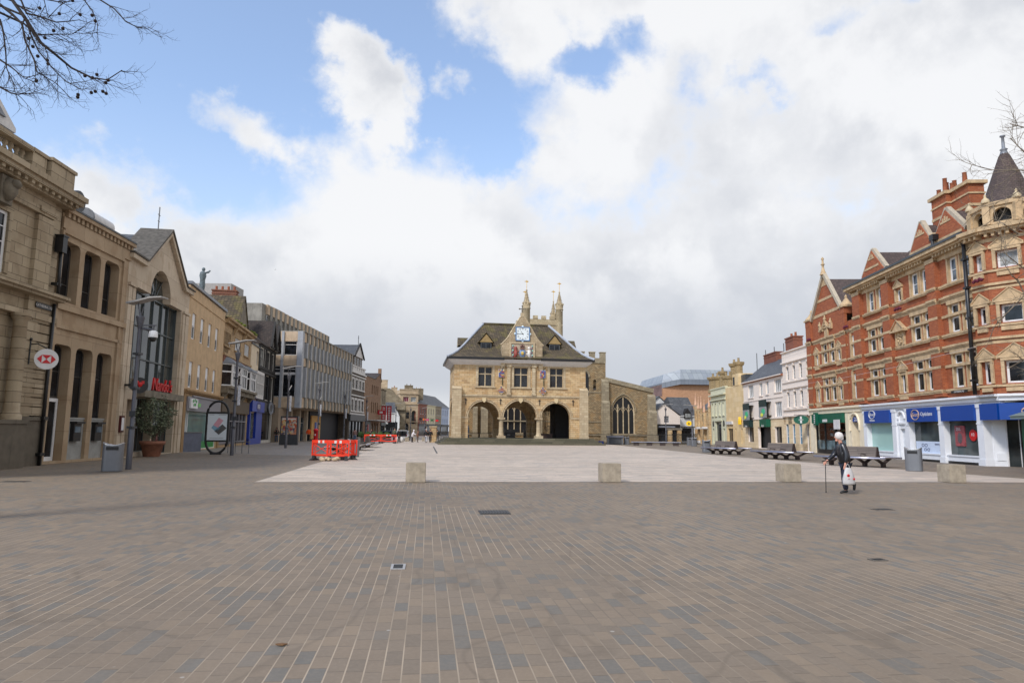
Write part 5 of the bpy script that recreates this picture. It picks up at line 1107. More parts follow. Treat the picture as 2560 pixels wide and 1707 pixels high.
# downpipes
for x in (23.12,):
    b=MB(); b.tube([(x,-.35,3.8),(x,-.35,12.2)],.1,8)
    for z in (4.5,6.2,7.9,9.6,11.2): b.box(x-.15,x+.15,-.48,-.2,z,z+.12)
    F.part('downpipe',b,BLACK)
b=MB(); b.tube([(20.15,-.35,12.8),(20.15,-.3,13.4)],.09,6).box(19.95,20.35,-.4,-.05,13.2,13.55); F.part('rainwater_hopper',b,BLACK)
# --- corner turret ---
def fr(x,y): # local -> world
    rz=F.o.rotation_euler[2]; c,s=math.cos(rz),math.sin(rz); return (F.o.location.x+x*c-y*s,F.o.location.y+x*s+y*c)
tp=[(23.2,-.12),(24.25,.1),(25.7,1.3),(26.4,2.8),(26.4,9)]
def shrink(t,k): return [(25.2+(x-25.2)*k if i else x, y+(1-k)*1.5) for i,(x,y) in enumerate(t)]
b=MB()
tb=MB(); dr=MB(); tc_=MB(); wins_t=[]
for (ax,ay),(bx,by),kind in zip(tp[:-1],tp[1:],('s','b','s','n')):
    l=math.hypot(bx-ax,by-ay); M_=Matrix.Translation((ax,ay,0))@Matrix.Rotation(math.atan2(by-ay,bx-ax),4,'Z')
    hol=[]
    rows=((4.32,5.5),(7.5,8.45),(10.42,11.35))
    w_={'s':.62,'b':1.0,'n':0}[kind]
    if w_:
        for z0,z1 in rows: hol.append(rect(l/2-w_/2,l/2+w_/2,z0,z1)); wins_t.append((M_,l/2-w_/2,l/2+w_/2,z0,z1))
    tb.T=M_; tb.wall(rect(0,l,3.6,12.3),hol,0,.3); tb.T=None
    dr.T=M_
    for z,h_,q in ((4.14,.12,.08),(6.64,.13,.12),(7.32,.12,.08),(9.52,.13,.12),(10.24,.12,.08)): dr.box(-.05,l+.05,-q,.02,z,z+h_)
    for z in (5.6,8.5): dr.box(0,l,-.015,.01,z,z+.18)
    dr.box(0,l,-.02,.01,9.32,9.46).box(0,l,-.02,.01,11.9,12.1).box(0,l,-.02,.01,6.42,6.58)
    if w_:
        sv=b; b=dr
        for z0,z1 in rows: b.box(l/2-w_/2-.16,l/2-w_/2,-.1,.02,z0,z1).box(l/2+w_/2,l/2+w_/2+.16,-.1,.02,z0,z1).box(l/2-w_/2-.16,l/2+w_/2+.16,-.12,.02,z1,z1+.12); ped(l/2,w_+.6,z1+.14); b.box(l/2-w_/2,l/2+w_/2,-.1,.02,z0-.42,z0-.22)
        b=sv
    dr.T=None
    tc_.T=M_; tc_.box(-.1,l+.1,-.5,.3,12.3,12.42).box(-.1,l+.1,-.66,.3,12.42,12.62)
    for i in range(int(l/.33)): tc_.box(.1+i*.33,.24+i*.33,-.42,.02,12.12,12.3)
    tc_.T=None
F.part('corner_wall',tb,RB_); F.part('corner_dressings',dr,BUFF); F.part('corner_cornice',tc_,BUFF)
for M_,a,b_,z0,z1 in wins_t:
    o=window(F.o,a,b_,z0,z1,y=.22,v=(),h=(),fw=.11,gm=GL if z0<9 else GLC); o.location=(0,0,0); o.matrix_basis=M_@Matrix.Translation((a,.22,z0))
b=MB(); b.prism([(23.0,0),(24.3,0),(25.8,1.2),(26.5,2.8),(26.5,9),(23,9)],'z',12.62,12.72); F.part('turret_base',b,LEAD)
cxt,cyt=24.1,1.6; n_=8; rr_=1.8
b=MB(); ob_=MB()
for k in range(n_):
    a0=math.radians(22.5+45*k); a1=a0+math.pi/4; p0_=(cxt+rr_*math.cos(a0),cyt+rr_*math.sin(a0)); p1_=(cxt+rr_*math.cos(a1),cyt+rr_*math.sin(a1))
    l=math.hypot(p1_[0]-p0_[0],p1_[1]-p0_[1]); M_=Matrix.Translation((p1_[0],p1_[1],0))@Matrix.Rotation(math.atan2(p0_[1]-p1_[1],p0_[0]-p1_[0]),4,'Z')
    # outward face has local -y outward when walking clockwise
    M_=Matrix.Translation((p0_[0],p0_[1],0))@Matrix.Rotation(math.atan2(p1_[1]-p0_[1],p1_[0]-p0_[0]),4,'Z')
    b.T=M_; b.wall(rect(0,l,12.7,13.9),[archhole(.28,l-.28,12.82,13.15,10)],0,.25); b.box(-.05,l+.05,-.1,.1,13.68,13.9).box(-.17,.17,-.1,.2,12.7,13.7); b.T=None
    ob_.lathe([(.2,13.9),(.22,13.98),(.17,14.1),(.07,14.2),(.05,14.25),(.08,14.3),(.01,14.4)],p0_[0],p0_[1],8)
F.part('belvedere',b,BUFF); F.part('belvedere_finials',ob_,plain('pale_finial',L(190,172,140),.8))
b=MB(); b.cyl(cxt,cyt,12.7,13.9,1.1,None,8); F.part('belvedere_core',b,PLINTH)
b=MB(); b.lathe([(1.75,13.85),(1.25,14.15),(.98,14.8),(.6,15.9),(.28,16.8),(.2,16.95)],cxt,cyt,16,0,False); F.part('conical_roof',b,DRT)
b=MB(); b.lathe([(.24,16.85),(.14,17.15),(.2,17.2),(.09,17.28),(.07,17.9),(.14,17.94),(.14,18.0),(.02,18.02)],cxt,cyt,10); F.part('lead_finial',b,LEAD)
b=MB(); b.box(26.4,40,2.8,14,3.6,12.6,1); b.add([(24,4.5,12.7),(40,4.5,12.7),(40,9.5,15.8),(24,9.5,15.8)],[(0,1,2,3)]); F.part('rear_roof',b,[DRT,RB_])
# --- ground floor ---
CREAM=plain('cream_painted_stone',L(226,212,184),.6,var=.06,streak=.15)
b=MB(); b.box(-.75,9.5,-.3,.1,3.62,3.78).box(-.7,9.45,-.18,.1,3.3,3.62).box(-.7,.25,-.12,.3,-.1,3.3).box(6.38,6.95,-.12,.3,-.1,3.3).box(8.95,9.5,-.12,.3,-.1,3.3); 
ao=[(6.95,3.3),(6.95,-.1),(7.35,-.1)]+[(8.0-.65*math.cos(R(q)),2.2+.85*math.sin(R(q))) for q in range(0,181,12)]+[(8.65,-.1),(8.95,-.1),(8.95,3.3)]
b.prism(ao,'y',-.1,.5); b.tube([(8.0-.78*math.cos(R(q)),-.12,2.2+1.0*math.sin(R(q))) for q in range(-20,201,12)],.09,5)
F.part('stone_shopfront',b,CREAM)
b=MB(); b.box(7.3,8.8,.9,1.0,0,3.2).box(7.4,8.3,.85,.9,.9,1.9,1); F.part('arched_doorway_recess',b,[RB_,STEEL]); b=MB(); b.box(7.45,8.7,-.02,.3,2.55,2.95); g=F.part('door_sign',b,BB)
text('HOUSE',.17,WHITE,g,8.05,-.03,2.82,ext=.004); text('STUDIO',.17,WHITE,g,8.05,-.03,2.65,ext=.004)
GRS=plain('dark_green_fascia',L(0,84,62),.45,var=.04)
b=MB(); b.box(.27,6.35,-.35,.1,2.52,3.26); g=F.part('green_fascia',b,GRS)
b=MB()
for i in range(8): b.box(2.6+i*.12,2.69+i*.12,-.36,-.35,2.6,2.82)
b.build('small_lettering',OFFW,g)
b=MB(); b.box(.27,.35,.0,.15,0,2.52).box(2.0,2.12,0,.15,0,2.52).box(4.0,4.15,0,.15,0,2.52).box(6.28,6.38,0,.15,0,2.52).box(.27,6.38,0,.15,0,.35); g=F.part('shopfront',b,BLACK)
b=MB(); b.box(.3,6.35,1.6,1.7,0,2.5); b.box(.3,6.35,.2,1.6,0,.02); b.build('shop_interior',plain('dark_interior',(.02,.018,.016),.9),g)
b=MB(); rnd=random.Random(9)
for z in (1.0,1.45,1.9):
    b.box(.5,6.1,1.0,1.4,z-.04,z,1)
    for i in range(26): x=rnd.uniform(.6,6.0); h_=rnd.uniform(.08,.25); b.box(x,x+rnd.uniform(.05,.14),1.0,1.2,z,z+h_,rnd.choice([2,3,2,4]))
b.build('display_shelves',[PLINTH,plain('shelf_timber',L(150,110,60),.6),OFFW,plain('goods_red',L(150,50,50),.6),plain('goods_green',L(60,110,80),.6)],g)
b=MB(); b.box(.3,6.35,.1,.11,.35,1.1); b.build('pane',glass('low_glass',(.10,.14,.15),.05),g)
b=MB(); b.box(5.1,6.2,-.5,-.45,2.0,2.75); t=tag(b.build('hanging_notice',OFFW),'white rectangular notice hanging at the right end of the dark green shop fascia','sign'); t.location=F.o.location; t.rotation_euler=F.o.rotation_euler
b=MB(); b.box(1.3,1.8,-.6,-.36,2.35,3.4); t2=b.build('vertical_banner',GRS); tag(t2,'narrow green vertical sign with white marks on the dark green shop fascia','sign'); t2.location=F.o.location; t2.rotation_euler=F.o.rotation_euler
b=MB()
for i in range(5): b.box(1.27,1.29,-.56,-.4,2.5+i*.16,2.6+i*.16); b.box(1.45,1.65,-.62,-.605,2.5+i*.16,2.6+i*.16)
b.build('lettering',OFFW,t2)
# optician shopfront
b=MB()
b.box(9.5,24.7,-.25,.1,3.4,3.62).box(9.45,24.75,-.4,.1,3.62,3.74).box(9.5,24.75,-.12,.1,3.28,3.4)
for x0,x1 in ((9.5,9.98),(13.65,14.15),(15.4,15.8),(19.12,19.62),(22.75,23.28)): b.box(x0,x1,-.16,.4,0,3.3).box(x0-.04,x1+.04,-.2,.4,3.1,3.3).box(x0-.03,x1+.03,-.2,.4,0,.35).box(x0-.03,x1+.03,-.18,.4,2.2,2.28)
b.box(14.15,14.4,-.06,.3,0,3.3).box(15.1,15.4,-.06,.3,0,3.3).box(14.4,15.1,-.02,.3,2.0,3.3); b.tube([(14.75-.45*math.cos(R(q)),-.1,2.65+.5*math.sin(R(q))) for q in range(0,181,15)],.08,5).box(14.2,15.35,-.12,0,2.3,2.42)
for x0,x1 in ((9.98,13.65),(15.8,19.12),(19.62,22.75)): b.box(x0,x1,-.05,.3,.14,.42).box(x0,x1,-.1,.3,.42,.5)
SFo=F.part('optician_shopfront',b,WHP)
b=MB(); 
for x0,x1 in ((9.98,13.65),(15.8,19.12),(19.62,22.75)): b.box(x0,x1,-.04,.3,-.1,.14)
F.part('plinth_strip',b,BLACK)
b=MB(); b.box(14.4,15.1,.15,.25,0,2.0).ball(14.95,.12,1.0,.05,6); F.part('white_door',b,plain('white_door_paint',L(214,218,222),.4))
b=MB(); b.box(9.98,13.65,.2,.22,.5,2.45); F.part('frosted_pane',b,glass('frosted_green_glass',L(158,192,184),.25,.05,.4))
b=MB(); 
for x0,x1 in ((15.8,19.12),(19.62,22.75)): b.box(x0,x1,1.8,1.9,0,3).box(x0,x1,.25,1.8,0,.05)
b.box(16.5,18,1.4,1.75,.5,1.7,1).box(20.2,21.0,.8,1.2,.3,.75,2)
F.part('shop_interior',b,[plain('dark_interior',(.02,.018,.016),.9),plain('display_unit',(.10,.11,.11),.5),WHITE])
CL=glass('clear_shop_glass',(.07,.085,.085),.04,.3,.8); 
b=MB()
for x0,x1 in ((15.8,19.12),(19.62,22.75)): b.box(x0,x1,.2,.21,.5,2.5)
F.part('pane',b,CL)
b=MB(); b.box(16.0,19.1,.12,.19,.5,1.22); g=F.part('spectacles_poster',b,plain('poster_pale_blue',L(196,208,226),.5,var=.03))
b=MB()
for x in (17.0,17.35): 
    b.tube([(x+.0+.14*math.cos(R(a))*.95-.2,.11,.98+.09*math.sin(R(a))) for a in range(0,361,30)],.012,4); b.tube([(x+.25+.13*math.cos(R(a))-.2,.11,.72+.08*math.sin(R(a))) for a in range(0,361,30)],.014,4)
b.box(18.75,18.8,.1,.115,.75,.85); b.tube([(18.65,.11,1.0),(18.8,.11,.85),(18.65,.11,.7)],.03,4); b.build('spectacles_drawing',plain('poster_navy',L(40,44,90),.5),g)
text('Opticians',.13,plain('poster_navy',(.02,.02,.08)),g,18.35,.11,1.06,ext=.003)
b=MB(); b.box(20.2,21.1,.13,.19,1.0,2.15); g=F.part('portrait_poster',b,plain('poster_dusty_red',L(150,70,74),.5,var=.3,scale=4)); b=MB(); b.prism([(20.65+.22*math.cos(R(a)),1.45+.3*math.sin(R(a))) for a in range(0,360,20)],'y',.12,.13); b.build('portrait',plain('poster_grey',L(90,80,84),.5,var=.4,scale=7),g); text('25%',.26,OFFW,g,20.55,.125,1.95,ext=.003)
b=MB(); b.prism([(21.85+.32*math.cos(R(a)),1.62+.32*math.sin(R(a))) for a in range(0,360,18)],'y',.13,.19); g=F.part('red_round_poster',b,REDL); text('1/2',.24,WHITE,g,21.85,.125,1.65,ext=.003)
def bsign(x0,x1,lab=None):
    b=MB(); b.box(x0,x1,-.3,.05,2.42,3.27); return F.part('blue_sign_panel',b,BB)
s1=bsign(9.98,13.62); s2=bsign(15.84,19.12); s3=bsign(19.64,22.76)
def logo(par,xc,zc,r,col,sx=1.0):
    b=MB(); b.tube([(xc+r*sx*math.cos(R(a)),-.32,zc+r*.62*math.sin(R(a))) for a in range(0,361,15)],.025,4); b.build('logo_ring',col,par)
    text('Boots',r*.72,col,par,xc,-.315,zc,ext=.004,shear=.35,name='logo_lettering')
logo(s1,11.2,3.0,.45,WHITE); text('Opticians',.2,WHITE,s1,11.2,-.31,2.6,ext=.004)
BZ=plain('bronze_ring',L(200,170,150),.4); logo(s2,16.9,2.86,.5,BZ,.9); text('Opticians',.34,WHITE,s2,18.15,-.31,2.88,ext=.004)
# corner entrance (canted 45 degrees)
b=MB(); T2=Matrix.Translation((24.7,-.1,0))@Matrix.Rotation(R(45),4,'Z'); b.T=T2; b.box(0,4.6,-.25,.1,3.4,3.62).box(0,4.6,-.4,.1,3.62,3.74).box(4.4,4.9,-.16,.4,0,3.3); b.T=None; b.box(23.28,24.75,-.25,.1,3.4,3.62).box(23.28,24.78,-.4,.1,3.62,3.74)
b.T=Matrix.Translation((23.3,.3,0))@Matrix.Rotation(R(74),4,'Z'); b.box(0,.6,-.02,.12,0,2.5).box(.1,.5,-.06,0,.3,.7); b.T=None
F.part('corner_shopfront',b,WHP)
b=MB(); b.prism([(23,-.1),(24.7,-.1),(29,4.2),(29,9),(23,9)],'z',3.45,3.6); F.part('shop_roof',b,LEAD)
b=MB(); b.box(23.28,24.72,-.3,.05,2.42,3.27); b.T=T2; b.box(0,4.4,-.3,.05,2.42,3.27); b.T=None; s4=F.part('corner_blue_sign',b,BB)
R45=Matrix.Rotation(R(45),3,'Z')
b=MB(); b.T=T2; b.tube([(1.7+.75*math.cos(R(a)),-.33,2.85+.28*math.sin(R(a))) for a in range(0,361,15)],.035,4); b.T=None; b.build('logo_ring',BZ,s4)
for s_,sz,zz in (('Boots',.42,2.92),('Opticians',.3,2.58)):
    q=text(s_,sz,WHITE,s4,0,0,0,ext=.006,shear=.2 if s_=='Boots' else 0,name='logo_lettering'); q.matrix_basis=T2@Matrix.Translation((1.7,-.32,zz))
b=MB(); b.T=Matrix.Translation((23.47,.88,0))@Matrix.Rotation(R(38),4,'Z'); b.box(0,7,0,.04,0,3.4); b.T=None; F.part('entrance_pane',b,glass('dark_door_glass',(.018,.022,.022),.05))
b=MB(); b.T=Matrix.Translation((23.47,.88,0))@Matrix.Rotation(R(38),4,'Z'); b.box(1.1,1.4,-.03,-.01,1.2,1.6).box(1.0,2.2,-.03,-.01,.3,.42).box(0,.06,-.06,0,0,2.5).box(.6,.64,-.05,0,0,2.5); b.T=None; F.part('door_notices',b,OFFW)
t=thing('street_name_sign','black street name plate set on the buff sill above the optician shop','sign',F.o.location,F.o.rotation_euler[2]); b=MB(); b.box(20.9,22.4,-.32,-.29,3.97,4.12); b.build('plate',BLACK,t); text('CATHEDRAL SQ',.13,OFFW,t,21.65,-.325,4.045,ext=.003)
b=MB(); b.tube([(-.5,-.5,6.0),(8,-.9,5.85),(16,-.9,5.95),(24,-.6,6.3)],.012,4); t=tag(b.build('festoon_cable',plain('pale_cable',(.5,.45,.42),.6)),'thin pale cable strung across the red brick front','cable'); t.location=F.o.location; t.rotation_euler=F.o.rotation_euler
RP=plain('dark_crimson_paper',L(90,16,40),.7,var=.2)
for i,(x,z) in enumerate(((.35,9.82),(7.75,9.82),(15.6,9.82),(24.0,9.85))):
    b=MB()
    for k in range(5): b.ball(x+(k-2)*.17,-.3+(x>24)*.1,z+.06*(k%2),.13,7,0,1,.6,.8)
    o=b.build('crimson_wreath',RP); o.location=F.o.location; o.rotation_euler=F.o.rotation_euler
    tag(o,['dark crimson wreath cluster on the ledge at the far left gable bay','dark crimson wreath cluster on the ledge beside the link bay','dark crimson wreath cluster above the carved pediment niche','dark crimson wreath cluster on the ledge next to the turret window'][i],'wreath','crimson wreaths along the ledge')
DKB=masonry('sooty_red_brick',[L(140,78,56),L(120,66,50),L(150,88,64)],.24,.085,L(110,90,76),.008,.85,.4)
# ---------- white stucco building ----------
def prow(u): 
    d=Vector((25.42-26.49,37.36-59.99)).normalized(); return (26.49+d.x*u,59.99+d.y*u)
STU=masonry('pale_pink_stucco',[L(236,222,208),L(232,218,204)],50,.75,L(190,176,168),.012,.7,.25,.006,big=.05,off=0)
YST=masonry('yellow_ashlar',[L(232,208,168),L(222,196,156),L(238,216,178)],.9,.4,L(184,158,118),.01,.85,.25,.006)
F=Fac('white_stucco_building','white stucco three storey building with square sash windows next to the red brick gable',prow(-7.55),prow(-.62))
for i in range(4):
    x=1.0+i*1.72
    for z0,z1 in ((6.72,8.05),(4.12,5.58)): F.win(x,x+.72,z0,z1,rev=.14,v=(.5,),h=(.25,.5,.75),fw=.06,bar=.025,sill=.1,surm=STU)
for x in (.45,2.15,3.85): F.holes.append(rect(x,x+.75,.7,2.52))
F.holes.append(rect(5.7,6.3,.1,2.45)); F.body(0,6.95,9.45,STU,10)
b=MB(); b.box(-.02,7.0,-.18,.02,8.4,8.52).box(0,6.95,-.1,.02,6.5,6.62).box(0,6.95,-.16,.02,5.88,6.0).box(0,6.95,-.14,.02,3.85,3.97).box(-.02,7.0,-.14,.3,9.45,9.56).box(0,6.95,-.2,.02,3.22,3.34); 
for i in range(4):
    for z in (8.05,5.58): b.box(1.2+i*1.72,1.5+i*1.72,-.08,.02,z,z+.3)
F.part('mouldings',b,STU)
b=MB(); 
for x0,x1 in ((0,.45),(1.2,2.15),(2.9,3.85),(4.6,5.7),(6.3,6.95)): b.box(x0,x1,-.03,.02,-.1,3.22)
b.box(0,6.95,-.03,.02,2.52,3.22).box(0,5.7,-.03,.02,-.1,.7); F.part('stone_ground_floor',b,YST)
for x in (.45,2.15,3.85):
    b=MB(); b.box(x,x+.75,.12,.16,.7,2.52); g=F.part('blue_window_panel',b,plain('petrol_blue_vinyl',L(24,110,146),.4,var=.06)); b=MB(); b.box(x+.2,x+.5,.1,.12,1.3,1.42).box(x+.3,x+.4,.1,.12,1.55,1.75); b.build('marks',WHITE,g)
b=MB(); b.box(5.7,6.3,.15,.18,.1,2.45); F.part('door',b,plain('dark_green_door',(.03,.05,.045),.4))
chimney(F.o,1.0,.9,9.4,10.9,2.2,.9,DKB,2)
t=thing('oval_sign','dark green oval projecting sign between the stucco building and the green shop','sign',F.o.location,F.o.rotation_euler[2])
b=MB(); TT=Matrix.Translation((6.6,-.8,2.85))@Matrix.Rotation(R(62),4,'Z'); b.prism([(.62*math.cos(R(a)),.4*math.sin(R(a))) for a in range(0,360,15)],'y',-.04,.04); sg(b,TT); b.build('board',GRS,t); b=MB(); b.box(6.5,6.7,-1.4,0,3.26,3.3); b.build('bracket',BLACK,t)
b=MB(); b.box(-.08,.08,-.06,-.041,-.3,-.05).box(-.08,.08,-.06,-.041,.05,.3).box(-.2,.2,-.06,-.041,-.02,.02); sg(b,TT); b.build('lettering',OFFW,t)
# ---------- pink rendered bank building with slate roof ----------
F=Fac('pink_rendered_bank','pale pink rendered bank building with long slate roof and dark green signs',prow(-21.0),prow(-7.6)); 
for x0,x1,z0,z1 in ((1.9,3.9,5.65,7.03),(6.0,7.1,5.7,7.05),(8.2,9.2,5.75,7.08),(10.9,13.0,5.8,7.08),(6.0,7.1,3.25,4.72),(10.85,12.9,3.3,4.8)):
    nb=max(1,round((x1-x0)/.55)); F.win(x0,x1,z0,z1,rev=.14,v=tuple((i+1)/nb for i in range(nb-1)),h=(),fw=.06,bar=.1,sill=.12,surm=STU,gm=GLC)
F.holes+= [rect(1.35,3.55,.65,2.3),rect(5.0,9.4,.05,2.3),rect(10.6,12.7,.7,2.3)]
F.body(0,13.4,7.45,plain('pink_render',L(234,220,206),.75,var=.04,streak=.12),9,rev=.3)
b=MB(); b.box(0,13.4,-.03,.02,2.45,3.15).box(0,1.35,-.03,.02,-.1,2.45).box(3.55,5.0,-.03,.02,-.1,2.45).box(9.4,10.6,-.03,.02,-.1,2.45).box(12.7,13.4,-.03,.02,-.1,2.45).box(1.35,3.55,-.03,.02,2.3,2.45).box(10.6,12.7,-.03,.02,2.3,2.45).box(5,9.4,-.03,.02,2.3,2.45).box(1.35,3.55,-.03,.02,-.1,.65).box(10.6,12.7,-.03,.02,-.1,.7); F.part('stone_ground_floor',b,YST)
b=MB(); b.box(0,13.4,-.12,.02,3.12,3.22).box(0,13.4,-.05,.02,5.2,5.3).box(-.1,13.5,-.3,.1,7.4,7.5); F.part('mouldings',b,STU)
for x0,x1,z0,z1 in ((1.35,3.55,.65,2.3),(10.6,12.7,.7,2.3)): window(F.o,x0,x1,z0,z1,y=.2,fm=DGREY,v=(),h=(),fw=.05)
b=MB(); b.box(5.0,6.9,1.4,1.5,0,2.3,1).box(6.9,6.96,1.2,1.5,0,2.3).box(7.8,7.86,1.2,1.5,0,2.3).box(9.3,9.4,.2,1.5,0,2.3,1); g=F.part('recessed_entrance',b,[STEEL,YST]); b=MB(); b.box(6.96,9.3,1.3,1.32,0,2.3); b.build('pane',glass('pale_green_glass',(.18,.24,.2),.08,.3),g)
roof_along(F.o,0,13.4,0,5.4,7.5,9.85,SLATE,2.7,.2,RB_)
chimney(F.o,2.2,2.9,9.2,10.7,4.2,.8,DKB,0)
b=MB(); b.add([(-4.5,1.2,8.0),(-.25,-.1,7.5),(-.25,2.75,9.8),(-6.5,5.0,10.2)],[(0,1,2,3)]); F.part('standing_seam_roof',b,LEAD)
NAVG=plain('navy_green_sign',L(8,44,46),.4,var=.05); SGR=plain('sign_grey_net',L(140,144,144),.5)
for i,(x0,z1) in enumerate(((1.2,5.0),(7.2,5.15))):
    t=thing('hanging_bank_sign',['dotted green banner with dark top, left one on the pink bank','dotted green banner with dark top, right one on the pink bank'][i],'sign',F.o.location,F.o.rotation_euler[2],'dotted banners on the pink bank')
    b=MB(); b.box(x0,x0+2.3,-.5,-.42,z1-.75,z1).box(x0,x0+2.3,-.5,-.42,z1-1.9,z1-.75,1); b.build('board',[NAVG,SGR],t)
    b=MB(); b.prism([(x0+1.45+.55*math.cos(R(a)),z1-1.25+.32*math.sin(R(a))) for a in range(0,360,20)],'y',-.52,-.5,0); b.prism([(x0+1.0+.38*math.cos(R(a)),z1-1.6+.2*math.sin(R(a))) for a in range(0,360,20)],'y',-.54,-.52,1); b.build('dots',[plain('mint_green',L(70,180,130),.5),plain('lemon',L(225,225,90),.5)],t)
    b=MB(); b.box(x0-.3,x0+2.6,-.46,0,z1-.3,z1-.26).box(x0-.3,x0+2.6,-.46,0,z1-1.7,z1-1.66); b.build('bracket',BLACK,t)
    t=thing('bank_fascia_sign',['dark navy square sign above the far window of the pink bank','dark green square sign above the entrance of the pink bank'][i],'sign',F.o.location,F.o.rotation_euler[2],'square signs on the pink bank')
    b=MB(); b.box(x0,x0+2.3,-.5,-.05,2.3,3.1); b.build('board',[NAVG,GRS][i],t); text("Lloyds",.34,OFFW,t,x0+1.1,-.51,2.42,ext=.004)
b=MB()
for i,x in enumerate((-3.2,.2,3.3,6.4)): b.box(x-.04,x+.04,2.66,2.74,8.8,11.45)
t=tag(b.build('roof_net_posts',STEEL),'row of slim steel posts carrying a bird net behind the slate roof','posts'); t.location=F.o.location; t.rotation_euler=F.o.rotation_euler
# ---------- yellow stone modern building ----------
F=Fac('yellow_stone_restaurant','tall narrow yellow stone building with a square corner tower and yellow letter emblem',prow(-29.0),prow(-21.05))
YS2=masonry('stained_yellow_stone',[L(232,204,154),L(222,192,142),L(238,212,168)],1.2,.6,L(190,156,106),.006,.85,.45,.004)
F.holes+=[rect(.6,3.0,.1,2.2),rect(6.5,7.1,.4,2.2),rect(4.0,4.5,.1,2.2)]; F.body(0,7.95,7.4,YS2,8)
b=MB(); b.box(3.6,6.2,-.05,3,7.4,8.85); F.part('tower_block',b,YS2); b=MB(); b.box(3.9,4.6,-.08,-.04,7.5,8.5); F.part('slot_window',b,PLINTH); b=MB(); b.box(5.9,8.0,.3,3,7.4,8.6); F.part('lead_box',b,DGREY)
for r_ in (rect(.6,3.0,.1,2.2),rect(6.5,7.1,.4,2.2),rect(4.0,4.5,.1,2.2)): window(F.o,r_[0][0],r_[1][0],r_[0][1],r_[2][1],y=.2,fm=DGREY,v=(),h=(),fw=.05)
b=MB(); b.box(.2,3.2,-.2,.02,2.7,3.1); F.part('white_fascia',b,OFFW)
t=thing('arched_emblem_sign','yellow arched double hoop emblem on the yellow stone wall','sign',F.o.location,F.o.rotation_euler[2]); b=MB()
for x in (6.5,7.0): b.tube([(x-.22,-.2,2.65),(x-.16,-.2,3.2),(x,-.2,3.5),(x+.16,-.2,3.2),(x+.22,-.2,2.65)],.07,6)
b.build('hoops',plain('yellow_plastic',L(250,205,30),.4,var=.03),t)
# ---------- pale green classical ----------
F=Fac('pale_green_classical_building','pale green classical two storey building with cornice and tall dark shop window',prow(-37.0),prow(-29.05))
PG=plain('pale_green_paint',L(206,204,176),.7,var=.05,streak=.2)
for x in (.6,2.4,4.4,6.3): F.win(x,x+.8,3.95,5.65,rev=.14,v=(.5,),h=(.5,),fw=.06,sur=.12,surm=PG,sill=.1)
F.holes+=[rect(2.4,5.4,.25,3.1),rect(.7,1.5,.2,2.2),rect(6.3,7.1,.2,2.2)]; F.body(0,7.95,7.6,PG,8)
b=MB(); b.box(-.1,8.0,-.3,.1,6.65,6.85).box(-.05,8,-.2,.1,6.0,6.15).box(-.1,8,-.1,.3,7.55,7.7).box(2.0,5.8,-.12,.02,3.2,3.4); F.part('cornice',b,PG)
window(F.o,2.4,5.4,.25,3.1,y=.2,fm=DGREY,v=(.2,.4,.6,.8),h=(.78,),fw=.06)
for x in (.7,6.3): window(F.o,x,x+.8,.2,2.2,y=.2,fm=PG,v=(),h=()) ; b=MB(); b.prism(archhole(x,x+.8,2.5,2.9,8),'y',-.01,.0); F.part('lunette',b,PLINTH)
CHIM_=((-3.2,1.2,9.7,1.9),(-.6,1.2,9.6,1.9),(2.2,1.2,10.1,1.4),(4.0,1.2,9.3,1.6),(6.0,1.2,9.2,1.6),(5.2,2.0,10.9,1.6),(7.3,2.0,10.9,1.6))
CHM=masonry('brown_chimney_stone',[L(170,148,110),L(146,126,92)],.4,.2,L(100,84,60),.01,.9,.3)
rnd=random.Random(2)
for x,y,z1,w_ in CHIM_:
    b=MB(); b.lathe([(w_*.42,7.4),(w_*.42,7.9),(w_*.32,8.0),(w_*.32,z1-.5),(w_*.42,z1-.4),(w_*.48,z1-.15),(w_*.48,z1),(.18,z1),(.14,z1+.5),(.17,z1+.55)],x,y,8,0,False); F.part('octagonal_chimney',b,CHM)
# ---------- pinnacled stone houses ----------
F=Fac('pinnacled_stone_houses','low golden stone almshouse range with pinnacles and dark slate roof',prow(-46.5),prow(-37.1))
for x in (1.2,4.2,7.2): F.win(x,x+.9,3.3,4.3,rev=.14,v=(.5,),h=(),fm=GSTP,sur=.12,surm=GSTP); F.win(x,x+1.0,.5,2.2,rev=.14,v=(.5,),h=(.6,),fm=GSTP,sur=.15,surm=GSTP)
F.body(0,9.4,4.9,GST,7); roof_along(F.o,0,9.4,0,7,4.9,7.4,SLATE,3.5,.1,GST)
PKP=plain('pinkish_pinnacle',L(206,164,134),.8)
for x,z in ((.3,7.6),(2.2,7.0),(4.0,7.0),(6.0,6.4),(9.0,7.0)): b=MB(); b.box(x-.2,x+.2,-.3,.1,-.1,z-1.8).lathe([(.26,z-1.8),(.3,z-1.7),(.2,z-1.5),(.05,z-.1),(.08,z),(.01,z+.1)],x,-.12,6,1); F.part('pinnacle',b,[GST,PKP])
for x in (3.0,6.6): b=MB(); b.box(x-.7,x+.7,-.8,0,2.2,2.35).box(x-.5,x+.5,-.6,0,2.35,2.5).box(x-.6,x+.6,-.5,0,.1,.5); F.part('canopy_hood',b,OFFW)
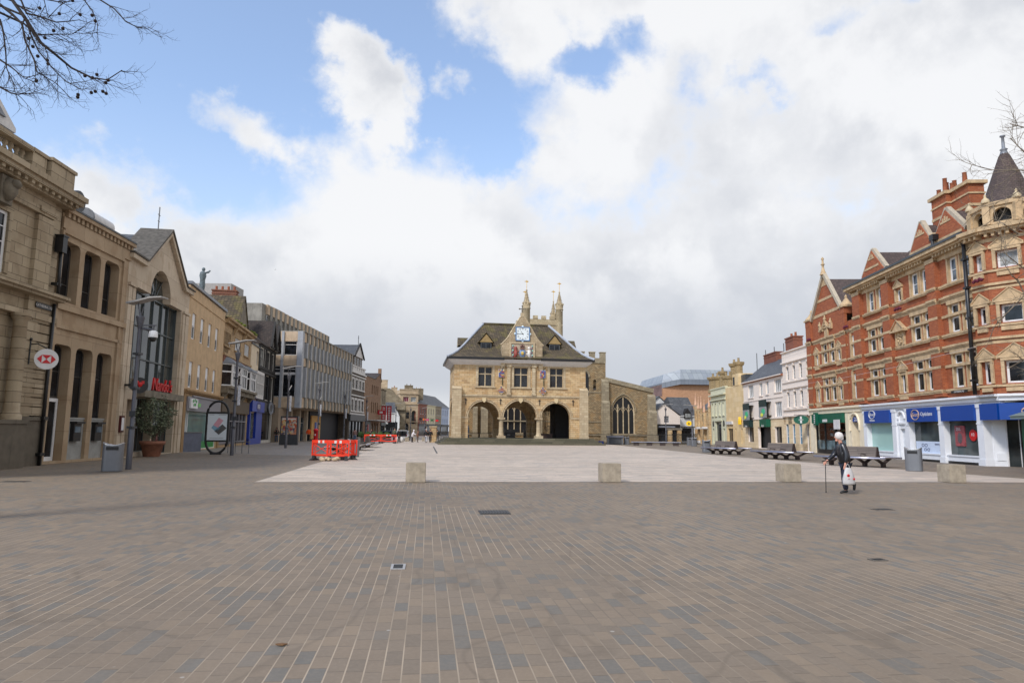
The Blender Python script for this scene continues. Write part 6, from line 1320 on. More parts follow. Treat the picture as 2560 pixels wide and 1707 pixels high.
t=thing('round_yellow_sign','small round yellow sign with a dark mark on the golden stone houses','sign',F.o.location,F.o.rotation_euler[2]); b=MB(); b.prism([(.45*math.cos(R(a)),.38*math.sin(R(a))) for a in range(0,360,20)],'y',-.04,.04); sg(b,Matrix.Translation((.3,-1.2,3.05))@Matrix.Rotation(R(62),4,'Z')); b.build('disc',plain('yellow_plastic',(.8,.6,.02)),t); b=MB(); b.prism([(-.15,-.15),(.15,-.15),(0,.2)],'y',-.06,-.041); sg(b,Matrix.Translation((.3,-1.2,3.05))@Matrix.Rotation(R(62),4,'Z')); b.build('mark',BLACK,t)
# ================= GROUND =================
def groundmat(name,bw,bh,ang,brown,blue,bluef,mortar,ms,rough=.75,band=0,hi=.0,roadtint=None):
    m,t,b=newmat(name); tc=t.nodes.new('ShaderNodeTexCoord'); mp=t.nodes.new('ShaderNodeMapping'); mp.inputs['Rotation'].default_value=(0,0,-ang); t.links.new(tc.outputs['Object'],mp.inputs[0])
    s=t.nodes.new('ShaderNodeSeparateXYZ'); t.links.new(mp.outputs[0],s.inputs[0])
    row=mth(t,'FLOOR',mth(t,'DIVIDE',s.outputs[1],bh))
    wn=t.nodes.new('ShaderNodeTexWhiteNoise'); wn.noise_dimensions='1D'; t.links.new(row,wn.inputs['W'])
    wn2=t.nodes.new('ShaderNodeTexWhiteNoise'); wn2.noise_dimensions='1D'; t.links.new(mth(t,'ADD',row,91.3),wn2.inputs['W'])
    xs=mth(t,'ADD',mth(t,'MULTIPLY',s.outputs[0],mth(t,'ADD',.8,mth(t,'MULTIPLY',wn2.outputs[0],.45))),mth(t,'MULTIPLY',wn.outputs[0],bw*3))
    wob=tnoise(t,tc.outputs['Object'],.6,2,.5)
    ys=mth(t,'ADD',s.outputs[1],mth(t,'MULTIPLY',mth(t,'SUBTRACT',wob,.5),bh*.0))
    c=t.nodes.new('ShaderNodeCombineXYZ'); t.links.new(xs,c.inputs[0]); t.links.new(ys,c.inputs[1])
    br=t.nodes.new('ShaderNodeTexBrick'); br.offset=0; t.links.new(c.outputs[0],br.inputs[0]); br.inputs['Scale'].default_value=1; br.inputs['Brick Width'].default_value=bw; br.inputs['Row Height'].default_value=bh; br.inputs['Mortar Size'].default_value=ms; br.inputs['Mortar Smooth'].default_value=.15
    br.inputs['Color1'].default_value=(0,0,0,1); br.inputs['Color2'].default_value=(1,1,1,1); br.inputs['Mortar'].default_value=(.3,.3,.3,1)
    rp=t.nodes.new('ShaderNodeValToRGB'); t.links.new(br.outputs[0],rp.inputs[0]); el=rp.color_ramp.elements
    el[0].color=brown[0]+(1,); el[1].position=1; el[1].color=blue[-1]+(1,)
    n=len(brown)
    for i in range(1,n): e=el.new((1-bluef)*i/n); e.color=brown[i]+(1,)
    e=el.new(1-bluef); e.color=brown[-1]+(1,); e=el.new(1-bluef+.01); e.color=blue[0]+(1,)
    col=rp.outputs[0]
    nb=tnoise(t,tc.outputs['Object'],.16,6,.6); col=mixc(t,mth(t,'MULTIPLY',smooth(t,nb,.4,.68),.30),col,tuple(x*.62 for x in brown[0]))
    vc=t.nodes.new('ShaderNodeTexVoronoi'); vc.inputs['Scale'].default_value=.42; vc.distance='CHEBYCHEV'; t.links.new(mp.outputs[0],vc.inputs[0]); vs_=t.nodes.new('ShaderNodeSeparateXYZ'); t.links.new(vc.outputs['Color'],vs_.inputs[0]); col=mixc(t,mth(t,'MULTIPLY',smooth(t,vs_.outputs[0],.35,1.0),.20),col,tuple(x*.72 for x in brown[0]))
    ns=tnoise(t,tc.outputs['Object'],2.2,5,.7); col=mixc(t,mth(t,'MULTIPLY',smooth(t,ns,.35,.75),.25),col,tuple(x*.7 for x in brown[-1]))
    ng=tnoise(t,tc.outputs['Object'],26,4,.7); col=mixc(t,mth(t,'MULTIPLY',smooth(t,ng,.35,.75),.18),col,tuple(min(1,x*1.6) for x in brown[-1]))
    if band:
        nbn=tnoise(t,mp.outputs[0],.5,3,.6,(.05,1.6,1) if band==1 else (1.6,.05,1)); col=mixc(t,mth(t,'MULTIPLY',smooth(t,nbn,.42,.62),.28),col,tuple(x*.72 for x in brown[0]))
    # mortar, broken up
    nm=tnoise(t,tc.outputs['Object'],.22,4,.65); mc=mixc(t,smooth(t,nm,.38,.62),mortar,tuple(x*.42 for x in mortar))
    fr_=mth(t,'FRACT',mth(t,'DIVIDE',s.outputs[1],bh)); edge_=mth(t,'ABSOLUTE',mth(t,'SUBTRACT',fr_,.5)); rowj=smooth(t,edge_,.5-ms/bh*1.15,.5-ms/bh*.85)
    mc=mixc(t,rowj,tuple(x*.55 for x in brown[0]),mc)
    col=mixc(t,mth(t,'MULTIPLY',br.outputs['Fac'],mth(t,'ADD',.45,mth(t,'MULTIPLY',rowj,.45))),col,mc)
    # scattered chewing-gum spots and dark tyre smudges
    vo=t.nodes.new('ShaderNodeTexVoronoi'); vo.inputs['Scale'].default_value=1.6; t.links.new(tc.outputs['Object'],vo.inputs[0])
    col=mixc(t,mth(t,'MULTIPLY',smooth(t,vo.outputs['Distance'],.034,.022),.6),col,(.42,.40,.37))
    dm_=tnoise(t,tc.outputs['Object'],.35,3,.55,(1,.5,1)); rg_=mth(t,'ABSOLUTE',mth(t,'SUBTRACT',dm_,.5)); col=mixc(t,mth(t,'MULTIPLY',smooth(t,rg_,.008,.0),.22),col,tuple(x*.4 for x in brown[0]))
    t.links.new(col,b.inputs['Base Color'])
    t.links.new(mth(t,'ADD',rough-.12,mth(t,'MULTIPLY',nb,.25)),b.inputs['Roughness']); b.inputs['Specular IOR Level'].default_value=.35
    h=mth(t,'SUBTRACT',mth(t,'MULTIPLY',ng,.3),br.outputs['Fac']); h=mth(t,'ADD',h,mth(t,'MULTIPLY',br.outputs[0],.25)); bump(t,b,h,.5,.008)
    MC[name]=m; return m
ANG=R(7.0)
BR_=[L(122,109,94),L(130,115,98),L(115,104,91),L(136,120,101),L(125,112,97)]
BL_=[L(112,107,99),L(124,119,110),L(106,103,97)]
PAVE=groundmat('brown_and_blue_sett_paving',.27,.125,math.pi/2+ANG,BR_,BL_,.2,L(168,152,132),.0058)
def gsheet(name,pts,z,mat,kind='structure'):
    b=MB(); b.add([(p[0],p[1],z) for p in pts],[tuple(range(len(pts)))]); o=b.build(name,mat); o['kind']=kind; return o
gsheet('ground',[(-900,-60),(900,-60),(900,1500),(-900,1500)],-.004,PAVE)
SLABM=groundmat('pale_granite_slab_paving',.62,.30,ANG,[L(184,170,155),L(193,178,163),L(172,160,147),L(200,184,168)],[L(168,160,150),L(158,150,142)],.2,L(118,108,98),.009,.7,band=1)
gsheet('granite_paving',[(-7.75,21.0),(9.6,23.35),(19.8,24.4),(15.2,48),(13.0,86),(12.5,140),(-13.5,140),(-16.6,92)],.004,SLABM)
ROADM=groundmat('grey_side_paving',.45,.2,math.pi/2+R(2),[L(142,131,119),L(151,138,125),L(134,125,115)],[L(140,138,138),L(132,130,130)],.15,L(128,118,108),.006)
gsheet('side_paving',[(-16.8,92.0),(-10.35,42.0),(-26,46),(-33,90),(-40,150),(-20,260),(-8,260),(-13.8,140.5)],.0,ROADM)
# joints and covers set in the ground
b=MB(); b.T=Matrix.Translation((-.32,13.9,.004))@Matrix.Rotation(ANG,4,'Z'); b.box(-.3,.3,-.3,.3,-.02,.004)
for i in range(10): b.box(-.26+i*.056,-.232+i*.056,-.24,.24,.004,.012,1)
t=tag(b.build('drain_grating',[PLINTH,plain('iron_grate',(.08,.075,.07),.5,.6)]),'slotted iron drain grating in the sett paving in front of the slab edge','drain grate')
IRN=plain('worn_iron_cover',(.16,.145,.125),.5,.5,var=.3,scale=14)
def cover(x,y,w_,d_,lab,mat=IRN,ring_=False):
    b=MB(); b.T=Matrix.Translation((x,y,.004))@Matrix.Rotation(ANG,4,'Z'); b.box(-w_/2,w_/2,-d_/2,d_/2,-.02,.003)
    for i in range(6): b.box(-w_/2+.03,w_/2-.03,-d_/2+.03+i*(d_-.06)/6,-d_/2+.05+i*(d_-.06)/6,.003,.007,1)
    return tag(b.build('access_cover',[mat,PLINTH]),lab,'manhole cover')
cover(-1.32,8.35,.17,.3,'small pale square access cover in the foreground setts',plain('pale_steel_cover',(.36,.35,.34),.4,.3,var=.15,scale=20))
cover(8.05,15.1,.42,.26,'dark rectangular access cover right of the foreground, nearer the concrete cubes'); cover(4.75,9.1,.2,.14,'small dark access cover in the right foreground setts'); cover(-14.5,20.35,.7,.4,'dark access cover at the left edge of the square')
b=MB(); b.add([(-7.81,69,.009),(-7.7,69,.009),(-5.15,48.7,.009),(-5.27,48.7,.009)],[(0,3,2,1)]); tag(b.build('slot_drain',PLINTH),'long thin dark slot drain running towards the guildhall','drain')
# small litter
LF=plain('dead_leaf',L(110,80,50),.8,var=.3)
b=MB(); b.prism([(-.045,0),(0,.02),(.045,.005),(.02,-.02),(-.02,-.018)],'z',.005,.014); tag(b.build('fallen_leaf',LF),'single curled brown leaf lying on the foreground setts','leaf').location=(-1.7,5.35,0)
# ================= STREET THINGS =================
CONCR=plain('smooth_concrete',L(156,144,126),.85,var=.2,scale=5,streak=.35)
def cube_mesh(s=.61,h=.6):
    me=bmesh.new(); bmesh.ops.create_cube(me,size=1); bmesh.ops.scale(me,vec=(s,s,h),verts=me.verts); bmesh.ops.translate(me,vec=(0,0,h/2),verts=me.verts); bmesh.ops.bevel(me,geom=me.edges[:],offset=.015,segments=2,affect='EDGES')
    m=bpy.data.meshes.new('concrete_cube'); me.to_mesh(m); me.free(); m.materials.append(CONCR); return m
cm=cube_mesh()
cubes=[((-2.97,21.75),'concrete block seat, leftmost of the four along the pale paving edge'),((3.22,22.62),'concrete block seat, second from the left along the pale paving edge'),((9.4,23.5),'concrete block seat behind the walking figure, third from the left along the paving edge'),((15.25,24.0),'concrete block seat, rightmost of the four, below the blue shop signs'),
((-15.8,97.3),'distant concrete block beside the man in the green jacket'),((-14.9,98.8),'distant concrete block in front of the white car'),((-14.2,100.5),'distant concrete block left of the white coated person'),((-13.0,103),'distant concrete block right of the white coated person'),((-12.2,107),'farthest concrete block near the white bench')]
for (p,l) in cubes:
    o=bpy.data.objects.new('concrete_block',cm); COL.objects.link(o); o.location=(p[0],p[1],.0); o.rotation_euler=(0,0,R(7)); tag(o,l,'block seat','concrete blocks on the square')
# --- litter bins ---
BINM=plain('bin_grey',L(116,118,122),.4,.3,var=.05)
bt=thing('litter_bin','x','bin')
b=MB(); 
prof=[( -.3,-.2),(.3,-.2),(.36,0),(.3,.2),(-.3,.2),(-.36,0)]
pl=[]; 
for k in range(20): a=2*math.pi*k/20; pl.append((.34*abs(math.cos(a))**.6*math.copysign(1,math.cos(a)),.24*abs(math.sin(a))**.6*math.copysign(1,math.sin(a))))
n=len(pl); vs=[(x,y,.02) for x,y in pl]+[(x,y,.86) for x,y in pl]+[(x,y,.98+.09*(x/.34)**2-.04) for x,y in pl]
b.add(vs,[(i,(i+1)%n,(i+1)%n+n,i+n) for i in range(n)]+[(i+n,(i+1)%n+n,(i+1)%n+2*n,i+2*n) for i in range(n)]); b.build('body',BINM,bt)
b=MB(); b.add([(x*1.04,y*1.04,.99+.10*(x/.34)**2-.04) for x,y in pl]+[(0,0,.93)],[(i,(i+1)%n,n) for i in range(n)]); b.add([(x*1.04,y*1.04,1.0+.10*(x/.34)**2-.04) for x,y in pl]+[(x*1.04,y*1.04,.97+.10*(x/.34)**2-.04) for x,y in pl],[(i,i+n,(i+1)%n+n,(i+1)%n) for i in range(n)]); b.build('lid',plain('brushed_lid',(.62,.64,.68),.25,.7,var=.03),bt)
b=MB(); b.box(-.2,.2,-.252,-.225,.78,.9); b.build('opening',BLACK,bt)
bins=[((-14.6,25.4,0),R(20),'grey litter bin beside the tall lamp post at the bank on the left'),((-9.3,40.8,0),R(5),'grey litter bin with bright lid between orange barriers and the left benches'),((16.3,57.6,0),R(-5),'grey litter bin behind the farthest bench of the right hand row'),((18.05,31.0,0),R(-40),'grey litter bin nearest the optician, left of the rightmost concrete block'),((21.9,82.6,0),0,'grey litter bin by the lamp post near the golden stone houses'),((22.6,87.3,0),0,'grey litter bin at the end of the black railings'),((15.15,90.3,0),0,'rounded grey bin beside the louvred vent box by the church')]
for i,(p,rz,l) in enumerate(bins):
    if i==0: bt.location=p; bt.rotation_euler=(0,0,rz); tag(bt,l,'bin','grey litter bins around the square'); 
    else: dup(bt,p,rz,l,'grey litter bins around the square')
# --- lamp posts ---
LPM=plain('lamp_post_grey',L(86,86,92),.45,.3,var=.06)
lt=thing('street_lamp','x','street lamp')
b=MB(); b.lathe([(.11,0),(.11,1.6),(.08,1.65),(.07,5.7)],0,0,12); b.lathe([(.08,5.7),(.17,6.15),(.17,6.2),(.05,6.22)],0,0,12); b.build('post',LPM,lt)
b=MB(); b.tube([(0,0,6.15),(-.12,0,6.6),(-.15,0,6.75)],.03,5).tube([(0,0,6.15),(.1,0,6.6)],.025,5); b.build('bracket',LPM,lt)
b=MB(); q=[(-.55,6.78),(-.1,6.86),(.5,6.98),(1.0,6.98),(1.0,6.93),(.5,6.92),(-.1,6.78),(-.55,6.72)]; b.prism(q,'y',-.22,.22); b.build('reflector',plain('lamp_reflector',(.36,.35,.34),.5,.1),lt)
b=MB()
for z in (1.62,3.2,4.6): b.box(-.13,.13,-.13,.13,z,z+.09)
b.box(-.05,.2,-.14,-.12,2.1,2.32); b.build('fittings',DGREY,lt)
lamps=[((-14.78,26.82),R(-10),'tall grey street lamp with a domed camera beside the bank'),((-16.76,41.54),0,'tall grey street lamp right beside the oval advertising display'),((-19.08,58.48),R(15),'grey street lamp in front of the coloured poster kiosk'),((-21.9,78.0),R(15),'grey street lamp rising behind the red post box'),((-22.6,93.0),R(15),'grey street lamp in front of the boarded doorway'),((-22.8,108.0),R(15),'grey street lamp at the dark brick building with striped windows'),((-21.5,128.0),0,'distant street lamp in front of the white cottage'),((-20.5,140.0),0,'distant street lamp in front of the stone corner building'),((-18.9,150),0,'farthest street lamp before the brick terrace'),((22.1,84.0),R(180),'street lamp rising beside the pinnacled golden stone houses'),((21.6,96.0),0,'street lamp standing before the cream gabled café')]
hs=[1,1,1,1,1,1,.95,.95,.95,.72,.8]
for i,(p,rz,l) in enumerate(lamps):
    if i==0: lt.location=(p[0],p[1],0); lt.rotation_euler=(0,0,rz); tag(lt,l,'street lamp','grey street lamps along the square'); q=lt
    else: q=dup(lt,(p[0],p[1],0),rz,l,'grey street lamps along the square')
    q.scale=(1,1,hs[i]*(.965 if i==0 else 1))
# banner ribbons & camera
def banner(p,l,z0=3.1,z1=4.4):
    t=thing('pole_banner',l,'banner',(p[0],p[1],0)); b=MB(); b.box(.14,.3,-.02,.02,z0,z1); b.build('cloth',plain('banner_white',(.62,.62,.64),.7,var=.2,scale=6),t); b=MB(); b.box(0,.32,-.015,.015,z1,z1+.04).box(0,.32,-.015,.015,z0-.04,z0); b.build('arm',STEEL,t); b=MB(); b.tube([(0,0,z1+.4),(.25,0,z1+.9)],.04,5); b.build('spotlight',OFFW,t)
banner(lamps[1][0],'narrow torn white banner on the lamp post beside the oval advert',3.0,4.2); banner(lamps[2][0],'narrow white banner on the lamp post in front of the poster kiosk'); banner(lamps[3][0],'narrow white banner on the lamp post behind the red post box'); banner(lamps[4][0],'narrow white banner on the lamp post before the boarded doorway'); banner(lamps[5][0],'narrow white banner on the lamp post by the dark shop')
t=thing('dome_camera','white dome security camera hanging from a bracket on the left lamp post','camera',(-14.78,26.82,0)); b=MB(); b.box(.05,.65,-.03,.03,5.6,5.65).tube([(.1,0,5.5),(.5,0,5.45)],.05,6).tube([(.55,0,5.6),(.55,0,5.4)],.03,5); b.build('bracket',LPM,t)
b=MB(); b.lathe([(.05,5.42),(.15,5.38),(.17,5.2),(.17,5.14)],.55,0,12); b.build('housing',WHITE,t); b=MB(); b.ball(.55,0,5.1,.14,10); b.build('dome',BLACK,t)
# --- benches (double sided, Y legs, wooden back) ---
BW=masonry('weathered_bench_timber',[L(122,110,101),L(100,90,83),L(138,126,116)],2.6,.085,L(34,30,28),.008,.7,.3,.004)
BST=plain('bench_steel_edge',L(176,176,190),.3,.8,var=.05); BLEG=plain('bench_cast_leg',L(70,58,54),.6,.2,var=.15)
bn=thing('double_sided_bench','x','bench')
Lb=3.6
b=MB(); 
for i in range(5): b.box(-Lb/2,Lb/2,-.78+i*.115,-.68+i*.115,.44,.48); b.box(-Lb/2,Lb/2,.78-i*.115,.68-i*.115,.44,.48)
b.build('seat',BW,bn)
b=MB(); b.tube([(-Lb/2-.02,-.82,.46),(Lb/2+.02,-.82,.46)],.055,8).tube([(-Lb/2-.02,.82,.46),(Lb/2+.02,.82,.46)],.055,8); b.build('steel_edge',BST,bn)
b=MB(); b.T=None
b.prism([(-.22,.5),(-.08,.98),(-.03,1.0),(-.16,.5)],'x',-1.0,1.05); b.prism([(.22,.5),(.08,.98),(.03,1.0),(.16,.5)],'x',-1.0,1.05); b.box(-1.0,1.05,-.08,.08,.96,1.0); b.build('backrest',BW,bn)
for x in (-1.35,-.5,.4,1.3):
    b=MB(); b.prism([(-.12,0),(.12,0),(.14,.18),(.8,.42),(.8,.47),(.66,.45),(.12,.27),(-.12,.27),(-.66,.45),(-.8,.47),(-.8,.42),(-.14,.18)],'x',x-.07,x+.07)
    if x in(-.5,): b.prism([(-.2,.45),(.2,.45),(.06,.98),(-.06,.98)],'x',-1.02,-.96)
    if x==.4: b.prism([(-.2,.45),(.2,.45),(.06,.98),(-.06,.98)],'x',1.03,1.08)
    b.build('leg',BLEG,bn)
for x in (-.3,.55):
    b=MB(); b.tube([(x,-.2,.62),(x,-.62,.66),(x,-.66,.48)],.022,5).tube([(x,.2,.62),(x,.62,.66),(x,.66,.48)],.022,5); b.build('armrest',BLEG,bn)
bp=[((16.55,53.2),R(-62),'double sided timber bench, farthest of the three in the right hand row'),((17.25,44.1),R(-66),'double sided timber bench, middle of the three in the right hand row'),((17.6,35.2),R(-54),'double sided timber bench behind the walking figure, nearest of the right hand row'),((-11.2,45.6),R(98),'double sided timber bench, nearest of the left hand row behind the bin'),((-12.1,54.6),R(98),'double sided timber bench, middle of the left hand row'),((-13.2,63.6),R(98),'double sided timber bench, farthest of the left hand row')]
for i,(p,rz,l) in enumerate(bp):
    if i==0: bn.location=(p[0],p[1],0); bn.rotation_euler=(0,0,rz); tag(bn,l,'bench','double sided timber benches')
    else: dup(bn,(p[0],p[1],0),rz,l,'double sided timber benches')
t=thing('long_backless_bench','long low backless bench with steel edge in front of the church railings','bench',(17.9,85.2,0),R(-14)); b=MB(); b.box(-3.0,3.0,-.3,.3,.38,.46); b.build('seat',BW,t); b=MB(); b.tube([(-3,-.33,.42),(3,-.33,.42)],.05,6); b.build('steel_edge',BST,t)
for x in (-2.4,-.8,.8,2.4): b=MB(); b.box(x-.35,x+.35,-.2,.2,0,.36); b.build('leg',BLEG,t)
# --- orange barriers ---
OR=plain('barrier_orange_red',L(240,62,34),.45,var=.06); FOOT=plain('rubber_foot',(.03,.03,.03),.8); RWH=plain('reflective_white',(.7,.68,.66),.3)
def barrier(l,x,y,rz,w_=1.1,tilt=0):
    t=thing('plastic_barrier',l,'barrier',(x,y,0),rz,'orange plastic barriers'); b=MB(); h0=.22;h1=1.05
    b.box(0,.07,-.03,.03,h0,h1).box(w_-.07,w_,-.03,.03,h0,h1).box(.07,w_-.07,-.03,.03,h1-.16,h1).box(.07,w_-.07,-.03,.03,h0,h0+.1)
    for a,b_ in (((.1,h0+.12),(w_-.1,h1-.2)),((.1,h1-.2),(w_-.1,h0+.12))): b.tube([(a[0],0,a[1]),(b_[0],0,b_[1])],.022,4)
    for x_ in (.16,.24,w_-.24,w_-.16): b.box(x_-.01,x_+.01,-.02,.02,h0+.1,h1-.15)
    b.build('panel',OR,t)
    b=MB()
    for k in range(2): b.box(w_*.33+k*w_*.22,w_*.33+k*w_*.22+w_*.1,-.036,-.031,h1-.16,h1-.02)
    b.build('reflector',RWH,t)
    for x_ in (.15,w_-.15): b=MB(); b.prism([(-.35,0),(.35,0),(.3,.05),(.08,.12),(.06,.25),(-.06,.25),(-.08,.12),(-.3,.05)],'x',x_-.08,x_+.08); b.build('foot',FOOT,t)
barrier('orange plastic barrier, leftmost of the near group',-10.45,36.3,R(-18),1.15); barrier('orange plastic barrier at the centre of the near group',-9.5,35.6,R(12),1.15); barrier('orange plastic barrier turned edge-on at the back of the near group',-9.4,37.2,R(8),1.1); barrier('orange plastic barrier at the right of the near group beside the bin',-8.95,36.4,R(60),1.0)
barrier('distant orange barrier in front of the clipped hedges, left half',-17.6,82.6,R(3),2.0); barrier('distant orange barrier in front of the clipped hedges, right half',-15.6,82.7,R(-3),1.9)
t=thing('stone_rubble_pile','broken pale rubble and sandbags inside the orange barriers','rubble',(-9.3,35.2,0)); b=MB(); rnd=random.Random(4)
for i in range(14): b.ball(rnd.uniform(-.4,.5),rnd.uniform(-.2,.5),rnd.uniform(.05,.14),rnd.uniform(.08,.17),6,0,1,1,.7)
b.build('stones',plain('rubble_pale',L(196,174,144),.9,var=.3,scale=9),t)
for i in range(3):
    t=thing('white_sack','bulging white builder sack beside the distant orange barrier','sack',(-15.6+i*.55,90.5+i*.4,0),0,'white sacks by the distant barrier'); b=MB(); b.lathe([(.02,0),(.28,.05),(.32,.35),(.25,.6),(.1,.7),(.02,.7)],0,0,9,0,True,1,.8); b.build('bag',plain('sack_white',(.6,.58,.55),.8,var=.2,scale=6),t)
# --- pillar post box ---
t=thing('post_box','round red pillar post box in front of the office block','post box',(-20.4,72.0,0)); b=MB(); b.lathe([(.24,0),(.24,.08),(.22,.12),(.22,1.38),(.24,1.4),(.26,1.46),(.27,1.52),(.24,1.6),(.02,1.7)],0,0,18); b.build('body',plain('post_red',L(200,16,28),.35,var=.04),t); b=MB(); b.box(-.13,.13,-.235,-.2,1.24,1.3); b.build('slot',BLACK,t); b=MB(); b.box(-.06,.06,-.232,-.2,.95,1.12); b.build('notice',WHITE,t)
# --- oval advertising display ---
t=thing('oval_advert_display','tall black oval framed advertising display showing three phones','advertising display',(-18.25,42.75,0),R(14)); b=MB()
lp=[(.62*math.cos(R(a)),0,2.45+.82*math.sin(R(a))) for a in range(0,181,12)]+[(-.62,0,1.0)]+[(.62*math.cos(R(a)),0,.85+.78*math.sin(R(a))) for a in range(180,361,12)]+[(.62,0,2.45)]
b.tube(lp,.075,8,cap=False); b.box(-.32,.32,-.15,.15,0,.1); b.box(-.6,.6,-.08,.08,.78,.88).box(-.6,.6,-.08,.08,2.5,2.62); b.build('frame',BLACK,t)
b=MB(); b.box(-.56,.56,-.06,.06,.88,2.5); pn=b.build('poster',plain('poster_cool_white',L(206,214,218),.35,var=.02),t)
def phone(cx,cz,w_,h_,ang,col,nm):
    b=MB(); c,s=math.cos(ang),math.sin(ang); P=[(-w_/2,-h_/2),(w_/2,-h_/2),(w_/2+.06,h_/2),(-w_/2+.06,h_/2)]; b.prism([(cx+x*c-z*s,cz+x*s+z*c) for x,z in P],'y',-.066,-.061); b.build(nm,col,pn)
phone(-.08,1.62,.38,.44,R(58),plain('phone_blue',L(120,160,180),.4),'phone_picture'); phone(.18,1.55,.36,.6,R(-42),plain('phone_grey',L(80,78,76),.4),'phone_picture')
b=MB(); c_,s_=math.cos(R(-30)),math.sin(R(-30)); b.prism([(.05+x*c_-z*s_,1.95+x*s_+z*c_) for x,z in ((-.16,-.27),(.16,-.27),(.18,.27),(-.14,.27))],'y',-.071,-.067); b.build('phone_picture',plain('phone_pink',L(206,150,160),.4),pn)
b=MB(); b.box(-.4,.4,-.064,-.061,1.0,1.02).box(-.5,-.2,-.064,-.061,2.42,2.44).box(.05,.5,-.064,-.061,2.42,2.44); b.build('small_print',plain('print_grey',(.2,.2,.2),.6),pn)
# metal seat frame, cabinet, A-board
t=thing('perch_seat','slim steel perch seat rail behind the lamp post near the oval advert','seat',(-18.6,45.3,0),R(-4)); b=MB(); b.box(0,1.5,-.15,.15,.72,.76); b.build('seat',STEEL,t)
for x in (.05,.55,1.0,1.45): b=MB(); b.tube([(x,0,0),(x,0,.72)],.025,5); b.build('leg',STEEL,t)
t=thing('equipment_cabinet','grey two tone equipment cabinet beside the gabled restaurant','cabinet',(-22.15,46.3,0),R(76)); b=MB(); b.box(0,1.9,-.1,.7,0,1.27); b.build('body',plain('cabinet_blue_grey',L(92,98,114),.5,.1),t); b=MB(); b.box(-.03,1.93,-.14,.74,1.27,1.34); b.build('lid',STEEL,t)
t=thing('pavement_board','black framed pavement board with small poster outside the rendered shop','a-board',(-25.6,56.2,0),R(25)); b=MB(); b.box(0,.7,-.04,.04,.1,1.35).box(-.05,.75,-.2,.2,0,.12); b.build('frame',BLACK,t); b=MB(); b.box(.06,.64,-.05,-.04,.3,1.2); b.build('poster',plain('poster_mixed',(.5,.42,.42),.5,var=.5,scale=5),t)
# poster kiosk
t=thing('poster_kiosk','square dark kiosk with a colourful poster on its face','advertising display',(-22.5,69.8,0),R(3)); b=MB(); b.box(-.95,.85,-.02,.5,0,.95).box(-.9,.85,0,.5,.95,2.9); b.build('body',DGREY,t); b=MB(); b.box(-.78,.72,-.03,0,1.05,2.75); m,tt,bb=newmat('collage_poster'); tcx=tt.nodes.new('ShaderNodeTexCoord'); vo=tt.nodes.new('ShaderNodeTexVoronoi'); vo.inputs['Scale'].default_value=5.5; tt.links.new(tcx.outputs['Object'],vo.inputs[0]); hs_=tt.nodes.new('ShaderNodeHueSaturation'); rp=tt.nodes.new('ShaderNodeValToRGB'); sx_=tt.nodes.new('ShaderNodeSeparateXYZ'); tt.links.new(vo.outputs['Color'],sx_.inputs[0]); tt.links.new(sx_.outputs[0],rp.inputs[0]); e=rp.color_ramp.elements; e[0].color=(.35,.05,.06,1); e[1].color=(.6,.4,.1,1)
for q_,c in ((.2,(.5,.1,.03,1)),(.4,(.55,.3,.18,1)),(.6,(.03,.04,.1,1)),(.8,(.6,.5,.4,1))): z=e.new(q_); z.color=c
tt.links.new(rp.outputs[0],bb.inputs['Base Color']); pp=b.build('poster',m,t); b=MB(); b.box(-.7,.62,-.04,-.031,2.55,2.68); b.build('title_strip',plain('title_pale',(.7,.62,.55),.5),pp)
# vent box, crates
t=thing('louvred_vent_box','low grey louvred vent box in front of the church railings','vent box',(12.5,89.6,0),R(-4)); b=MB(); b.box(0,.2,0,.9,0,.9).box(1.85,2.05,0,.9,0,.9)
for i in range(5): b.prism([(0,.1+i*.16),(.12,.2+i*.16),(.12,.22+i*.16),(0,.14+i*.16)],'x',.2,1.85)
b.box(.2,1.85,.14,.9,0,.9,1); b.build('louvres',[STEEL,BLACK],t); b=MB(); b.prism([(-.1,.9),(1.0,.9),(.8,1.15),(.1,1.15)],'x',-.08,2.13); b.build('lid',LPM,t)
BCR=plain('blue_plastic_crate',L(30,70,160),.4,var=.1)
for i in range(2):
    t=thing('blue_crate',['blue plastic crate beside the guildhall steps, left one','blue plastic crate beside the guildhall steps, right one'][i],'crate',(10.75+i*.72,90.5,0),0,'blue crates'); b=MB(); b.box(0,.66,0,.45,0,.36); b.build('body',BCR,t); b=MB(); b.box(-.03,.69,-.03,.48,.36,.42); b.build('lid',plain('blue_plastic_lid',L(20,50,150),.4),t)
# railings
def railing(l,p0,p1,h_=1.45,step=.16,pilm=None,name='railings'):
    d=Vector((p1[0]-p0[0],p1[1]-p0[1])); Ln=d.length; t=thing(name,l,'railings',(p0[0],p0[1],0),math.atan2(d.y,d.x))
    b=MB(); n_=int(Ln/step)
    for i in range(n_+1): x=i*step; b.box(x-.014,x+.014,-.014,.014,.1,h_ if i%12 else h_+.1)
    b.box(0,Ln,-.025,.025,h_-.18,h_-.13).box(0,Ln,-.025,.025,.18,.23); b.build('bars',IRON,t); b=MB(); b.box(0,Ln,-.12,.12,0,.12); b.build('kerb',GREYST,t)
railing('black iron railings along the front of the church aisle',(10.5,92.5),(21.5,92.3)); railing('black iron railings with denser bars in front of the black café',(21.5,92.3),(26.0,96),1.5,.12); railing('black iron railings left of the guildhall behind the stone gate pier',(-10.0,94.2),(-6.4,101.0),1.5); railing('black iron railings seen through the guildhall arches',(-6.4,92.2),(4.5,94.0),1.45)
t=thing('stone_gate_pier','square stone gate pier with cap at the left of the guildhall','pillar',(-10.6,93.8,0)); b=MB(); b.box(-.45,.45,-.4,.4,0,2.0); b.build('shaft',GST,t); b=MB(); b.box(-.52,.52,-.47,.47,2.0,2.2); b.build('cap',GSTP,t)
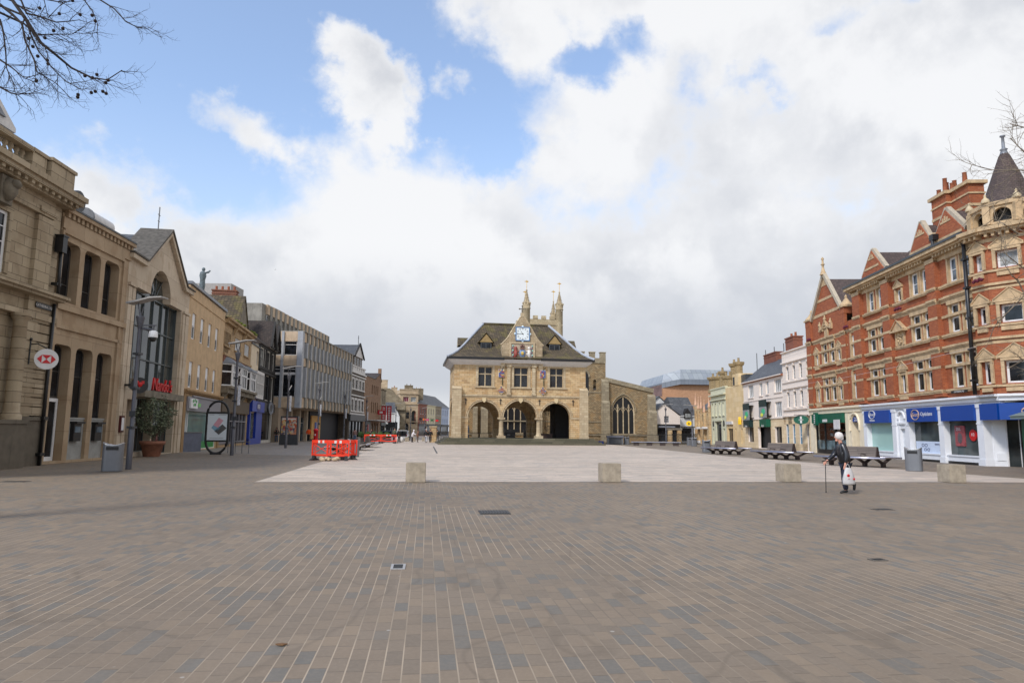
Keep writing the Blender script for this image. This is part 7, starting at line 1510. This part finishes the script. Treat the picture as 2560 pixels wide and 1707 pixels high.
t=thing('stone_gateway','pair of stone gate piers joined by a lintel in front of the café','gateway',(24.7,104.5,0)); b=MB(); b.box(-.9,-.3,-.3,.3,0,2.0).box(.5,1.1,-.3,.3,0,2.0); b.build('pier',GST,t); b=MB(); b.box(-1.0,1.2,-.35,.35,2.0,2.3); b.build('lintel',GREYST,t)
# hedges in planters
HG=plain('clipped_box_leaf',L(60,84,40),.9,var=.5,scale=22)
def leafball(b,x,y,z,r,n,rnd,sz=.06,m=0):
    for i in range(n):
        v=Vector((rnd.gauss(0,1),rnd.gauss(0,1),rnd.gauss(0,1))).normalized()*r*rnd.uniform(.75,1.05); c=Vector((x,y,z))+v; a=Vector((rnd.uniform(-1,1),rnd.uniform(-1,1),rnd.uniform(-1,1))).normalized(); d=a.cross(v).normalized(); b.add([c-a*sz,c+d*sz*.6,c+a*sz,c-d*sz*.6],[(0,1,2,3)],m)
for i in range(5):
    rnd=random.Random(i+50); t=thing('clipped_hedge_planter','round clipped green bush in a row behind the distant orange barrier','planter',(-19.6+i*.85,90.0,0),0,'clipped bushes behind the distant barrier'); b=MB(); b.box(-.38,.38,-.3,.3,0,.55); b.build('trough',DGREY,t); b=MB(); b.ball(0,0,.95,.4,8); leafball(b,0,0,.95,.45,120,rnd,.09); b.build('foliage',HG,t)
# olive tree in terracotta pot
t=thing('potted_olive_tree','bushy grey green olive tree in a large terracotta pot outside the restaurant','potted tree',(-20.1,38.7,0)); b=MB(); b.lathe([(.40,0),(.44,.05),(.58,.66),(.66,.68),(.68,.86),(.6,.86),(.56,.7)],0,0,18); b.build('pot',plain('dusty_terracotta_pot',L(138,92,72),.85,var=.2,scale=4,streak=.3),t)
BK=plain('olive_bark',L(90,80,66),.9,var=.3,scale=9); b=MB(); rnd=random.Random(12)
b.tube([(0,0,.6),(.03,.02,1.1),(.0,.0,1.5)],[.07,.05,.04],6)
for i in range(14): a=rnd.uniform(0,6.28); r_=rnd.uniform(.4,1.1); b.tube([(0,0,.8+rnd.uniform(0,.6)),(r_*.5*math.cos(a),r_*.5*math.sin(a),1.7),(r_*math.cos(a),r_*math.sin(a),rnd.uniform(1.9,3.2))],[.03,.02,.008],4)
b.build('trunk',BK,t)
b=MB()
for i in range(4200):
    th=rnd.uniform(0,6.28); ph=math.acos(rnd.uniform(-1,1)); r_=rnd.uniform(.25,1)**.5*(1+.22*mnoise.noise(Vector((math.cos(th)*2,math.sin(th)*2,math.cos(ph)*2.5))))
    c=Vector((1.12*r_*math.sin(ph)*math.cos(th),.95*r_*math.sin(ph)*math.sin(th),2.25+1.1*r_*math.cos(ph)))
    if mnoise.noise(c*2.1)<-.22: continue
    a=Vector((rnd.uniform(-1,1),rnd.uniform(-1,1),rnd.uniform(-.4,1))).normalized(); d=a.cross(Vector((rnd.uniform(-1,1),rnd.uniform(-1,1),rnd.uniform(-1,1)))).normalized(); s1=rnd.uniform(.06,.1); d=d.normalized(); b.add([c-a*s1,c+d*.025,c+a*s1,c-d*.025],[(0,1,2,3)],rnd.choice([0,0,1]))
b.build('foliage',[plain('olive_leaf',L(86,96,74),.7,var=.4,scale=5),plain('olive_leaf_light',L(132,140,112),.7,var=.3,scale=5)],t)
# kiosk at the right edge
t=thing('green_kiosk','dark green kiosk with pale hipped roof cut off by the right edge','kiosk',(21.15,26.35,0),0); b=MB(); b.box(.05,2.2,.05,2.2,0,.35).box(.05,2.2,.12,2.2,.35,2.3); b.build('wall',plain('kiosk_dark_green',L(14,60,40),.4,var=.1),t)
b=MB(); b.box(-.04,.1,-.02,.1,.0,2.35).box(1.1,1.2,-.02,.1,.35,2.3).box(.0,2.2,-.02,.06,1.15,1.25); b.build('post',plain('kiosk_frame_grey',L(120,132,136),.4,.3),t); b=MB(); b.box(-.25,2.4,-.25,2.4,2.3,2.42).add([(-.3,-.3,2.42),(2.45,-.3,2.42),(2.45,2.45,2.42),(-.3,2.45,2.42),(.4,.4,2.75),(1.8,.4,2.75),(1.8,1.8,2.75),(.4,1.8,2.75)],[(0,1,5,4),(1,2,6,5),(2,3,7,6),(3,0,4,7),(4,5,6,7)]); b.build('roof',plain('kiosk_roof',L(120,134,130),.5,.2),t)
b=MB(); b.lathe([(.03,2.1),(.12,2.15),(.14,2.3)],-.15,-.1,8); b.build('lamp',OFFW,t)
b=MB(); b.box(.12,1.1,.03,.08,.4,1.12); b.build('green_panel',plain('kiosk_bright_green',L(20,110,50),.4,var=.1),t)
# cars far away
def car(l,x,y,rz,col,boot=False):
    t=thing('parked_car',l,'car',(x,y,0),rz); b=MB(); pr=[(-2.1,.35),(-2.15,.75),(-2.05,1.0),(-1.75,1.1),(-1.35,1.5),(.5,1.52),(1.2,1.05),(2.0,.92),(2.15,.6),(2.1,.35)]
    b.prism([(p[0],p[1]) for p in pr],'y',-.85,.85,0); b.build('body',col,t)
    b=MB(); b.prism([(-1.3,1.08),(-1.1,1.42),(.45,1.44),(1.0,1.08)],'y',-.87,.87); b.box(-2.17 if not boot else -2.19,-2.0,-.7,.7,.7,1.35); b.build('windows',GL,t)
    for x_ in (-1.35,1.35):
        for y_ in (-.85,.85): b=MB(); b.T=Matrix.Translation((x_,y_,.33))@Matrix.Rotation(R(90),4,'X'); b.cyl(0,0,-.1,.1,.33,None,14); b.T=None; w2=b.build('wheel',FOOT,t); b=MB(); b.T=Matrix.Translation((x_,y_,.33))@Matrix.Rotation(R(90),4,'X'); b.cyl(0,0,-.11,.11,.18,None,10); b.build('rim',STEEL,w2)
    for y_ in (-.6,.6): b=MB(); b.box(-2.18,-2.1,y_-.15,y_+.15,.75,.95); b.build('tail_light',REDL,t); b=MB(); b.box(2.05,2.14,y_-.18,y_+.18,.6,.78); b.build('headlight',WHITE,t)
    if boot: b=MB(); b.box(-2.6,-1.35,-.75,.75,1.5,1.58); b.build('boot_lid',col,t)
car('white car with its boot lid raised beside the people in the street',-16.4,104.5,R(95),plain('car_white',(.6,.61,.63),.25,.1,var=.02),True); car('dark car parked in the street behind the barriers',-19.9,112,R(92),plain('car_dark',(.03,.03,.035),.25,.2))
# bollard and folding board near the boarded doorway, steel bench
t=thing('short_bollard','short grey bollard beside the lamp post at the boarded doorway','bollard',(-22.0,94.0,0)); b=MB(); b.lathe([(.12,0),(.12,.9),(.08,1.0),(.02,1.02)],0,0,10); b.build('post',STEEL,t)
# a bird far up
b=MB(); b.add([(-.16,0,.04),(0,.04,0),(0,-.05,0),(.16,0,.05),(0,-.02,-.03)],[(0,1,2),(3,2,1),(1,4,2)]); t=tag(b.build('flying_bird',BLACK),'tiny dark bird flying in the sky above the office block','bird'); t.location=(-21.7,61.0,16.0)
# ================= TREES =================
BARK=plain('plane_bark',L(74,64,56),.9,var=.35,scale=6)
TWIG=plain('plane_twig',L(44,36,34),.9,var=.2)
def unp(px,py,y):
    # photo pixel -> point at depth y (used only to read off where real limbs hang)
    p=pit; dx=px-1280; dy=py-853.5; c,s=math.cos(.0096),math.sin(.0096); ux=dx*c+dy*s; uy=-dx*s+dy*c
    d=Vector((ux,1707*math.cos(p)+uy*math.sin(p),1707*math.sin(p)-uy*math.cos(p))); return Vector((0,0,1.6))+d*(y/d.y)
def grow(b,rnd,p,d,l,r,lvl,droop=.06,tips=None,up=.35):
    pts=[p.copy()]; n=5; q=p.copy(); dd=d.normalized()
    for i in range(n):
        t_=(i+1)/n
        dd=(dd+Vector((rnd.gauss(0,.1),rnd.gauss(0,.1),rnd.gauss(0,.08)-droop*(1-t_)+up*.25*t_*(lvl<=1)))).normalized(); q=q+dd*(l/n); pts.append(q.copy())
        if lvl>0 and rnd.random()<.95:
            side=dd.cross(Vector((rnd.uniform(-1,1),rnd.uniform(-1,1),rnd.uniform(-1,1)))).normalized(); grow(b,rnd,q,(dd*.9+side*rnd.uniform(.5,.9)),l*rnd.uniform(.45,.65),r*.5,lvl-1,droop,tips,up)
        elif lvl==0 and rnd.random()<.5:
            side=dd.cross(Vector((rnd.uniform(-1,1),rnd.uniform(-1,1),rnd.uniform(-1,1)))).normalized(); b.tube([q,q+(dd*.6+side)*.07],[r*.5,r*.3],3)
    b.tube(pts,[r*(1-.7*i/n) for i in range(n+1)],4 if r<.02 else 6)
    if tips is not None and lvl<=1: tips.append(pts[-1]); tips.append(pts[2])
t=thing('bare_plane_tree','bare plane tree with round seed balls reaching in from the top left corner','tree',(-11.5,9.5,0))
o0=Vector((-11.5,9.5,0)); rnd=random.Random(21)
b=MB(); b.tube([(0,0,0),(.1,0,2.5),(.1,.1,5),(.4,.2,7.2),(.8,.3,9.2)],[.34,.28,.24,.19,.12],10); b.build('trunk',BARK,t)
limbs=[[(-120,-110,9.5),(30,0,9.6),(60,42,9.6),(102,108,9.7),(140,138,9.8),(178,170,9.9),(230,195,10.0),(268,200,10.0),(305,176,10.1)],
[(-100,-60,9.2),(0,12,9.0),(30,36,9.0),(55,60,9.0),(62,100,9.0),(85,150,9.0),(92,180,9.0),(110,190,9.1),(145,212,9.1)],
[(-60,-120,10.0),(52,0,10),(66,34,10),(100,42,10),(140,56,10),(170,54,10),(200,50,10)],
[(20,-140,10.4),(110,0,10.4),(120,45,10.4),(160,4,10.4)],
[(-140,0,9.0),(0,50,9),(8,80,9),(14,130,9),(16,170,9),(24,190,9),(42,222,9)],
[(-120,60,9.2),(0,218,9.2),(25,232,9.2),(45,238,9.2),(62,232,9.2)],
[(60,-130,10.8),(250,0,10.8),(285,22,10.8),(315,55,10.8),(345,70,10.8),(372,68,10.8)],
[(30,-120,10.5),(210,0,10.5),(232,30,10.5),(246,66,10.5)],
[(-120,10,9.6),(0,150,9.6),(30,170,9.6),(60,195,9.6),(98,210,9.6)],
[(-60,-60,9.9),(60,60,9.9),(90,88,9.9),(130,86,9.9),(180,86,9.9),(214,66,9.9)],
[(-60,-100,9.7),(60,40,9.7),(78,90,9.7),(96,128,9.7),(130,170,9.7),(165,205,9.7),(200,222,9.7)],
[(0,-100,10.2),(120,0,10.2),(150,6,10.2),(185,4,10.2)]]
bl=MB(); tips=[]
root=o0+Vector((.8,.3,9.2))
for L_ in limbs:
    P_=[unp(*q) for q in L_]; P_=[root if i==0 else p for i,p in enumerate(P_)]
    r0=.032 if L_ is limbs[0] else .017
    if L_ is limbs[1] or L_ is limbs[2]: r0=.022
    rs=[.05]+[r0*(1-.78*i/(len(P_)-1)) for i in range(1,len(P_))]
    bl.tube([p-o0 for p in P_],rs,6)
    for i in range(1,len(P_)):
        dd=(P_[i]-P_[i-1]).normalized(); seg=(P_[i]-P_[i-1]).length if i>1 else .3
        for k in range(2 if i>1 else 0):
            q=P_[i-1].lerp(P_[i],rnd.random() if i>1 else .98); side=dd.cross(Vector((rnd.uniform(-1,1),rnd.uniform(-1,1),rnd.uniform(-1,1)))).normalized()
            grow(bl,rnd,q-o0,dd*.9+side*rnd.uniform(.4,.8),rnd.uniform(.25,.5),max(.006,rs[i]*.4),1,.1,tips,.4)
bl.build('branches',TWIG,t)
sb=MB()
balls=[(99,21),(134,77),(157,72),(71,97),(112,95),(94,141),(120,160),(118,151),(91,202),(195,237),(194,243),(212,190),(242,187),(231,195),(228,232),(238,229),(257,229),(265,234),(270,201),(264,207),(200,37),(230,39),(238,53),(181,2),(148,35),(82,117)]
for (x,y) in balls:
    c=unp(x,y,9.7)-o0; sb.ball(c.x,c.y,c.z,.027,8); sb.tube([c,c+Vector((.004,0,.1))],.0025,3)
build_split(sb,'seed_ball',plain('seed_ball_dark',L(40,28,26),.9),t,.003)
# tree at the right edge, standing just outside the view
t=thing('bare_street_tree','bare twiggy tree at the right edge in front of the corner turret','tree',(23.6,26.0,0)); o1=Vector((23.6,26.0,0)); rnd=random.Random(33)
b=MB(); b.tube([(0,0,0),(0,.1,3),(-.1,0,6),(-.4,0,9)],[.24,.2,.16,.1],8); b.build('trunk',BARK,t)
bb_=MB()
for L_ in ([(2700,640),(2600,590),(2545,585),(2510,560),(2480,545)],[(2700,760),(2600,700),(2540,760),(2500,800),(2475,830)],[(2700,900),(2600,820),(2545,700),(2530,690)],[(2700,560),(2600,430),(2540,425),(2480,425),(2430,412)],[(2700,500),(2600,390),(2560,380),(2525,345)],[(2700,480),(2600,300),(2565,320),(2525,310)],[(2700,620),(2600,520),(2560,470),(2510,500),(2450,520)],[(2700,820),(2600,760),(2570,680),(2520,640),(2500,620)],[(2700,980),(2600,930),(2560,900),(2520,920)]):
    P_=[unp(x,y,26+rnd.uniform(-1,1)) for x,y in L_]; P_[0]=o1+Vector((-.1,0,5+rnd.uniform(0,4)))
    bb_.tube([p-o1 for p in P_],[.07]+[.04*(1-.75*i/4) for i in range(1,5)],5)
    for i in range(1,len(P_)):
        dd=(P_[i]-P_[i-1]).normalized()
        for k in range(3):
            q=P_[i-1].lerp(P_[i],rnd.random() if i>1 else .97); side=dd.cross(Vector((rnd.uniform(-1,1),rnd.uniform(-1,1),rnd.uniform(-1,1)))).normalized(); grow(bb_,rnd,q-o1,dd*.9+side*.7,rnd.uniform(.7,1.4),.014,1,.05,None,.3)
bb_.build('branches',plain('pale_twig',L(120,108,92),.9,var=.2),t)
# ================= PEOPLE =================
def skinmesh(name,nodes,edges,mat,parent,sub=1,root=0,smooth_=True):
    me=bpy.data.meshes.new(name); me.from_pydata([n[0] for n in nodes],edges,[]); o=bpy.data.objects.new(name,me); COL.objects.link(o)
    md=o.modifiers.new('skin','SKIN'); md.use_smooth_shade=True
    for i,n in enumerate(nodes):
        r=n[1]; r=(r,r) if isinstance(r,(int,float)) else r; me.skin_vertices[0].data[i].radius=r; me.skin_vertices[0].data[i].use_root=(i==root)
    s_=o.modifiers.new('sub','SUBSURF'); s_.levels=sub; s_.render_levels=sub
    dg=bpy.context.evaluated_depsgraph_get(); dg.update(); m2=bpy.data.meshes.new_from_object(o.evaluated_get(dg)); bpy.data.objects.remove(o); m2.materials.clear(); m2.materials.append(mat); m2.name=name
    for p in m2.polygons: p.use_smooth=True
    q=bpy.data.objects.new(name,m2); COL.objects.link(q); q.parent=parent; return q
SKIN=plain('skin',L(206,150,128),.6,var=.06,scale=20)
def person(label,x,y,rz,h=1.72,top=(.02,.02,.02),legs=(.03,.04,.08),hair=(.05,.04,.03),shoe=(.02,.02,.02),hoodc=None,pose='stand',coat=.0,group=None,detail=False,jm=None,hairm=None,bk=1.0):
    """x forward is local -y? : figure faces local +x"""
    t=thing('person',label,'person',(x,y,0),rz,group); k=h/1.72
    V=lambda a,b,c: Vector((a*k,b*k,c*k))
    if pose=='walk': ft=dict(lk=V(.10,.09,.50),la=V(.05,.09,.10),lt=V(.20,.09,.04),rk=V(.02,-.09,.50),ra=V(-.28,-.09,.26),rt=V(-.26,-.09,.12))
    elif pose=='stride': ft=dict(lk=V(.18,.09,.48),la=V(.22,.09,.08),lt=V(.36,.09,.04),rk=V(-.02,-.09,.48),ra=V(-.26,-.09,.12),rt=V(-.14,-.09,.04))
    else: ft=dict(lk=V(.03,.11,.49),la=V(.0,.12,.08),lt=V(.15,.13,.04),rk=V(.03,-.11,.49),ra=V(-.02,-.12,.08),rt=V(.13,-.13,.04))
    lean=.10 if pose=='walk' else (.22 if pose=='bend' else .03)
    pel=V(0,0,.92); ch=V(lean*.6,0,1.22); nk=V(lean,0,1.45); hd=V(lean+.05,0,1.6)
    sl,sr=V(lean,.19,1.40),V(lean,-.19,1.40)
    if pose=='walk': el,er=V(lean-.04,.26,1.12),V(lean+.10,-.24,1.12); hl,hr=V(lean+.02,.27,.86),V(lean+.36,-.18,.93)
    elif pose=='bend': el,er=V(lean+.12,.2,1.15),V(lean+.12,-.2,1.15); hl,hr=V(lean+.35,.1,1.08),V(lean+.35,-.1,1.08)
    elif pose=='stride': el,er=V(-.08,.26,1.14),V(.12,-.26,1.14); hl,hr=V(.06,.26,.9),V(.24,-.25,.92)
    else: el,er=V(.0,.27,1.14),V(.0,-.27,1.14); hl,hr=V(.08,.26,.88),V(.08,-.26,.88)
    nd=[(pel,.10*k),(ch,(.12*k,.14*k)),(nk,.055*k),(hd,.075*k),(hd+V(.01,0,.06),.08*k),(sl,.06*k),(el,.042*k),(hl,.03*k),(sr,.06*k),(er,.042*k),(hr,.03*k),(V(0,.1,.86),.07*k),(ft['lk'],.05*k),(ft['la'],.03*k),(ft['lt'],.028*k),(V(0,-.1,.86),.07*k),(ft['rk'],.05*k),(ft['ra'],.03*k),(ft['rt'],.028*k)]
    ed=[(0,1),(1,2),(2,3),(3,4),(1,5),(5,6),(6,7),(1,8),(8,9),(9,10),(0,11),(11,12),(12,13),(13,14),(0,15),(15,16),(16,17),(17,18)]
    # hands: palm + five fingers each
    for hb,fw in ((7,(nd[7][0]-nd[6][0]).normalized()),(10,(nd[10][0]-nd[9][0]).normalized())):
        side=fw.cross(Vector((0,1,0))).normalized()
        base=len(nd); nd.append((nd[hb][0]+fw*.05*k,(.03*k,.018*k))); ed.append((hb,base))
        if detail:
            for j in range(4):
                a=len(nd); o_=side*((j-1.5)*.018*k); ln=(.065,.075,.07,.055)[j]*k
                p1=nd[base][0]+o_+fw*.03*k; p2=p1+fw*ln*.5+Vector((0,0,-.012*k)); p3=p2+fw*ln*.3-Vector((0,0,.02*k))+side*.0
                nd+= [(p1,.0095*k),(p2,.009*k),(p3,.008*k)]; ed+=[(base,a),(a,a+1),(a+1,a+2)]
            a=len(nd); p1=nd[base][0]-side*.03*k; nd+=[(p1-fw*.01*k,.011*k),(p1-side*.02*k+fw*.035*k,.009*k)]; ed+=[(base,a),(a,a+1)]
    skinmesh('body',nd,ed,SKIN,t,1)
    jm=jm or plain('cloth_%.2f_%.2f_%.2f'%tuple(top),top,.75,var=.15,scale=7); lm=plain('cloth_%.2f_%.2f_%.2f'%tuple(legs),legs,.8,var=.15,scale=7); sm=plain('shoe_leather',shoe,.5)
    hem=.88-coat
    wr=lambda a,b: a+(b-a)*.93
    skinmesh('jacket',[(V(0,0,hem),(.175*k*bk,.17*k*bk)),(V(lean*.25,0,1.02),(.185*k*bk,.18*k*bk)),(ch,(.185*k*bk,.2*k*bk)),(V(lean*1.05,0,1.46),(.08*k,.085*k)),(sl+V(0,-.02,0),.09*k*bk),(el,.07*k*bk),(wr(el,hl),.055*k*bk),(sr+V(0,.02,0),.09*k*bk),(er,.07*k*bk),(wr(er,hr),.055*k*bk)],[(0,1),(1,2),(2,3),(2,4),(4,5),(5,6),(2,7),(7,8),(8,9)],jm,t,1)
    skinmesh('trousers',[(pel-V(0,0,.03),(.12*k*bk,.13*k*bk)),(V(0,.095,.8),.1*k*bk),(ft['lk'],.085*k*bk),(ft['la']-V(0,0,.01),.074*k*bk),(V(0,-.095,.8),.1*k*bk),(ft['rk'],.085*k*bk),(ft['ra']-V(0,0,.01),.074*k*bk)],[(0,1),(1,2),(2,3),(0,4),(4,5),(5,6)],lm,t,1)
    for a_,t_ in (('la','lt'),('ra','rt')):
        hp=ft[a_]-(ft[t_]-ft[a_]).normalized()*.06*k; hp.z=min(hp.z,ft[a_].z) if ft[a_].z<.15*k else hp.z
        skinmesh('shoe',[(hp-Vector((0,0,.02*k if ft[a_].z<.15*k else 0)),.045*k),(ft[a_].lerp(ft[t_],.5)-Vector((0,0,.01*k)),.048*k),(ft[t_]+(ft[t_]-ft[a_]).normalized()*.04*k,(.045*k,.03*k))],[(0,1),(1,2)],sm,t,1)
    hm=hairm or plain('hair_%.2f'%hair[0],hair,.9,var=.3,scale=14)
    # head: skull, face, nose, ears and mouth on the body mesh scale
    b=MB(); c=hd+V(.012,0,.035); b.ball(c.x,c.y,c.z,.095*k,14,0,1.05,.86,1.2); n0=c+V(.10,0,-.01); b.ball(n0.x,n0.y,n0.z,.02*k,6,0,1,.8,1.2); b.ball(c.x+.055*k,0,c.z-.09*k,.045*k,8)
    for s_ in (-1,1): b.ball(c.x-.005*k,s_*.085*k,c.z-.01*k,.022*k,6,0,.8,.5,1.3); b.ball(c.x+.088*k,s_*.033*k,c.z+.008*k,.012*k,6,1,.6,1,.8)
    b.box(c.x+.082*k,c.x+.096*k,-.022*k,.022*k,c.z-.062*k,c.z-.053*k,2); b.build('head',[SKIN,BLACK,plain('lips',L(150,80,76),.6)],t)
    b=MB(); hr_=.126 if detail else .112; cc=c+V(-.022 if detail else -.018,0,.03); b.ball(cc.x,cc.y,cc.z,hr_*k,16,0,1.0,.95,1.0)
    if detail:
        for v_i in range(len(b.v)):
            v=Vector(b.v[v_i]); n_=mnoise.noise(v*38)*.012+mnoise.noise(v*90)*.006; b.v[v_i]=tuple(v+(v-cc).normalized()*n_)
        b.ball(cc.x-.04,0,cc.z-.05,.09*k,12,0,1,1,1)
    if hoodc: b.ball(cc.x-.02,cc.y,cc.z-.03*k,.135*k,12,0,1,1,1.15)
    b.build('hair' if not hoodc else 'hood',hm if not hoodc else jm,t)
    return t
LEATHER=plain('black_leather',(.014,.014,.018),.32,var=.4,scale=9,spec=.6)
person('elderly person with white curly hair and black leather jacket walking with a cane',9.2,19.05,R(178),1.60,(.015,.015,.018),(.018,.022,.04),(.6,.56,.53),(.012,.012,.012),pose='walk',detail=True,bk=1.1,coat=.03,jm=LEATHER,hairm=plain('white_curls',(.62,.58,.55),.9,var=.15,scale=30))
t=thing('walking_cane','slim dark walking cane held in the leading hand of the elderly walker','cane',(0,0,0)); b=MB(); b.tube([(8.73,19.26,.02),(8.74,19.23,.85)],.011,6).tube([(8.64,19.22,.845),(8.72,19.22,.87),(8.80,19.21,.86)],.014,6); b.build('shaft',BLACK,t); b=MB(); b.cyl(8.73,19.26,0,.04,.017,None,8); b.build('rubber_tip',FOOT,t)
t=thing('carrier_bag','white plastic carrier bag with red fruit print held low by the elderly walker','bag',(9.16,19.33,0)); b=MB(); nn=14
BAGM=plain('white_plastic_bag',(.5,.48,.47),.4,var=.08,scale=10)
rnd=random.Random(8); prf=[(.05,.74),(.09,.70),(.12,.60),(.15,.45),(.165,.34),(.15,.29),(.02,.27)]
vs=[];fs=[]
for r_,z in prf:
    for k in range(nn): a=2*math.pi*k/nn; rr=r_*(1+.14*rnd.uniform(-1,1)); vs.append((rr*1.05*math.cos(a),rr*.5*math.sin(a),z))
for i in range(len(prf)-1):
    for k in range(nn): k2=(k+1)%nn; fs.append((i*nn+k,(i+1)*nn+k,(i+1)*nn+k2,i*nn+k2))
b.add(vs,fs,0,True); b.build('sack',BAGM,t)
b=MB(); b.tube([(-.06,0,.72),(-.03,0,.80),(0.0,0,.84),(.03,0,.80),(.06,0,.72)],.008,5); b.build('handle',BAGM,t)
b=MB()
for x_,z_,r_ in ((-.03,.53,.042),(.135,.44,.03)): b.ball(x_*.9,-.068,z_,r_,10,0,1,.3,1)
b.box(-.05,.0,-.092,-.085,.445,.455); b.build('print',REDL,t)
for q in (t,): q.rotation_euler=(0,0,0); q.location=(9.13,18.77,-.03)
# distant figures
person('person in black with hood standing at the pale wall under the office block',-28.3,83.2,R(-80),1.75,(.012,.012,.013),(.03,.05,.09),hoodc=1)
person('worker in an orange high visibility jacket outside the office block shopfront',-27.2,92.5,R(90),1.78,L(250,90,20),(.012,.012,.015),pose='stand')
person('person in a dusky pink jacket beside the dark shopfront',-22.1,97.5,R(100),1.7,L(150,116,110),L(90,110,140),hair=(.02,.02,.02))
person('person in a dark top and cap behind the clipped bushes',-18.8,92.5,R(-60),1.7,(.03,.03,.035),(.03,.03,.03))
person('man in an olive green jacket and navy trousers standing near the white sacks',-14.25,84.0,R(60),1.86,L(80,84,66),(.012,.016,.035),pose='stand')
person('person in black standing just behind the man in the olive jacket',-14.0,86.2,R(120),1.75,(.012,.012,.012),(.02,.02,.03))
person('person in a long white hooded coat bending slightly forward',-13.2,92.0,R(-10),1.62,L(226,222,226),(.03,.02,.025),hoodc=1,pose='bend',coat=.22)
person('person in a brown coat hidden beside the white hooded figure',-12.75,94.0,R(10),1.6,L(120,84,66),(.1,.07,.05),coat=.3)
person('grey haired person in a black jacket and pale grey trousers walking away',-11.15,90.5,R(95),1.76,(.012,.012,.013),L(170,172,178),hair=(.5,.46,.44),pose='stride')
person('person dressed all in black walking beside the stone gate pier',-10.75,91.8,R(95),1.74,(.012,.012,.014),(.015,.015,.02),pose='stride')
person('person in dark clothes with a bright green bag behind the railings',-10.6,99.0,R(90),1.7,(.02,.022,.022),(.03,.03,.03))
t=thing('green_shopping_bag','bright green bag carried behind the railings left of the guildhall','bag',(-10.95,98.6,0)); b=MB(); b.lathe([(.02,.5),(.16,.55),(.18,.85),(.1,1.0),(.02,1.02)],0,0,8); b.build('sack',plain('bag_green',L(120,220,110),.5),t)
